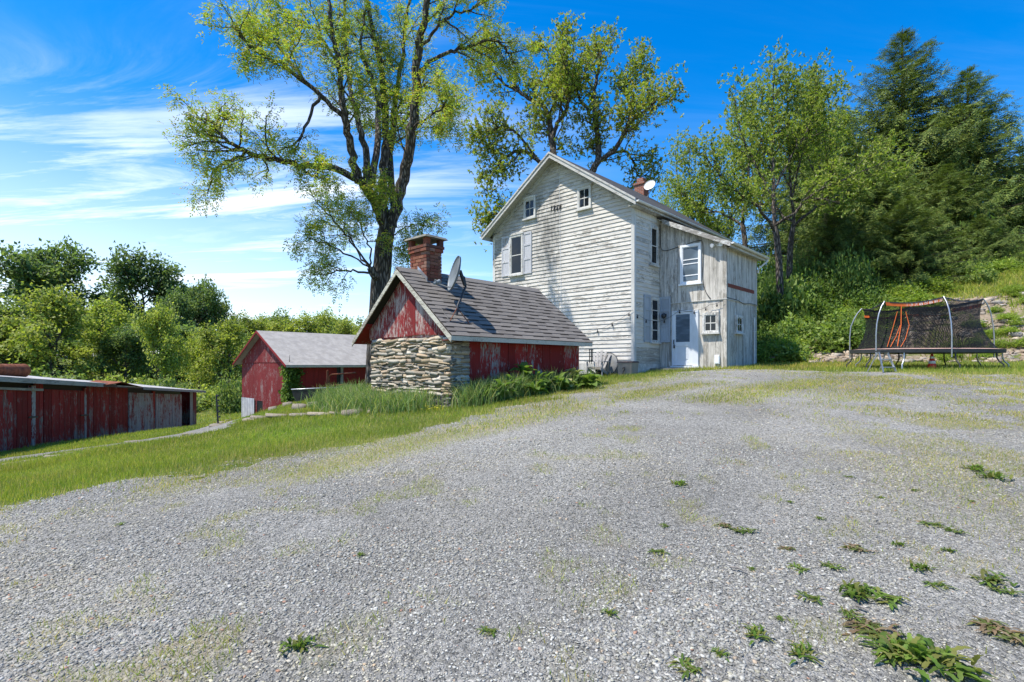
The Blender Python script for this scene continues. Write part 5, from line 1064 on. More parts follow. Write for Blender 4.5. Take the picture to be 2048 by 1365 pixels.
def bush(px, Yd, w, h, kind, label, group, cat='bush', lift=0.0):
    b = at(px, 700, Yd); st, fo = BU[kind]; R0, H0 = (3.0, 3.2) if kind.startswith('far') else (1.25, 1.3)
    place_tree('bush', st, fo, (b.x, b.y, gz(b.x, b.y) - 0.05 + lift), random.uniform(0, 6.3), (w / R0, w / R0, h / H0), label, cat, group, 'stem', 'foliage')
for i, (px, Yd, w, h, k) in enumerate(((20, 40, 3.0, 2.9, 'far_silver'), (85, 38, 2.6, 2.4, 'far_green'), (150, 37, 3.0, 2.8, 'far_silver'), (205, 40, 2.4, 2.8, 'far_mid'), (262, 38, 2.8, 2.9, 'far_silver'), (310, 41, 2.2, 2.4, 'far_silver'), (355, 45, 2.4, 2.2, 'far_mid'), (400, 48, 2.6, 2.4, 'far_green'), (463, 42, 1.5, 3.8, 'far_mid'), (440, 52, 3.0, 2.0, 'far_green'), (480, 50, 2.5, 2.3, 'far_green'), (-60, 38, 3.0, 3.0, 'far_mid'), (120, 46, 3.0, 3.8, 'far_mid'), (235, 47, 3.0, 3.8, 'far_green'), (30, 47, 3.0, 4.0, 'far_mid'), (320, 50, 3.0, 3.6, 'far_mid'))):
    bush(px, Yd, w, h, k, ('silvery' if k == 'far_silver' else 'bright green' if k == 'far_green' else 'deep green') + ' bush' + (' behind the long shed' if i != 8 else '') + (', %s from the left' % ('first', 'second', 'third', 'fourth', 'fifth', 'sixth', 'seventh', 'eighth', 'twelfth', 'tenth', 'eleventh', 'outermost', 'back row first', 'back row second', 'back row third', 'back row fourth')[i] if i != 8 else ' left of the barn, cone shaped like a young tree'), 'bushes behind the long shed')
# undergrowth right of the house
spots = []
for i in range(60):
    px = 1512 + 235 * RNG.random(); Yd = 22.2 + 7.5 * RNG.random(); spots.append((px, Yd, RNG.uniform(0.7, 1.3), RNG.uniform(0.7, 1.6), ('near_bright', 'near_dark', 'near_broad')[int(RNG.integers(0, 3))]))
for i in range(64):
    px = 1690 + 420 * RNG.random(); Yd = 23.0 + 8.0 * RNG.random(); spots.append((px, Yd, RNG.uniform(0.7, 1.3), RNG.uniform(0.5, 1.1), ('near_bright', 'near_bright', 'near_broad')[int(RNG.integers(0, 3))]))
for i in range(30): spots.append((1515 + 420 * RNG.random(), 30 + 8 * RNG.random(), RNG.uniform(1.4, 2.3), RNG.uniform(2.0, 4.0), ('near_dark', 'near_dark', 'near_broad')[int(RNG.integers(0, 3))]))
for i in range(26): spots.append((1520 + 215 * RNG.random(), 26 + 4 * RNG.random(), RNG.uniform(0.9, 1.5), RNG.uniform(1.5, 3.2), ('near_dark', 'near_broad', 'near_dark')[int(RNG.integers(0, 3))]))
for i in range(26): spots.append((1880 + 190 * RNG.random(), 19.5 + 4.0 * RNG.random(), RNG.uniform(0.3, 0.6), RNG.uniform(0.2, 0.45), 'near_bright'))
for (px, Yd, w, h, k) in spots:
    if px > 1870 and Yd < 25.0 and w > 0.62: continue
    back = Yd > 30; bank = px > 1700
    lab = ('dark tangled shrub in the shade under the spruces' if back else 'low green shrub scattered over the shale bank behind the trampoline' if bank else {'near_bright': 'bright leafy bramble on the slope between addition and trampoline', 'near_dark': 'dark leafy shrub on the slope between addition and trampoline', 'near_broad': 'broad leaved weed clump on the slope between addition and trampoline'}[k])
    bush(px, Yd, w, h, k, lab, lab.split(' in the')[0].split(' on the')[0].split(' scattered')[0] + 's', 'shrub')

# ------------------------------------------------------------------ loose slate chips over the drive
def in_view(x, y, m=0.12): return np.abs(x) < (0.95 + m) * y + 0.4
def wheel(x, y):
    """1 in the packed wheel tracks that follow the drive's edge"""
    d = seg_dist(x, y, [tuple(p) for p in EDGE]) + 0.5 * (fnoise(x, y, 0.35) - 0.5); return np.maximum.reduce([np.exp(-((d - c_) / 0.32) ** 2) for c_ in (1.5, 3.1, 5.2, 6.8)]) * np.clip((fnoise(x + 60, y, 0.4) - 0.25) / 0.3, 0, 1)
def chips(n, y0, y1, smin, smax, k, r):
    y = np.sqrt(r.random(n) * (y1 ** 2 - y0 ** 2) + y0 ** 2); x = r.uniform(-1.06, 1.06, n) * y; ok = (on_drive(x, y) > 0.08 + 0.6 * r.random(n)) & (r.random(n) > 0.75 * drive_green(x, y)); x, y = x[ok], y[ok]; n = len(x)
    s_ = (smin + (smax - smin) * r.random(n) ** 2.2) * (0.75 + 0.6 * fnoise(x, y, 0.7)) * (1.0 - 0.40 * wheel(x, y)); a = r.random(n) * 6.283; th = np.linspace(0, 2 * math.pi, k, endpoint=False); el = r.uniform(0.35, 0.9, n)
    rad = r.uniform(0.62, 1.25, (n, k)); px = np.cos(th)[None] * rad * s_[:, None]; py = np.sin(th)[None] * rad * (s_ * el)[:, None]; ca, sa = np.cos(a)[:, None], np.sin(a)[:, None]; qx = px * ca - py * sa; qy = px * sa + py * ca
    tx, ty = r.normal(0, 0.17, (2, n)); hz = s_ * r.uniform(0.08, 0.26, n); z = ground_z(x, y) + 0.012; zz = qx * tx[:, None] + qy * ty[:, None]
    top = np.stack([x[:, None] + qx * 0.96, y[:, None] + qy * 0.96, z[:, None] + zz + hz[:, None] + s_[:, None] * 0.10], -1); bot = np.stack([x[:, None] + qx, y[:, None] + qy, z[:, None] + zz - hz[:, None] * 0.5], -1)
    V = np.concatenate([top, bot], 1).reshape(-1, 3); b = (np.arange(n) * 2 * k)[:, None]; j = np.arange(k); side = np.stack([b + j, b + k + j, b + k + (j + 1) % k, b + (j + 1) % k], -1).reshape(-1, 4); tp = (b + j)
    g_ = np.clip(r.normal(0.282, 0.070, n), 0.10, 0.45) * (1 + 0.16 * wheel(x, y)) * (0.78 + 0.44 * fnoise(x + 23, y + 12, 0.35)); c = np.stack([g_ * 1.005, g_ * 1.0, g_ * 0.90], 1); u = r.random(n)
    c[u < 0.16] *= np.array([1.06, 1.03, 0.90]); c[u < 0.035] = np.array([0.36, 0.29, 0.21]) * r.uniform(0.8, 1.2, ((u < 0.035).sum(), 1)); c[u < 0.008] = (0.34, 0.20, 0.14); c[u > 0.975] = np.array([0.44, 0.43, 0.39]); warm = np.clip((fnoise(x + 11, y + 4, 0.8) - 0.45) / 0.2, 0, 1)[:, None] * 0.45; c = c * (1 - warm) + c * np.array([1.12, 1.02, 0.80]) * warm
    return V, side, tp, np.repeat(np.clip(c, 0, 1), 2 * k, 0), k
r = np.random.default_rng(3); VV, LP, ST, CC = [], [], [], []; vo = lo = 0
for (n, y0, y1, a, b, k) in ((64000, 1.7, 4.0, 0.0028, 0.0145, 4), (50000, 4.0, 7.2, 0.005, 0.0165, 4), (22000, 7.2, 12.5, 0.009, 0.020, 4), (12000, 12.5, 18.5, 0.014, 0.026, 4)):
    V, side, tp, c, k = chips(n, y0, y1, a, b, k, r); VV.append(V); CC.append(c); LP += [side.ravel() + vo, tp.ravel() + vo]; ST += [lo + np.arange(len(side)) * 4, lo + side.size + np.arange(len(tp)) * k]; lo += side.size + tp.size; vo += len(V)
tag(link('slate_gravel', np_mesh('slate_gravel', np.concatenate(VV), np.concatenate(LP), np.concatenate(ST), M['chip'], np.concatenate(CC))), 'loose grey slate chips lying over the driveway', 'gravel', kind='stuff')

# ------------------------------------------------------------------ grass
HBOX = [tuple(HF.world(x, y, 0).xy) for x, y in ((-7.4, -0.05), (0.04, -0.05), (0.04, 1.9), (2.7, 1.9), (2.7, 5.1), (0, 5.1), (0, 8), (-7.4, 8))]
KBOX = [tuple(KF.world(x, y, 0).xy) for x, y in ((-2.95, 0), (0, 0), (0, 4.6), (-2.95, 4.6))]
BBOX = [tuple(BF.world(x, y, 0).xy) for x, y in ((-6.1, 0), (0, 0), (0, 7.5), (-6.1, 7.5))]
SBOX = [tuple(LF.world(x, y, 0).xy) for x, y in ((-4.5, -0.05), (14.5, -0.05), (14.5, 3.3), (-4.5, 3.3))]
def blocked(x, y): return in_poly(x, y, HBOX) | in_poly(x, y, KBOX) | in_poly(x, y, BBOX) | in_poly(x, y, SBOX)
GC = np.array([(0.23, 0.285, 0.045), (0.28, 0.315, 0.052), (0.17, 0.24, 0.04), (0.32, 0.32, 0.07), (0.42, 0.35, 0.15)])
def blades(x, y, h, w, r, cols, lean=0.35, bend=0.0):
    n = len(x); a = r.random(n) * 6.283; z = ground_z(x, y) - 0.005; l = np.abs(r.normal(0, lean, n)) * h; b = r.random(n) * 6.283; sx, sy = np.cos(a) * w / 2, np.sin(a) * w / 2
    V = np.stack([np.stack([x - sx, y - sy, z], 1), np.stack([x + sx, y + sy, z], 1), np.stack([x + np.cos(b) * l, y + np.sin(b) * l, z + h], 1)], 1).reshape(-1, 3)
    return V, np.repeat(cols, 3, 0)
def turf_cols(x, y, r, dry):
    n = len(x); k = np.minimum((r.random(n) * 4).astype(int), 3); k = np.where(r.random(n) < dry, 4, k); c = GC[k].copy(); f = fnoise(x, y, 0.55)[:, None]; c = c * (0.66 + 0.68 * f) * r.uniform(0.72, 1.25, (n, 1)); c[:, 0] *= 1 + 0.5 * (fnoise(x + 40, y, 0.25) - 0.45); return np.clip(c, 0, 1)
VG, CG = [], []
def toe(x, y): z_ = ground_z(x, y); return (x > 12.0) & (z_ > 0.16) & (y > 18.3)
for (n, y0, y1, h, w) in ((150000, 3.5, 9.5, 0.075, 0.008), (150000, 9.5, 16, 0.085, 0.013), (110000, 16, 27, 0.10, 0.022), (50000, 27, 48, 0.16, 0.05)):
    y = np.sqrt(r.random(n) * (y1 ** 2 - y0 ** 2) + y0 ** 2); x = r.uniform(-1.06, 1.06, n) * y; d = on_drive(x, y); lane = seg_dist(x, y, LANE)
    keep = (r.random(n) > d * 1.15) & (lane + (fnoise(x, y, 1.3) - 0.5) * 0.7 > 0.60) & ~blocked(x, y) & (ground_z(x, y) < 0.9 + 0.8 * r.random(n)) & ~(toe(x, y) & (r.random(n) < 0.85)); x, y, d = x[keep], y[keep], d[keep]; hh = h * r.uniform(0.5, 1.25, len(x)) * (0.45 + 1.1 * fnoise(x, y, 1.3)); V, c = blades(x, y, hh, w * r.uniform(0.7, 1.2, len(x)), r, turf_cols(x, y, r, 0.08 + 0.25 * (d > 0.02) + 0.18 * (fnoise(x + 90, y, 0.8) > 0.58))); VG.append(V); CG.append(c)
V = np.concatenate(VG); tag(link('lawn_grass', tris_mesh('lawn_grass', V, np.arange(len(V)).reshape(-1, 3), M['grass'], np.concatenate(CG))), 'short green lawn grass around the drive and the buildings', 'grass', kind='stuff'); print('lawn blades', len(V) // 3)
# sparse grass that has come up through the gravel
VG, CG = [], []
for (n, y0, y1, h, w) in ((240000, 2.0, 8, 0.05, 0.007), (300000, 8, 18, 0.065, 0.014)):
    y = np.sqrt(r.random(n) * (y1 ** 2 - y0 ** 2) + y0 ** 2); x = r.uniform(-1.06, 1.06, n) * y; d = on_drive(x, y)
    p = drive_green(x, y); keep = (d > 0.3) & (r.random(n) < p); x, y = x[keep], y[keep]; V, c = blades(x, y, h * r.uniform(0.35, 1.2, len(x)), w * r.uniform(0.7, 1.2, len(x)), r, turf_cols(x, y, r, 0.30), 0.8); VG.append(V); CG.append(c)
V = np.concatenate(VG); tag(link('driveway_grass', tris_mesh('driveway_grass', V, np.arange(len(V)).reshape(-1, 3), M['grass'], np.concatenate(CG))), 'thin patchy grass growing up through the driveway gravel', 'grass', kind='stuff'); print('drive blades', len(V) // 3)
# tall grass at the foot of the stone outbuilding
def tall(x, y, h, r, cols, w=0.016):
    n = len(x); z = ground_z(x, y) - 0.02; a = r.random(n) * 6.283; b = r.random(n) * 6.283; l = h * r.uniform(0.1, 0.75, n); sx, sy = np.cos(a) * w / 2, np.sin(a) * w / 2; out = []
    for t, k in ((0, 1.0), (0.4, 0.95), (0.75, 0.7), (1.0, 0.08)):
        cx, cy, cz = x + np.cos(b) * l * t * t, y + np.sin(b) * l * t * t, z + h * (t - 0.25 * t * t * (l / h)); out += [np.stack([cx - sx * k, cy - sy * k, cz], 1), np.stack([cx + sx * k, cy + sy * k, cz], 1)]
    V = np.stack(out, 1).reshape(-1, 3); base = np.arange(n)[:, None] * 8; Q = np.concatenate([base + np.array([[0, 1, 3, 2]]), base + np.array([[2, 3, 5, 4]]), base + np.array([[4, 5, 7, 6]])]); return V, Q, np.repeat(cols, 8, 0)
def bed(n, pts, wid, r):
    P = np.array([KF.world(*p, 0).xy for p in pts]); i = r.integers(0, len(P) - 1, n); t = r.random(n)[:, None]; q = P[i] + (P[i + 1] - P[i]) * t; return q + r.normal(0, wid, (n, 2))
TG = np.array([(0.14, 0.225, 0.075), (0.18, 0.26, 0.085), (0.11, 0.18, 0.06), (0.23, 0.28, 0.12), (0.33, 0.33, 0.18)])
q = np.concatenate([bed(6500, [(-5.2, 0.2), (-3.4, -0.45), (-2.0, -0.55), (-0.55, -0.45)], 0.30, r), bed(2400, [(0.42, 0.1), (0.45, 0.9), (0.40, 1.7)], 0.16, r), bed(1500, [(0.35, 1.7), (0.38, 3.0), (0.35, 4.3)], 0.16, r)])
q = q[~in_poly(q[:, 0], q[:, 1], KBOX)]; n = len(q); V, Q, c = tall(q[:, 0], q[:, 1], r.uniform(0.22, 0.66, n) * (0.7 + 0.5 * fnoise(q[:, 0], q[:, 1], 1.1)), r, TG[r.integers(0, 5, n)] * r.uniform(0.8, 1.2, (n, 1)), 0.015)
tag(link('tall_grass', quads_mesh('tall_grass', V, Q, M['grass'], c)), 'tall rank grass along the foot of the stone outbuilding', 'grass', kind='stuff')
# rough grass on the bank and before the wood
n = 60000; y = np.sqrt(r.random(n) * (36 ** 2 - 17.5 ** 2) + 17.5 ** 2); x = r.uniform(0.43, 1.06, n) * y; zz = ground_z(x, y); keep = (zz > 0.12) & ((fnoise(x, y, 0.6) + 0.25 * (zz > 2.6)) > 0.44 + 0.26 * ((x > 12.2) & (zz < 0.9 + 0.42 * (x - 12.2)) & (zz < 2.8))) & ~blocked(x, y); x, y = x[keep], y[keep]; n = len(x)
V, c = blades(x, y, r.uniform(0.10, 0.32, n), r.uniform(0.02, 0.045, n), r, turf_cols(x, y, r, 0.12), 0.6); tag(link('bank_grass', tris_mesh('bank_grass', V, np.arange(len(V)).reshape(-1, 3), M['grass'], c)), 'rough green grass and ground cover over the slope behind the trampoline', 'grass', kind='stuff')
# shale debris on the bare bank
n = 4600; y = r.uniform(18.0, 25, n); x = r.uniform(11.8, 26, n); zz = ground_z(x, y); keep = (zz > 0.12) & (zz < 3.0) & ((zz < 0.9 + 0.42 * (x - 12.0)) | (r.random(n) < 0.2)) & (fnoise(x, y, 0.6) < 0.64); x, y, zz = x[keep], y[keep], zz[keep]; n = len(x)
B_, Qs = rubble(77); S_ = r.uniform(0.08, 0.26, n) * (0.5 + r.random(n)); A_ = r.random(n) * 6.283; sc = np.stack([S_, S_ * r.uniform(0.5, 1, n), S_ * r.uniform(0.25, 0.6, n)], 1)
Vb = B_[None] * sc[:, None] + r.normal(0, 0.06, (n, len(B_), 3)) * S_[:, None, None]; ca, sa = np.cos(A_)[:, None], np.sin(A_)[:, None]; Vr = np.stack([Vb[..., 0] * ca - Vb[..., 1] * sa + x[:, None], Vb[..., 0] * sa + Vb[..., 1] * ca + y[:, None], Vb[..., 2] + zz[:, None]], -1).reshape(-1, 3)
Qa = (Qs[None] + (np.arange(n) * len(B_))[:, None, None]).reshape(-1, 4); cc = np.array([(0.30, 0.24, 0.18), (0.38, 0.32, 0.25), (0.24, 0.19, 0.145), (0.34, 0.31, 0.27)])[r.integers(0, 4, n)] * r.uniform(0.75, 1.2, (n, 1))
tag(link('shale_debris', quads_mesh('shale_debris', Vr, Qa, M['chip'], np.repeat(cc, len(B_), 0))), 'broken brown shale covering the cut bank behind the trampoline', 'rock debris', kind='stuff')

# ------------------------------------------------------------------ weeds in the gravel
def make_weed(seed, n, size, cols, upright=0.4, lobes=3):
    r = np.random.default_rng(seed); V = []; Q = []; C = []; b = 0
    for i in range(n):
        a = r.random() * 6.283; L = size * r.uniform(0.55, 1.1); el = upright * r.uniform(0.3, 1.5); d = np.array([math.cos(a) * math.cos(el), math.sin(a) * math.cos(el), math.sin(el)]); s_ = np.array([-math.sin(a), math.cos(a), 0]); m = 2 * lobes + 1; col = np.array(cols[r.integers(0, len(cols))]) * r.uniform(0.75, 1.2); o = np.array([r.normal(0, size * 0.38), r.normal(0, size * 0.30), 0.004])
        for j in range(m + 1):
            t = j / m; w = L * 0.088 * (math.sin(math.pi * min(0.08 + t * 0.92, 1)) ** 0.7) * (1.0 if j % 2 else 0.55) + 0.002; p = o + d * L * t - np.array([0, 0, 1]) * L * 0.45 * t * t; up = np.array([0, 0, w * 0.25]); V += [p - s_ * w + up, p, p + s_ * w + up]; C += [col] * 3
            if j: q = b + 3 * (j - 1); Q += [(q, q + 1, q + 4, q + 3), (q + 1, q + 2, q + 5, q + 4)]
        b = len(V)
    V = np.array(V); V[:, 2] = np.maximum(V[:, 2], 0.004); return quads_mesh('weed', V, Q, M['leaf_garden'], np.array(C))
GR = [(0.10, 0.17, 0.03), (0.13, 0.195, 0.04), (0.08, 0.13, 0.028), (0.16, 0.17, 0.05)]; RD = [(0.20, 0.14, 0.09), (0.13, 0.15, 0.05), (0.16, 0.17, 0.06), (0.22, 0.17, 0.11), (0.11, 0.14, 0.04)]
WD = dict(green=make_weed(1, 40, 0.17, GR, 0.75), green2=make_weed(2, 30, 0.13, GR, 0.5, 3), red=make_weed(3, 34, 0.14, RD, 0.45, 3), tuft=make_weed(4, 40, 0.085, GR, 0.95, 1), big=make_weed(5, 85, 0.16, GR, 0.95, 4))
def weed(px, py, kind, s_, label, group=None):
    p = survey(px, py); o = link('weed', WD[kind], None, (p[0], p[1], gz(*p) + 0.014), (0, 0, random.uniform(0, 6.3)), (s_ * 0.72, s_ * 0.72, s_ * 0.62)); tag(o, label, 'weed', group)
weed(1850, 1345, 'big', 1.75, 'largest green leafy weed in the gravel, at the bottom right'); weed(1800, 1322, 'big', 1.1, 'green weed against the left side of the largest one'); weed(1765, 1290, 'red', 1.35, 'reddish creeping weed just above the largest green one'); weed(1725, 1262, 'red', 0.9, 'reddish weed mat leading up from the bottom right cluster'); weed(1700, 1240, 'green2', 0.7, 'small green weed at the head of the reddish mat')
weed(1715, 1195, 'big', 1.0, 'green weed with jagged upright leaves in the lower right gravel'); weed(1770, 1205, 'green2', 1.3, 'brownish green spreading weed right of the jagged upright one'); weed(1625, 1212, 'green2', 0.75, 'small green weed left of the jagged upright one'); weed(1710, 1103, 'red', 0.95, 'dry reddish brown weed alone in the middle of the right gravel'); weed(1985, 1170, 'green', 0.95, 'green weed in two lobes near the right edge of the gravel'); weed(2000, 1190, 'green2', 0.8, 'green weed just below the two lobed one at the right edge')
weed(1975, 1265, 'red', 1.0, 'reddish green weed mat at the lower right edge'); weed(2020, 1290, 'red', 1.1, 'reddish weed mat cut by the lower right edge'); weed(1480, 1068, 'green2', 0.95, 'dark green rosette weed left of centre in the right gravel'); weed(1450, 1060, 'red', 0.7, 'brown weed beside the dark green rosette'); weed(1575, 1105, 'red', 0.6, 'small brownish weed right of and below the dark rosette'); weed(1870, 1060, 'green2', 0.9, 'green trailing weed above the two lobed one'); weed(1905, 1068, 'green2', 0.8, 'green trailing weed right of the first trailing one'); weed(1510, 1285, 'tuft', 1.2, 'small green tuft in the lower gravel left of the reddish mat'); weed(1375, 1355, 'green2', 0.8, 'green weed cut by the bottom edge of the picture'); weed(1600, 1325, 'tuft', 1.3, 'light green tuft at the bottom left of the large weed'); weed(1845, 1145, 'tuft', 1.2, 'light green upright sprout in the right gravel'); weed(600, 1312, 'tuft', 1.4, 'green tuft in the gravel at the bottom left'); weed(1362, 975, 'tuft', 1.5, 'round yellowish tuft alone in the middle gravel'); weed(1985, 960, 'tuft', 2.2, 'thick grass tuft near the right edge of the gravel'); weed(1955, 945, 'tuft', 2.0, 'grass tuft just left of the thick one at the right edge')
for (px, py) in ((1580, 1010), (1640, 1040), (1760, 1000), (1830, 985), (1700, 960), (1600, 1150), (1560, 1250), (1900, 1110), (1945, 1010), (1660, 1140), (1320, 1115), (1505, 1150), (1800, 1100), (1880, 1180), (1440, 1330), (1220, 1240), (1330, 1060), (720, 1120), (240, 1055), (980, 1280)): weed(px, py, random.choice(('tuft', 'green2')), random.uniform(0.45, 0.8), 'tiny green sprout scattered over the gravel', 'tiny sprouts in the gravel')
# garden plants along the red side wall, every big leaf a piece
def leafmesh(name, L, W, col, cup=0.25):
    n = 6; V = []; Q = []
    for j in range(n + 1):
        t = j / n; w = W * math.sin(math.pi * min(0.06 + 0.94 * t, 1.0)) ** 0.75; z = 0.30 * L * math.sin(t * 2.2) - 0.30 * L * t * t; V += [(L * t, -w / 2, z + cup * w * 0.5), (L * t, 0, z), (L * t, w / 2, z + cup * w * 0.5)]
        if j: q = 3 * (j - 1); Q += [(q, q + 3, q + 4, q + 1), (q + 1, q + 4, q + 5, q + 2)]
    return quads_mesh(name, np.array(V), Q, M['leaf_garden'], np.tile(np.array(col), (len(V), 1)), smooth=True)
LFM = dict(hosta=leafmesh('leaf', 0.30, 0.19, (0.13, 0.20, 0.045)), pale=leafmesh('leaf', 0.26, 0.20, (0.36, 0.36, 0.17)), long=leafmesh('leaf', 0.34, 0.09, (0.11, 0.18, 0.05), 0.4))
def plant(name, x, y, kinds, n, h, label, tiers=3):
    w = KF.world(x, y, 0); e = empty(name, (w.x, w.y, gz(w.x, w.y)), 0); tag(e, label, 'plant'); link('stem', MB().tube([(0, 0, -0.03), (0.02, 0, h * 0.5), (0, 0.02, h)], [0.02, 0.015, 0.008], 5).mesh('stem', M['leaf_stem']), e)
    for i in range(n):
        t = (i + 0.5) / n; a = i * 2.4 + random.uniform(-0.4, 0.4); z = h * (0.15 + 0.85 * t); link('leaf', LFM[random.choice(kinds) if t < 0.7 else kinds[-1]], e, (math.cos(a) * 0.03, math.sin(a) * 0.03, z), (random.uniform(-0.4, 0.4), random.uniform(-0.5, 0.35) - 0.5 * t, a), (random.uniform(0.7, 1.15),) * 3)
M['leaf_stem'] = plain('leaf_stem', (0.14, 0.18, 0.06), 0.7)
plant('garden_plant', 0.42, 3.75, ('hosta', 'hosta', 'pale'), 34, 0.42, 'bushy garden plant with pale yellow upper leaves at the far end of the red wall'); plant('garden_plant', 0.55, 4.15, ('hosta',), 22, 0.25, 'low broad leaved plant right of the pale topped one'); plant('garden_plant', 0.45, 2.55, ('hosta', 'hosta'), 30, 0.30, 'rounded hosta like plant in the middle of the red wall'); plant('garden_plant', 0.40, 1.85, ('long', 'hosta'), 34, 0.62, 'tall leafy plant with drooping leaves against the red wall'); plant('garden_plant', 0.55, 2.15, ('hosta', 'long'), 24, 0.35, 'leafy plant between the tall drooping one and the hosta'); plant('garden_plant', 0.60, 3.2, ('hosta', 'pale'), 18, 0.18, 'small pale plant in front of the gap between the hostas'); plant('garden_plant', 0.5, 1.3, ('long',), 30, 0.35, 'long leaved clump at the near end of the red wall')
for i, (x, y, kd, nn, hh, lab) in enumerate(((0.75, 0.75, ('long',), 30, 0.30, 'long leaved clump before the stone corner pier'), (0.62, 2.9, ('hosta',), 22, 0.26, 'hosta clump right of the rounded one, before the red boards'), (0.8, 1.75, ('hosta', 'long'), 20, 0.22, 'low front plant before the tall drooping one'), (0.85, 3.85, ('hosta',), 22, 0.20, 'low front hosta before the pale topped plant'))): plant('garden_plant', x, y, kd, nn, hh, lab)
# yellow flowers by the corner stone
YF = MB(); rr_ = random.Random(4)
for i in range(26):
    a = rr_.random() * 6.28; d = rr_.random() * 0.28; x, y = d * math.cos(a), d * math.sin(a); z = 0.05 + 0.08 * rr_.random()
    YF.add([(x + 0.018 * math.cos(t), y + 0.018 * math.sin(t), z + 0.004 * (k % 2)) for k, t in enumerate(np.linspace(0, 6.283, 7)[:-1])], [(0, 1, 2, 3, 4, 5)]); YF.tube([(x * 0.8, y * 0.8, -0.02), (x, y, z)], 0.003, 3, False)
w = KF.world(0.15, -0.55, 0); tag(link('yellow_flowers', YF.mesh('yellow_flowers', plain('petal', (0.55, 0.50, 0.03), 0.6)), None, (w.x, w.y, gz(w.x, w.y))), 'small yellow flowers before the corner of the stone outbuilding', 'flowers')
# ivy on the barn corner
r = np.random.default_rng(12); n = 2600; t = r.random(n); z = -1.75 + 2.2 * t; wdt = 0.34 + 0.30 * np.sin(t * 7) ** 2 - 0.15 * t; side = r.random(n) < 0.55; off = np.abs(r.normal(0, 1, n)) * wdt * 0.55; px_ = np.where(side, -off * 1.2, 0.05); py_ = np.where(side, -0.05, off); P = np.stack([px_ + r.normal(0, 0.04, n), py_ + r.normal(0, 0.05, n) - 0.05 * side, z], 1); P[:, 0] += 0.06 * r.random(n); ok = np.where(side, P[:, 2] < 1.75 - np.abs(P[:, 0] - BX) * BR - 0.15, P[:, 2] < -0.12); P = P[ok]; n = len(P)
dn = unit(np.stack([r.normal(0.3, 0.5, n), r.normal(-0.3, 0.5, n), r.normal(-0.6, 0.4, n)], 1)); sd = unit(np.cross(dn, rand_dirs(n, r))); L = r.uniform(0.09, 0.17, n); V = leaf_quads(P, dn, sd, L, L * 0.8); pr = empty('ivy', BF.world(0, 0, -1.8), THETA); tag(pr, 'green ivy climbing the near corner of the red barn', 'ivy')
link('foliage', leaves_mesh('foliage', V - np.array([0, 0, -1.8]), leaf_cols(n, [(0.09, 0.15, 0.03), (0.12, 0.18, 0.035), (0.06, 0.11, 0.025)], r), M['leaf_garden']), pr); link('stem', MB().tube([(0.03, -0.03, -0.2), (0.05, -0.06, 0.8), (-0.05, -0.05, 1.6), (0.04, -0.05, 2.3)], [0.03, 0.025, 0.02, 0.01], 5).mesh('stem', M['bark_grey']), pr)

# ------------------------------------------------------------------ satellite dishes
def dish(name, parent_fn, c, normal, R, mats, label, foot, mount):
    e = empty(name, foot); tag(e, label, 'satellite dish'); f = Vector(foot); n = Vector(normal).normalized(); q = n.to_track_quat('Z', 'Y').to_matrix().to_4x4(); c = Vector(c)
    pf = [(R * t, 0.20 * R * t * t) for t in np.linspace(0.0, 1, 7)]; pb = [(R * 1.0, 0.20 * R + 0.012), (R * 0.985, 0.20 * R - 0.028)] + [(R * t, 0.20 * R * t * t - 0.022) for t in np.linspace(0.95, 0.0, 6)]
    link('reflector', MB().lathe(pf + pb, c - f, 32, q.to_3x3()).mesh('reflector', mats[0]), e); mount(e, c - f, n, q); return e
ctr = at(914.5, 549, 12.05); ft = KF.world(-0.15, 0.30, 0.98)
def mount_big(e, c, n, q):
    back = c - n * 0.06; b = MB().tube([back, back - n * 0.10 + Vector((0, 0, -0.02)), back - n * 0.14 + Vector((0, 0, -0.22)), Vector((0.02, 0.0, 0.30)), Vector((0, 0, 0.10))], [0.035, 0.03, 0.026, 0.026, 0.03], 8); b.bar(back + Vector((0, 0, 0.10)), back - n * 0.13 + Vector((0, 0, -0.2)), 0.12, 0.05); link('mast', b.mesh('mast', M['metal_dark']), e)
    L = MB(); k = [KF.world(*p) - KF.world(-0.15, 0.30, 0.98) for p in ((-0.42, 0.10, 1.225), (-0.05, 0.02, 0.92), (-0.02, 0.55, 0.895), (-0.40, 0.62, 1.21))]
    for i in range(4): L.tube([k[i], k[(i + 1) % 4]], 0.014, 6)
    link('base_frame', L.mesh('base_frame', M['metal_dark']), e); L = MB()
    L.tube([Vector((0.01, 0, 0.26)), k[2]], 0.010, 5).tube([Vector((0.01, 0, 0.26)), k[1]], 0.010, 5); link('brace', L.mesh('brace', M['rust']), e)
    low = c + q.to_3x3() @ Vector((0, 0, 0)) + Vector((0, 0, -0.30)); tip = at(872, 566, 11.7) - ft; L = MB().tube([low, (low + tip) / 2 + Vector((0, 0, -0.035)), tip], 0.016, 6); link('feed_arm', L.mesh('feed_arm', M['metal']), e); d = (c - tip).normalized(); L = MB().tube([tip, tip + d * 0.10], [0.035, 0.05], 10); L.tube([tip - d * 0.06, tip], [0.03, 0.03], 8); L.tube([tip - d * 0.01 + Vector((0, 0, 0.01)), tip + d * 0.006 + Vector((0, 0, 0.01))], 0.062, 14); link('feed_horn', L.mesh('feed_horn', M['dish_grey']), e)
dish('satellite_dish', None, ctr, (-0.90, -0.33, 0.24), 0.40, (M['dish_grey'],), 'large grey satellite dish on the shingled outbuilding roof', tuple(ft), mount_big)
c2 = at(1300, 372, 26.6); f2 = c2 + Vector((-0.12, 0.25, -0.55))
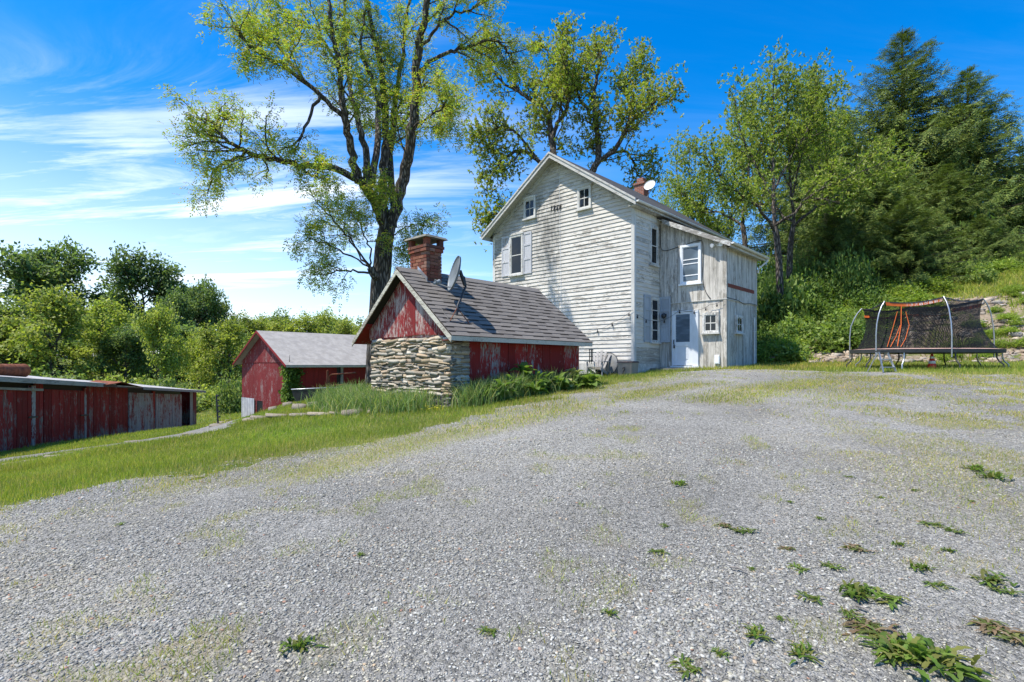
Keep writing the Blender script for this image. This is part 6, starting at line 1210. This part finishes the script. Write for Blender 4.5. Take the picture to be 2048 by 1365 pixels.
def mount_small(e, c, n, q): link('mast', MB().tube([c - n * 0.05, c - n * 0.15 + Vector((0, 0, -0.1)), Vector((0, 0, 0.0))], 0.022, 6).mesh('mast', M['metal']), e); low = c + Vector((0, 0, -0.24)); tip = c + n * 0.30 + Vector((0, 0, -0.12)); link('feed_arm', MB().tube([low, tip], 0.012, 5).tube([tip, tip - n * 0.07], 0.03, 6).mesh('feed_arm', M['metal']), e)
dish('satellite_dish', None, c2, (-0.55, -0.72, 0.42), 0.29, (M['dish_white'],), 'small white satellite dish beside the house chimney', tuple(f2), mount_small)

# ------------------------------------------------------------------ trampoline, step ladder, cone
tx, ty = 13.48, 17.6; tz = gz(tx, ty) ; TE = empty('trampoline', (tx, ty, tz)); tag(TE, 'long oval trampoline with black safety net and orange trim below the bank', 'trampoline')
A_, B_ = 2.18, 1.20; ZB = 0.50 - tz
def oval(t, k=1.0): c, s_ = math.cos(t), math.sin(t); return Vector((A_ * k * math.copysign(abs(c) ** 0.8, c), B_ * k * math.copysign(abs(s_) ** 0.8, s_), 0))
N = 56; ring = [oval(2 * math.pi * i / N) + Vector((0, 0, ZB - 0.06)) for i in range(N)]
link('frame', MB().tube(ring + [ring[0]], 0.03, 8, False).mesh('frame', M['metal']), TE)
vs = []
for i in range(N):
    t = 2 * math.pi * i / N; vs += [oval(t, 1.03) + Vector((0, 0, ZB - 0.11)), oval(t, 1.035) + Vector((0, 0, ZB + 0.005)), oval(t, 0.87) + Vector((0, 0, ZB + 0.035)), oval(t, 0.87) + Vector((0, 0, ZB - 0.0))]
fs = []; mi = []
for i in range(N):
    a, b = 4 * i, 4 * ((i + 1) % N)
    for k in range(4): fs.append((a + k, b + k, b + (k + 1) % 4, a + (k + 1) % 4)); mi.append(1 if k == 1 else 0)
pm = MB().add(vs, fs); pm.mi = mi; link('edge_pad', pm.mesh('edge_pad', [M['pad'], M['pad_faded']]), TE)
link('mat', MB().add([oval(2 * math.pi * i / N, 0.87) + Vector((0, 0, ZB - 0.01)) for i in range(N)] + [oval(2 * math.pi * i / N, 0.87) + Vector((0, 0, ZB - 0.02)) for i in range(N)], [tuple(range(N)), tuple(range(N, 2 * N))[::-1]]).mesh('mat', M['black']), TE)
def gzl(x, y): return gz(tx + x, ty + y) - tz
for i in range(10):
    t = 2 * math.pi * (i + 0.5) / 10; p = oval(t); o = oval(t, 1.0) / max(oval(t).length, 1e-6); q = p + o * 0.16
    link('leg', MB().tube([p + Vector((0, 0, ZB - 0.05)), p + Vector((0, 0, ZB - 0.26)), p + o * 0.05 + Vector((0, 0, (ZB - 0.3) * 0.75)), q + Vector((0, 0, 0.18 * ZB)), q + Vector((0, 0, gzl(q.x, q.y) - 0.01))], 0.022, 7).mesh('leg', M['metal_dark'] if i % 3 else M['metal']), TE)
poles = []
for (t, hgt) in ((math.pi * 0.85, 1.86), (math.pi * 1.15, 1.97), (math.pi * 1.49, 2.08), (0.0, 2.13), (math.pi * 0.48, 1.95)):
    p = oval(t, 1.03); o = Vector((p.x, p.y, 0)).normalized(); top = p - o * 0.36 + Vector((0, 0, ZB + hgt - 0.45)); poles.append((t, top))
    link('net_pole', MB().tube([p + Vector((0, 0, ZB - 0.25)), p + Vector((0, 0, ZB + 0.45)), p - o * 0.03 + Vector((0, 0, ZB + 0.80)), p - o * 0.12 + Vector((0, 0, ZB + (hgt - 0.45) * 0.74)), p - o * 0.23 + Vector((0, 0, ZB + (hgt - 0.45) * 0.89)), top], 0.020, 8).mesh('net_pole', M['metal']), TE)
def netmat():
    t = NT('net'); uv = t.coord('UV'); x, y, _ = t.sep(uv); a = t.math('FRACT', t.math('MULTIPLY', t.math('ADD', x, y), 26)); b = t.math('FRACT', t.math('MULTIPLY', t.math('SUBTRACT', x, y), 26))
    hole = t.math('MULTIPLY', t.math('GREATER_THAN', a, 0.40), t.math('GREATER_THAN', b, 0.40)); tr = t.n('ShaderNodeBsdfTransparent'); mx = t.n('ShaderNodeMixShader'); t.set(mx.inputs[0], hole); t.t.links.new(t.bsdf((0.012, 0.012, 0.013), 0.7, 0.2), mx.inputs[1]); t.t.links.new(tr.outputs[0], mx.inputs[2]); return t.done(mx.outputs[0])
M['net'] = netmat()
poles.sort(key=lambda q: q[0] % (2 * math.pi)); PT = [(q[0] % (2 * math.pi), q[1]) for q in poles]; PT.append((PT[0][0] + 2 * math.pi, PT[0][1]))
def rim(t):
    t = t % (2 * math.pi)
    for (t0, p0), (t1, p1) in zip(PT[:-1], PT[1:]):
        if t0 <= t <= t1: f = (t - t0) / (t1 - t0); q = p0.lerp(p1, f); q.z -= 0.10 * math.sin(math.pi * f); return q
    return PT[0][1]
NU, NV = 72, 10; vs = []; uv = []
for i in range(NU + 1):
    t = 2 * math.pi * i / NU; top = rim(t); bot = oval(t, 0.93) + Vector((0, 0, ZB + 0.03))
    for j in range(NV + 1):
        f = j / NV; p = bot.lerp(top, f); k = 1 - 0.09 * math.sin(math.pi * f) ; p = Vector((p.x * k, p.y * k, p.z)); vs.append(p); uv.append((i * 13.0 / NU, f * 2.0))
Qn = [(i * (NV + 1) + j, (i + 1) * (NV + 1) + j, (i + 1) * (NV + 1) + j + 1, i * (NV + 1) + j + 1) for i in range(NU) for j in range(NV)]
me = quads_mesh('safety_net', np.array([tuple(v) for v in vs]), Qn, M['net'], smooth=True); ul = me.uv_layers.new(name='UVMap'); li = np.empty(len(me.loops), np.int32); me.loops.foreach_get('vertex_index', li); ul.data.foreach_set('uv', np.array(uv, np.float32)[li].ravel()); link('safety_net', me, TE)
def band(name, t0, t1, f0, f1, mat, out=1.012):
    n = 20; vs = []
    for k_ in (out, out + 0.004):
        for i in range(n + 1):
            t = t0 + (t1 - t0) * i / n; top = rim(t); bot = oval(t, 0.93) + Vector((0, 0, ZB + 0.03))
            for f in (f0, f1): p = bot.lerp(top, f); k = (1 - 0.09 * math.sin(math.pi * f)) * k_; vs.append(Vector((p.x * k, p.y * k, p.z)))
    m = 2 * (n + 1); fs = []
    for i in range(n): a = 2 * i; fs += [(a, a + 2, a + 3, a + 1), (m + a, m + a + 1, m + a + 3, m + a + 2), (a + 1, a + 3, m + a + 3, m + a + 1), (a, m + a, m + a + 2, a + 2)]
    link(name, MB().add(vs, fs).mesh(name, mat), TE)
def bannermat():
    t = NT('banner'); c = t.coord(); x, y, z = t.sep(c); blk = t.math('FRACT', t.math('MULTIPLY', x, 7.5)); lt = t.noise(t.map(c, (30, 30, 60)), 1.0, 2); ink = t.math('MULTIPLY', t.math('GREATER_THAN', lt, 0.50), t.math('GREATER_THAN', blk, 0.25)); ink = t.math('MULTIPLY', ink, t.ss(x, -1.2, -0.9)); return t.done(t.bsdf(t.mix(ink, (0.62, 0.13, 0.025), (0.75, 0.62, 0.55)), 0.6, 0.3))
pi = math.pi; band('banner', pi * 1.16, pi * 1.48, 0.915, 0.985, bannermat()); band('net_border', pi * 0.86, pi * 1.99, 0.975, 1.0, M['pad'], 1.02); band('net_border', 0.01, pi * 0.84, 0.95, 1.0, M['pad'], 1.01); band('net_trim', pi * 0.40, pi * 0.95, 0.78, 0.83, M['orange']); band('net_trim', 0.02, pi * 0.2, 0.84, 0.91, M['orange']); band('net_trim', pi * 0.2, pi * 0.40, 0.78, 0.80, M['orange'])
def netpt(t, f, k_=1.02): top = rim(t); bot = oval(t, 0.93) + Vector((0, 0, ZB + 0.03)); p = bot.lerp(top, f); k = (1 - 0.09 * math.sin(math.pi * f)) * k_; return Vector((p.x * k, p.y * k, p.z))
tz_ = MB().tube([netpt(pi * 1.250, 0.92), netpt(pi * 1.250, 0.5), netpt(pi * 1.255, 0.05)], 0.013, 6).tube([netpt(pi * 1.245, 0.5), netpt(pi * 1.230, 0.25), netpt(pi * 1.215, 0.03)], 0.009, 6); tz_.tube([netpt(pi * 1.225, 0.80), netpt(pi * 1.200, 0.45), netpt(pi * 1.195, 0.03)], 0.009, 5).tube([netpt(pi * 1.275, 0.80), netpt(pi * 1.300, 0.5), netpt(pi * 1.290, 0.2), netpt(pi * 1.275, 0.03)], 0.009, 5); link('door_zip', tz_.mesh('door_zip', M['orange']), TE)
# step ladder
b = at(1772, 741, 15.7); LD = empty('step_ladder', (b.x, b.y, gz(b.x, b.y)), 0.25); tag(LD, 'small aluminium step ladder standing before the trampoline', 'ladder')
for sx in (-1, 1): link('rail', MB().bar((sx * 0.24, -0.12, 0), (sx * 0.15, 0.10, 0.62), 0.025, 0.05).mesh('rail', M['metal']), LD); link('rear_leg', MB().bar((sx * 0.22, 0.42, 0), (sx * 0.14, 0.13, 0.60), 0.02, 0.03).mesh('rear_leg', M['metal']), LD)
for z_, w_ in ((0.16, 0.215), (0.39, 0.18)): y_ = -0.12 + 0.22 * z_ / 0.62; link('step', MB().box(-w_, w_, y_ - 0.05, y_ + 0.06, z_ - 0.02, z_ + 0.01).mesh('step', M['metal']), LD)
link('top_step', MB().box(-0.17, 0.17, 0.03, 0.20, 0.60, 0.635).mesh('top_step', M['metal_dark']), LD)
b = at(1864, 736, 17.0); CN = empty('traffic_cone', (b.x, b.y, gz(b.x, b.y))); tag(CN, 'red and white traffic cone standing under the trampoline', 'cone')
link('base', MB().box(-0.16, 0.16, -0.16, 0.16, 0, 0.03).mesh('base', M['cone_red']), CN); body = [(0.125, 0.03), (0.096, 0.16), (0.068, 0.28), (0.050, 0.36), (0.028, 0.46), (0.012, 0.462)]
link('body', MB().lathe([(0.125, 0.031), (0.028, 0.46), (0.0, 0.461)], n=18).mesh('body', M['cone_red']), CN)
for z0, z1 in ((0.15, 0.24), (0.31, 0.39)): f = lambda z_: 0.127 + (0.030 - 0.127) * (z_ - 0.031) / 0.429; link('band', MB().lathe([(f(z0), z0), (f(z0) + 0.003, z0), (f(z1) + 0.003, z1), (f(z1), z1)], n=18).mesh('band', M['cone_white']), CN)

# ------------------------------------------------------------------ by the house wall
b = HF.world(-1.06, -0.80, 0); AD = empty('adirondack_chair', (b.x, b.y, gz(b.x, b.y)), THETA + 0.25 + math.pi); tag(AD, 'weathered grey slatted garden chair against the white house wall', 'chair')
def part(name, mb, mat, par): return link(name, mb.mesh(name, mat), par)
for i in range(5):
    u = (i - 2) * 0.105; fan = u * 0.55; h = 0.98 - 0.035 * (i - 2) ** 2; part('back_slat', MB().hexa([(u * 0.72 - 0.038, -0.16, 0.28), (u * 0.72 + 0.038, -0.16, 0.28), (u * 0.72 + 0.038, -0.18, 0.28), (u * 0.72 - 0.038, -0.18, 0.28), (u + fan - 0.050, -0.44, h), (u + fan + 0.050, -0.44, h), (u + fan + 0.050, -0.46, h), (u + fan - 0.050, -0.46, h)]), M['chair_grey'], AD)
for i in range(5): y_ = 0.36 - i * 0.105; z_ = 0.36 - i * 0.025; part('seat_slat', MB().box(-0.27, 0.27, y_ - 0.045, y_ + 0.045, z_, z_ + 0.02), M['chair_grey'], AD)
for sx in (-1, 1):
    part('arm', MB().hexa([(sx * 0.30 - 0.06, -0.30, 0.55), (sx * 0.30 + 0.06, -0.30, 0.55), (sx * 0.30 + 0.07, 0.42, 0.55), (sx * 0.30 - 0.07, 0.42, 0.55), (sx * 0.30 - 0.06, -0.30, 0.572), (sx * 0.30 + 0.06, -0.30, 0.572), (sx * 0.30 + 0.07, 0.42, 0.572), (sx * 0.30 - 0.07, 0.42, 0.572)]), M['chair_grey'], AD)
    part('leg', MB().box(sx * 0.29 - 0.013, sx * 0.29 + 0.013, 0.28, 0.38, 0.0, 0.548), M['chair_grey'], AD)
    part('stringer', MB().hexa([(sx * 0.262 - 0.012, -0.55, 0.0), (sx * 0.262 + 0.012, -0.55, 0.0), (sx * 0.262 + 0.012, 0.41, 0.24), (sx * 0.262 - 0.012, 0.41, 0.24), (sx * 0.262 - 0.012, -0.55, 0.10), (sx * 0.262 + 0.012, -0.55, 0.10), (sx * 0.262 + 0.012, 0.41, 0.355), (sx * 0.262 - 0.012, 0.41, 0.355)]), M['chair_grey'], AD)
M['lid_grey'] = plain('lid_grey', (0.20, 0.20, 0.19), 0.6, 0.3, 0.1, 0.2, 4)
b = HF.world(-0.95, -0.33, 0); RT = empty('round_lid', (b.x, b.y, gz(b.x, b.y))); tag(RT, 'grey round metal lid leaning on the house wall right of the chair', 'lid'); RT.rotation_euler = (0, 0, THETA)
q = Matrix.Rotation(math.radians(80), 3, 'X'); link('disc', MB().lathe([(0.0, 0.05), (0.22, 0.045), (0.40, 0.02), (0.43, 0.0), (0.43, -0.015), (0.0, -0.005)], (0, 0.05, 0.43), 28, q).mesh('disc', M['lid_grey']), RT); link('rim', MB().tube([Vector((0, 0.05, 0.43)) + q @ Vector((0.43 * math.cos(t), 0.43 * math.sin(t), 0)) for t in np.linspace(0, 2 * math.pi, 29)], 0.016, 6, False).mesh('rim', M['metal_dark']), RT)
b = HF.world(-1.25, -0.38, 0); WH = empty('cart_wheel', (b.x, b.y, gz(b.x, b.y)), THETA); tag(WH, 'black wheel standing in the shade behind the garden chair', 'wheel'); q = Matrix.Rotation(math.radians(-82), 3, 'X'); c_ = Vector((0, 0.0, 0.20))
link('tyre', MB().tube([c_ + q @ Vector((0.17 * math.cos(t), 0.17 * math.sin(t), 0)) for t in np.linspace(0, 2 * math.pi, 25)], 0.042, 8, False).mesh('tyre', M['rubber']), WH); link('rim', MB().lathe([(0.0, 0.02), (0.05, 0.03), (0.13, 0.012), (0.13, -0.012), (0.0, -0.02)], c_, 20, q).mesh('rim', M['metal_dark']), WH)
b = HF.world(0.12, -0.62, 0); BX_ = empty('storage_box', (b.x, b.y, gz(b.x, b.y) - 0.01), THETA); tag(BX_, 'tan plastic storage box with a hose at the house corner', 'box')
part('body', MB().hexa([(-0.26, -0.22, 0), (0.26, -0.22, 0), (0.26, 0.22, 0), (-0.26, 0.22, 0), (-0.29, -0.25, 0.46), (0.29, -0.25, 0.46), (0.29, 0.25, 0.46), (-0.29, 0.25, 0.46)]), M['box_tan'], BX_); part('lid', MB().hexa([(-0.31, -0.27, 0.462), (0.31, -0.27, 0.462), (0.31, 0.27, 0.462), (-0.31, 0.27, 0.462), (-0.28, -0.24, 0.52), (0.28, -0.24, 0.52), (0.28, 0.24, 0.52), (-0.28, 0.24, 0.52)]), M['box_brown'], BX_)
part('hose_hook', MB().tube([(-0.05, -0.262, 0.02), (-0.04, -0.27, 0.14), (0.03, -0.275, 0.22), (0.02, -0.275, 0.30), (-0.04, -0.27, 0.29), (-0.05, -0.265, 0.24)], 0.014, 6), M['cable'], BX_)
# wind chime under the near eave of the outbuilding
w = KF.world(0.30, 4.66, 0.53); WC = empty('wind_chime', tuple(w)); tag(WC, 'dark wind chime hanging from the far eave corner of the outbuilding', 'wind chime')
part('cord', MB().tube([(0, 0, 0), (0, 0, -0.10)], 0.004, 4), M['cable'], WC); part('hoop', MB().lathe([(0.0, -0.10), (0.06, -0.10), (0.06, -0.115), (0.0, -0.115)], n=12), M['metal_dark'], WC)
for i in range(5): t = 2 * pi * i / 5; part('tube', MB().tube([(0.045 * math.cos(t), 0.045 * math.sin(t), -0.115), (0.045 * math.cos(t), 0.045 * math.sin(t), -0.17 - 0.0), (0.045 * math.cos(t), 0.045 * math.sin(t), -0.42 - 0.02 * i)], 0.009, 6), M['metal_dark'], WC)
part('clapper', MB().tube([(0, 0, -0.115), (0, 0, -0.30)], 0.003, 4).lathe([(0.0, -0.285), (0.03, -0.285), (0.03, -0.305), (0.0, -0.305)], n=10), M['metal_dark'], WC)
# string lights looped along the walls
SLW = empty('string_lights', tuple(HF.world(0, 0, 1.2)), THETA); tag(SLW, 'string of small dark bulbs looped along the house walls', 'string lights'); o_ = Vector((0, 0, 1.2))
path = [(-4.2, -0.07, 2.3), (-3.4, -0.07, 1.75), (-2.6, -0.07, 1.35), (-1.7, -0.07, 1.38), (-0.9, -0.07, 1.62), (-0.02, -0.08, 2.05), (0.08, 0.3, 1.85), (0.09, 1.2, 1.72), (0.15, 1.80, 1.75), (0.9, 1.84, 2.12), (1.6, 1.84, 2.08), (2.1, 1.84, 2.25), (2.60, 1.84, 2.38)]
P = [Vector(p) - o_ for p in path]; cp = []
for i in range(len(P) - 1):
    for k in range(6): t = k / 6; q = P[i].lerp(P[i + 1], t); q.z -= 0.05 * math.sin(pi * t); cp.append(q)
cp.append(P[-1]); part('wire', MB().tube(cp, 0.006, 4), M['cable'], SLW); bl = MB().lathe([(0.0, 0.0), (0.018, -0.01), (0.018, -0.05), (0.032, -0.085), (0.028, -0.115), (0.0, -0.13)], n=8).mesh('bulb', M['metal_dark'])
for k in range(4, len(cp), 5): link('bulb', bl, SLW, cp[k])

# ------------------------------------------------------------------ by the shed, the barn and the lawn edge
w = LF.world(1.55, 0.9, st_(1.55) + 0.10 + 0.05 + 0.055 * 1.25); DR = empty('rusty_drum', (w.x, w.y, w.z), LANG + 0.05); tag(DR, 'rusty metal drum lying on the long shed roof', 'drum'); q = Matrix.Rotation(math.radians(90), 3, 'Y')
link('drum_body', MB().lathe([(0.0, -0.95), (0.20, -0.95), (0.215, -0.94), (0.215, -0.3), (0.222, -0.28), (0.215, -0.26), (0.215, 0.3), (0.222, 0.32), (0.215, 0.34), (0.215, 0.90), (0.222, 0.92), (0.20, 0.92), (0.195, 0.80), (0.0, 0.80)], (0, 0, 0.215), 24, q).mesh('drum_body', M['rust']), DR)
SCR = LF.world(0.1, 1.0, st_(0.1) + 0.21); t_ = link('rusty_scrap', MB().hexa([(-0.4, -0.15, 0), (0.35, -0.2, 0.0), (0.3, 0.2, 0.02), (-0.35, 0.15, 0.0), (-0.38, -0.15, 0.03), (0.35, -0.2, 0.10), (0.3, 0.2, 0.12), (-0.33, 0.15, 0.04)]).tube([(-0.3, 0, 0.05), (0.1, 0.1, 0.10), (0.4, -0.1, 0.16)], 0.025, 6).mesh('rusty_scrap', M['rust']), None, tuple(SCR), (0, 0, LANG)); tag(t_, 'bent rusty scrap beside the drum on the shed roof', 'scrap')
b = survey(437, 850); FP = empty('fence_post', (b[0], b[1], gz(*b))); tag(FP, 'thin dark leaning fence post with insulators on the lawn edge', 'post'); part('post', MB().tube([(0, 0, -0.2), (-0.07, 0, 0.98)], 0.028, 8), M['metal_dark'], FP)
for z_ in (0.25, 0.42, 0.60, 0.78, 0.93): part('insulator', MB().tube([(-0.07 * z_, 0, z_), (0.075 - 0.07 * z_, -0.02, z_ + 0.01)], [0.022, 0.03], 7), M['metal_dark'], FP)
ROCKS = []
for k in range(5):
    Pk, Qk = rubble(200 + k); ROCKS.append(quads_mesh('rock', Pk, Qk, M['rock']))
n_rock = 0
def rock(px, py, L, W, H, label, group=None, rz=None):
    L *= 0.56; W *= 0.56; H *= 0.75; p = survey(px, py); rz = random.uniform(-0.4, 0.4) if rz is None else rz; o = link('rock', ROCKS[(int(px) * 7 + int(py)) % 5], None, (p[0], p[1], gz(*p) + H * 0.10), (random.uniform(-.1, .1), random.uniform(-.1, .1), rz), (L, W, H)); tag(o, label, 'rock', group)
rock(712, 829, 0.95, 0.5, 0.26, 'largest flat brown rock at the lawn edge before the tall grass', rz=0.5); rock(752, 826, 0.6, 0.4, 0.16, 'flat pale rock just right of the largest lawn edge rock', rz=0.5); rock(785, 822, 0.5, 0.3, 0.14, 'long low rock at the right end of the lawn edge row', rz=0.6); rock(445, 847, 0.9, 0.5, 0.16, 'flat slab on the small rock pile beside the fence post'); rock(458, 842, 0.6, 0.4, 0.18, 'top slab of the small rock pile beside the fence post'); rock(432, 853, 0.5, 0.35, 0.12, 'lowest slab of the small rock pile beside the fence post')
for i, (px, py, L, H) in enumerate(((560, 834, 0.9, 0.16), (600, 832, 0.8, 0.14), (640, 831, 0.9, 0.14), (520, 838, 0.7, 0.16), (575, 812, 0.7, 0.35), (545, 822, 0.6, 0.4), (600, 818, 0.6, 0.28), (630, 812, 0.7, 0.22), (500, 842, 0.6, 0.14), (675, 829, 0.5, 0.10))): rock(px, py, L, L * 0.6, H, ('flat stone', 'low slab', 'long flat stone', 'broken stone', 'upright rubble block', 'dark rubble block', 'squat rubble stone', 'rounded rubble stone', 'flat stone by the corrugated sheet', 'small stone')[i] + (' in the rough rubble before the barn corner' if i != 8 else ''), 'rubble before the barn')
for i, (px, py, L, H) in enumerate(((25, 930, 0.5, 0.10), (60, 924, 0.4, 0.09), (105, 916, 0.45, 0.11), (140, 909, 0.30, 0.10), (158, 905, 0.26, 0.12), (178, 902, 0.22, 0.08), (222, 895, 0.28, 0.11), (246, 891, 0.2, 0.09), (268, 886, 0.65, 0.10), (330, 878, 0.4, 0.08), (380, 870, 0.5, 0.08))): rock(px, py, L, L * 0.55, H, ('first', 'second', 'third', 'fourth', 'fifth', 'sixth', 'seventh', 'eighth', 'ninth', 'tenth', 'last')[i] + ' stone from the left in the row edging the gravel lane', 'stones edging the lane', 0.6)
# pipe gate and iron trough by the barn
b = at(655, 810, 17.5); PG = empty('pipe_gate', (b.x, b.y, gz(b.x, b.y)), -0.35); tag(PG, 'low rusty pipe gate half hidden in the tall grass', 'gate'); part('post', MB().tube([(0, 0, -0.1), (0, 0, 0.75)], 0.035, 8).lathe([(0.0, 0.80), (0.04, 0.77), (0.04, 0.75), (0.0, 0.75)], n=8), M['rust'], PG); part('rail', MB().tube([(0.05, 0, 0.35), (0.08, 0, 0.60), (0.16, 0, 0.66), (1.1, 0, 0.72)], 0.025, 7), M['rust'], PG); part('rail', MB().tube([(0.05, 0, 0.30), (1.1, 0, 0.36)], 0.02, 6), M['rust'], PG)
b = at(635, 812, 19.5); TRO = empty('water_trough', (b.x, b.y, gz(b.x, b.y)), -0.3); tag(TRO, 'dark iron trough in the grass before the barn side', 'trough'); part('tub', MB().hexa([(-0.75, -0.28, 0), (0.75, -0.28, 0), (0.75, 0.28, 0), (-0.75, 0.28, 0), (-0.85, -0.34, 0.42), (0.85, -0.34, 0.50), (0.85, 0.34, 0.50), (-0.85, 0.34, 0.42)]), M['metal_dark'], TRO); part('rim', MB().tube([(-0.85, -0.34, 0.43), (0.85, -0.34, 0.51), (0.85, 0.34, 0.51), (-0.85, 0.34, 0.43), (-0.85, -0.34, 0.43)], 0.02, 6), M['metal'], TRO)
# dry stone pile in the brush beside the addition
b = at(1572, 722, 22.6); DS = empty('stone_pile', (b.x, b.y, gz(b.x, b.y)), 0.35); tag(DS, 'pile of stacked flat brown stones in the brush beside the addition', 'stone pile'); random.seed(5); k = 0
for lev in range(9):
    z_ = 0.04 + lev * 0.075; half = 0.85 - lev * 0.05; x = -half + lev * 0.06
    while x < half + lev * 0.02: w_ = random.uniform(0.22, 0.5); link('stone', ROCKS[k % 5], DS, (x + w_ / 2, random.uniform(-0.06, 0.06) + 0.03 * lev, z_), (random.uniform(-.08, .08), random.uniform(-.1, .1), random.uniform(-.2, .2)), (w_ * 1.1, 0.42, 0.095)).data; x += w_; k += 1
# sticks on the gravel
for (px0, py0, px1, py1, nm, lab) in ((1460, 1148, 1490, 1155, 'stick', 'pale straight stick on the gravel, the left of two'), (1712, 1230, 1738, 1240, 'stick', 'pale stick on the gravel among the right hand weeds')):
    p, q = survey(px0, py0), survey(px1, py1); a, c = Vector((p[0], p[1], gz(*p) + 0.03)), Vector((q[0], q[1], gz(*q) + 0.03)); t_ = link(nm, MB().tube([(0, 0, 0), tuple((c - a) * 0.5 + Vector((0, 0, 0.006))), tuple(c - a)], [0.006, 0.007, 0.004], 6).mesh(nm, M['wood_grey']), None, tuple(a)); tag(t_, lab, 'stick')
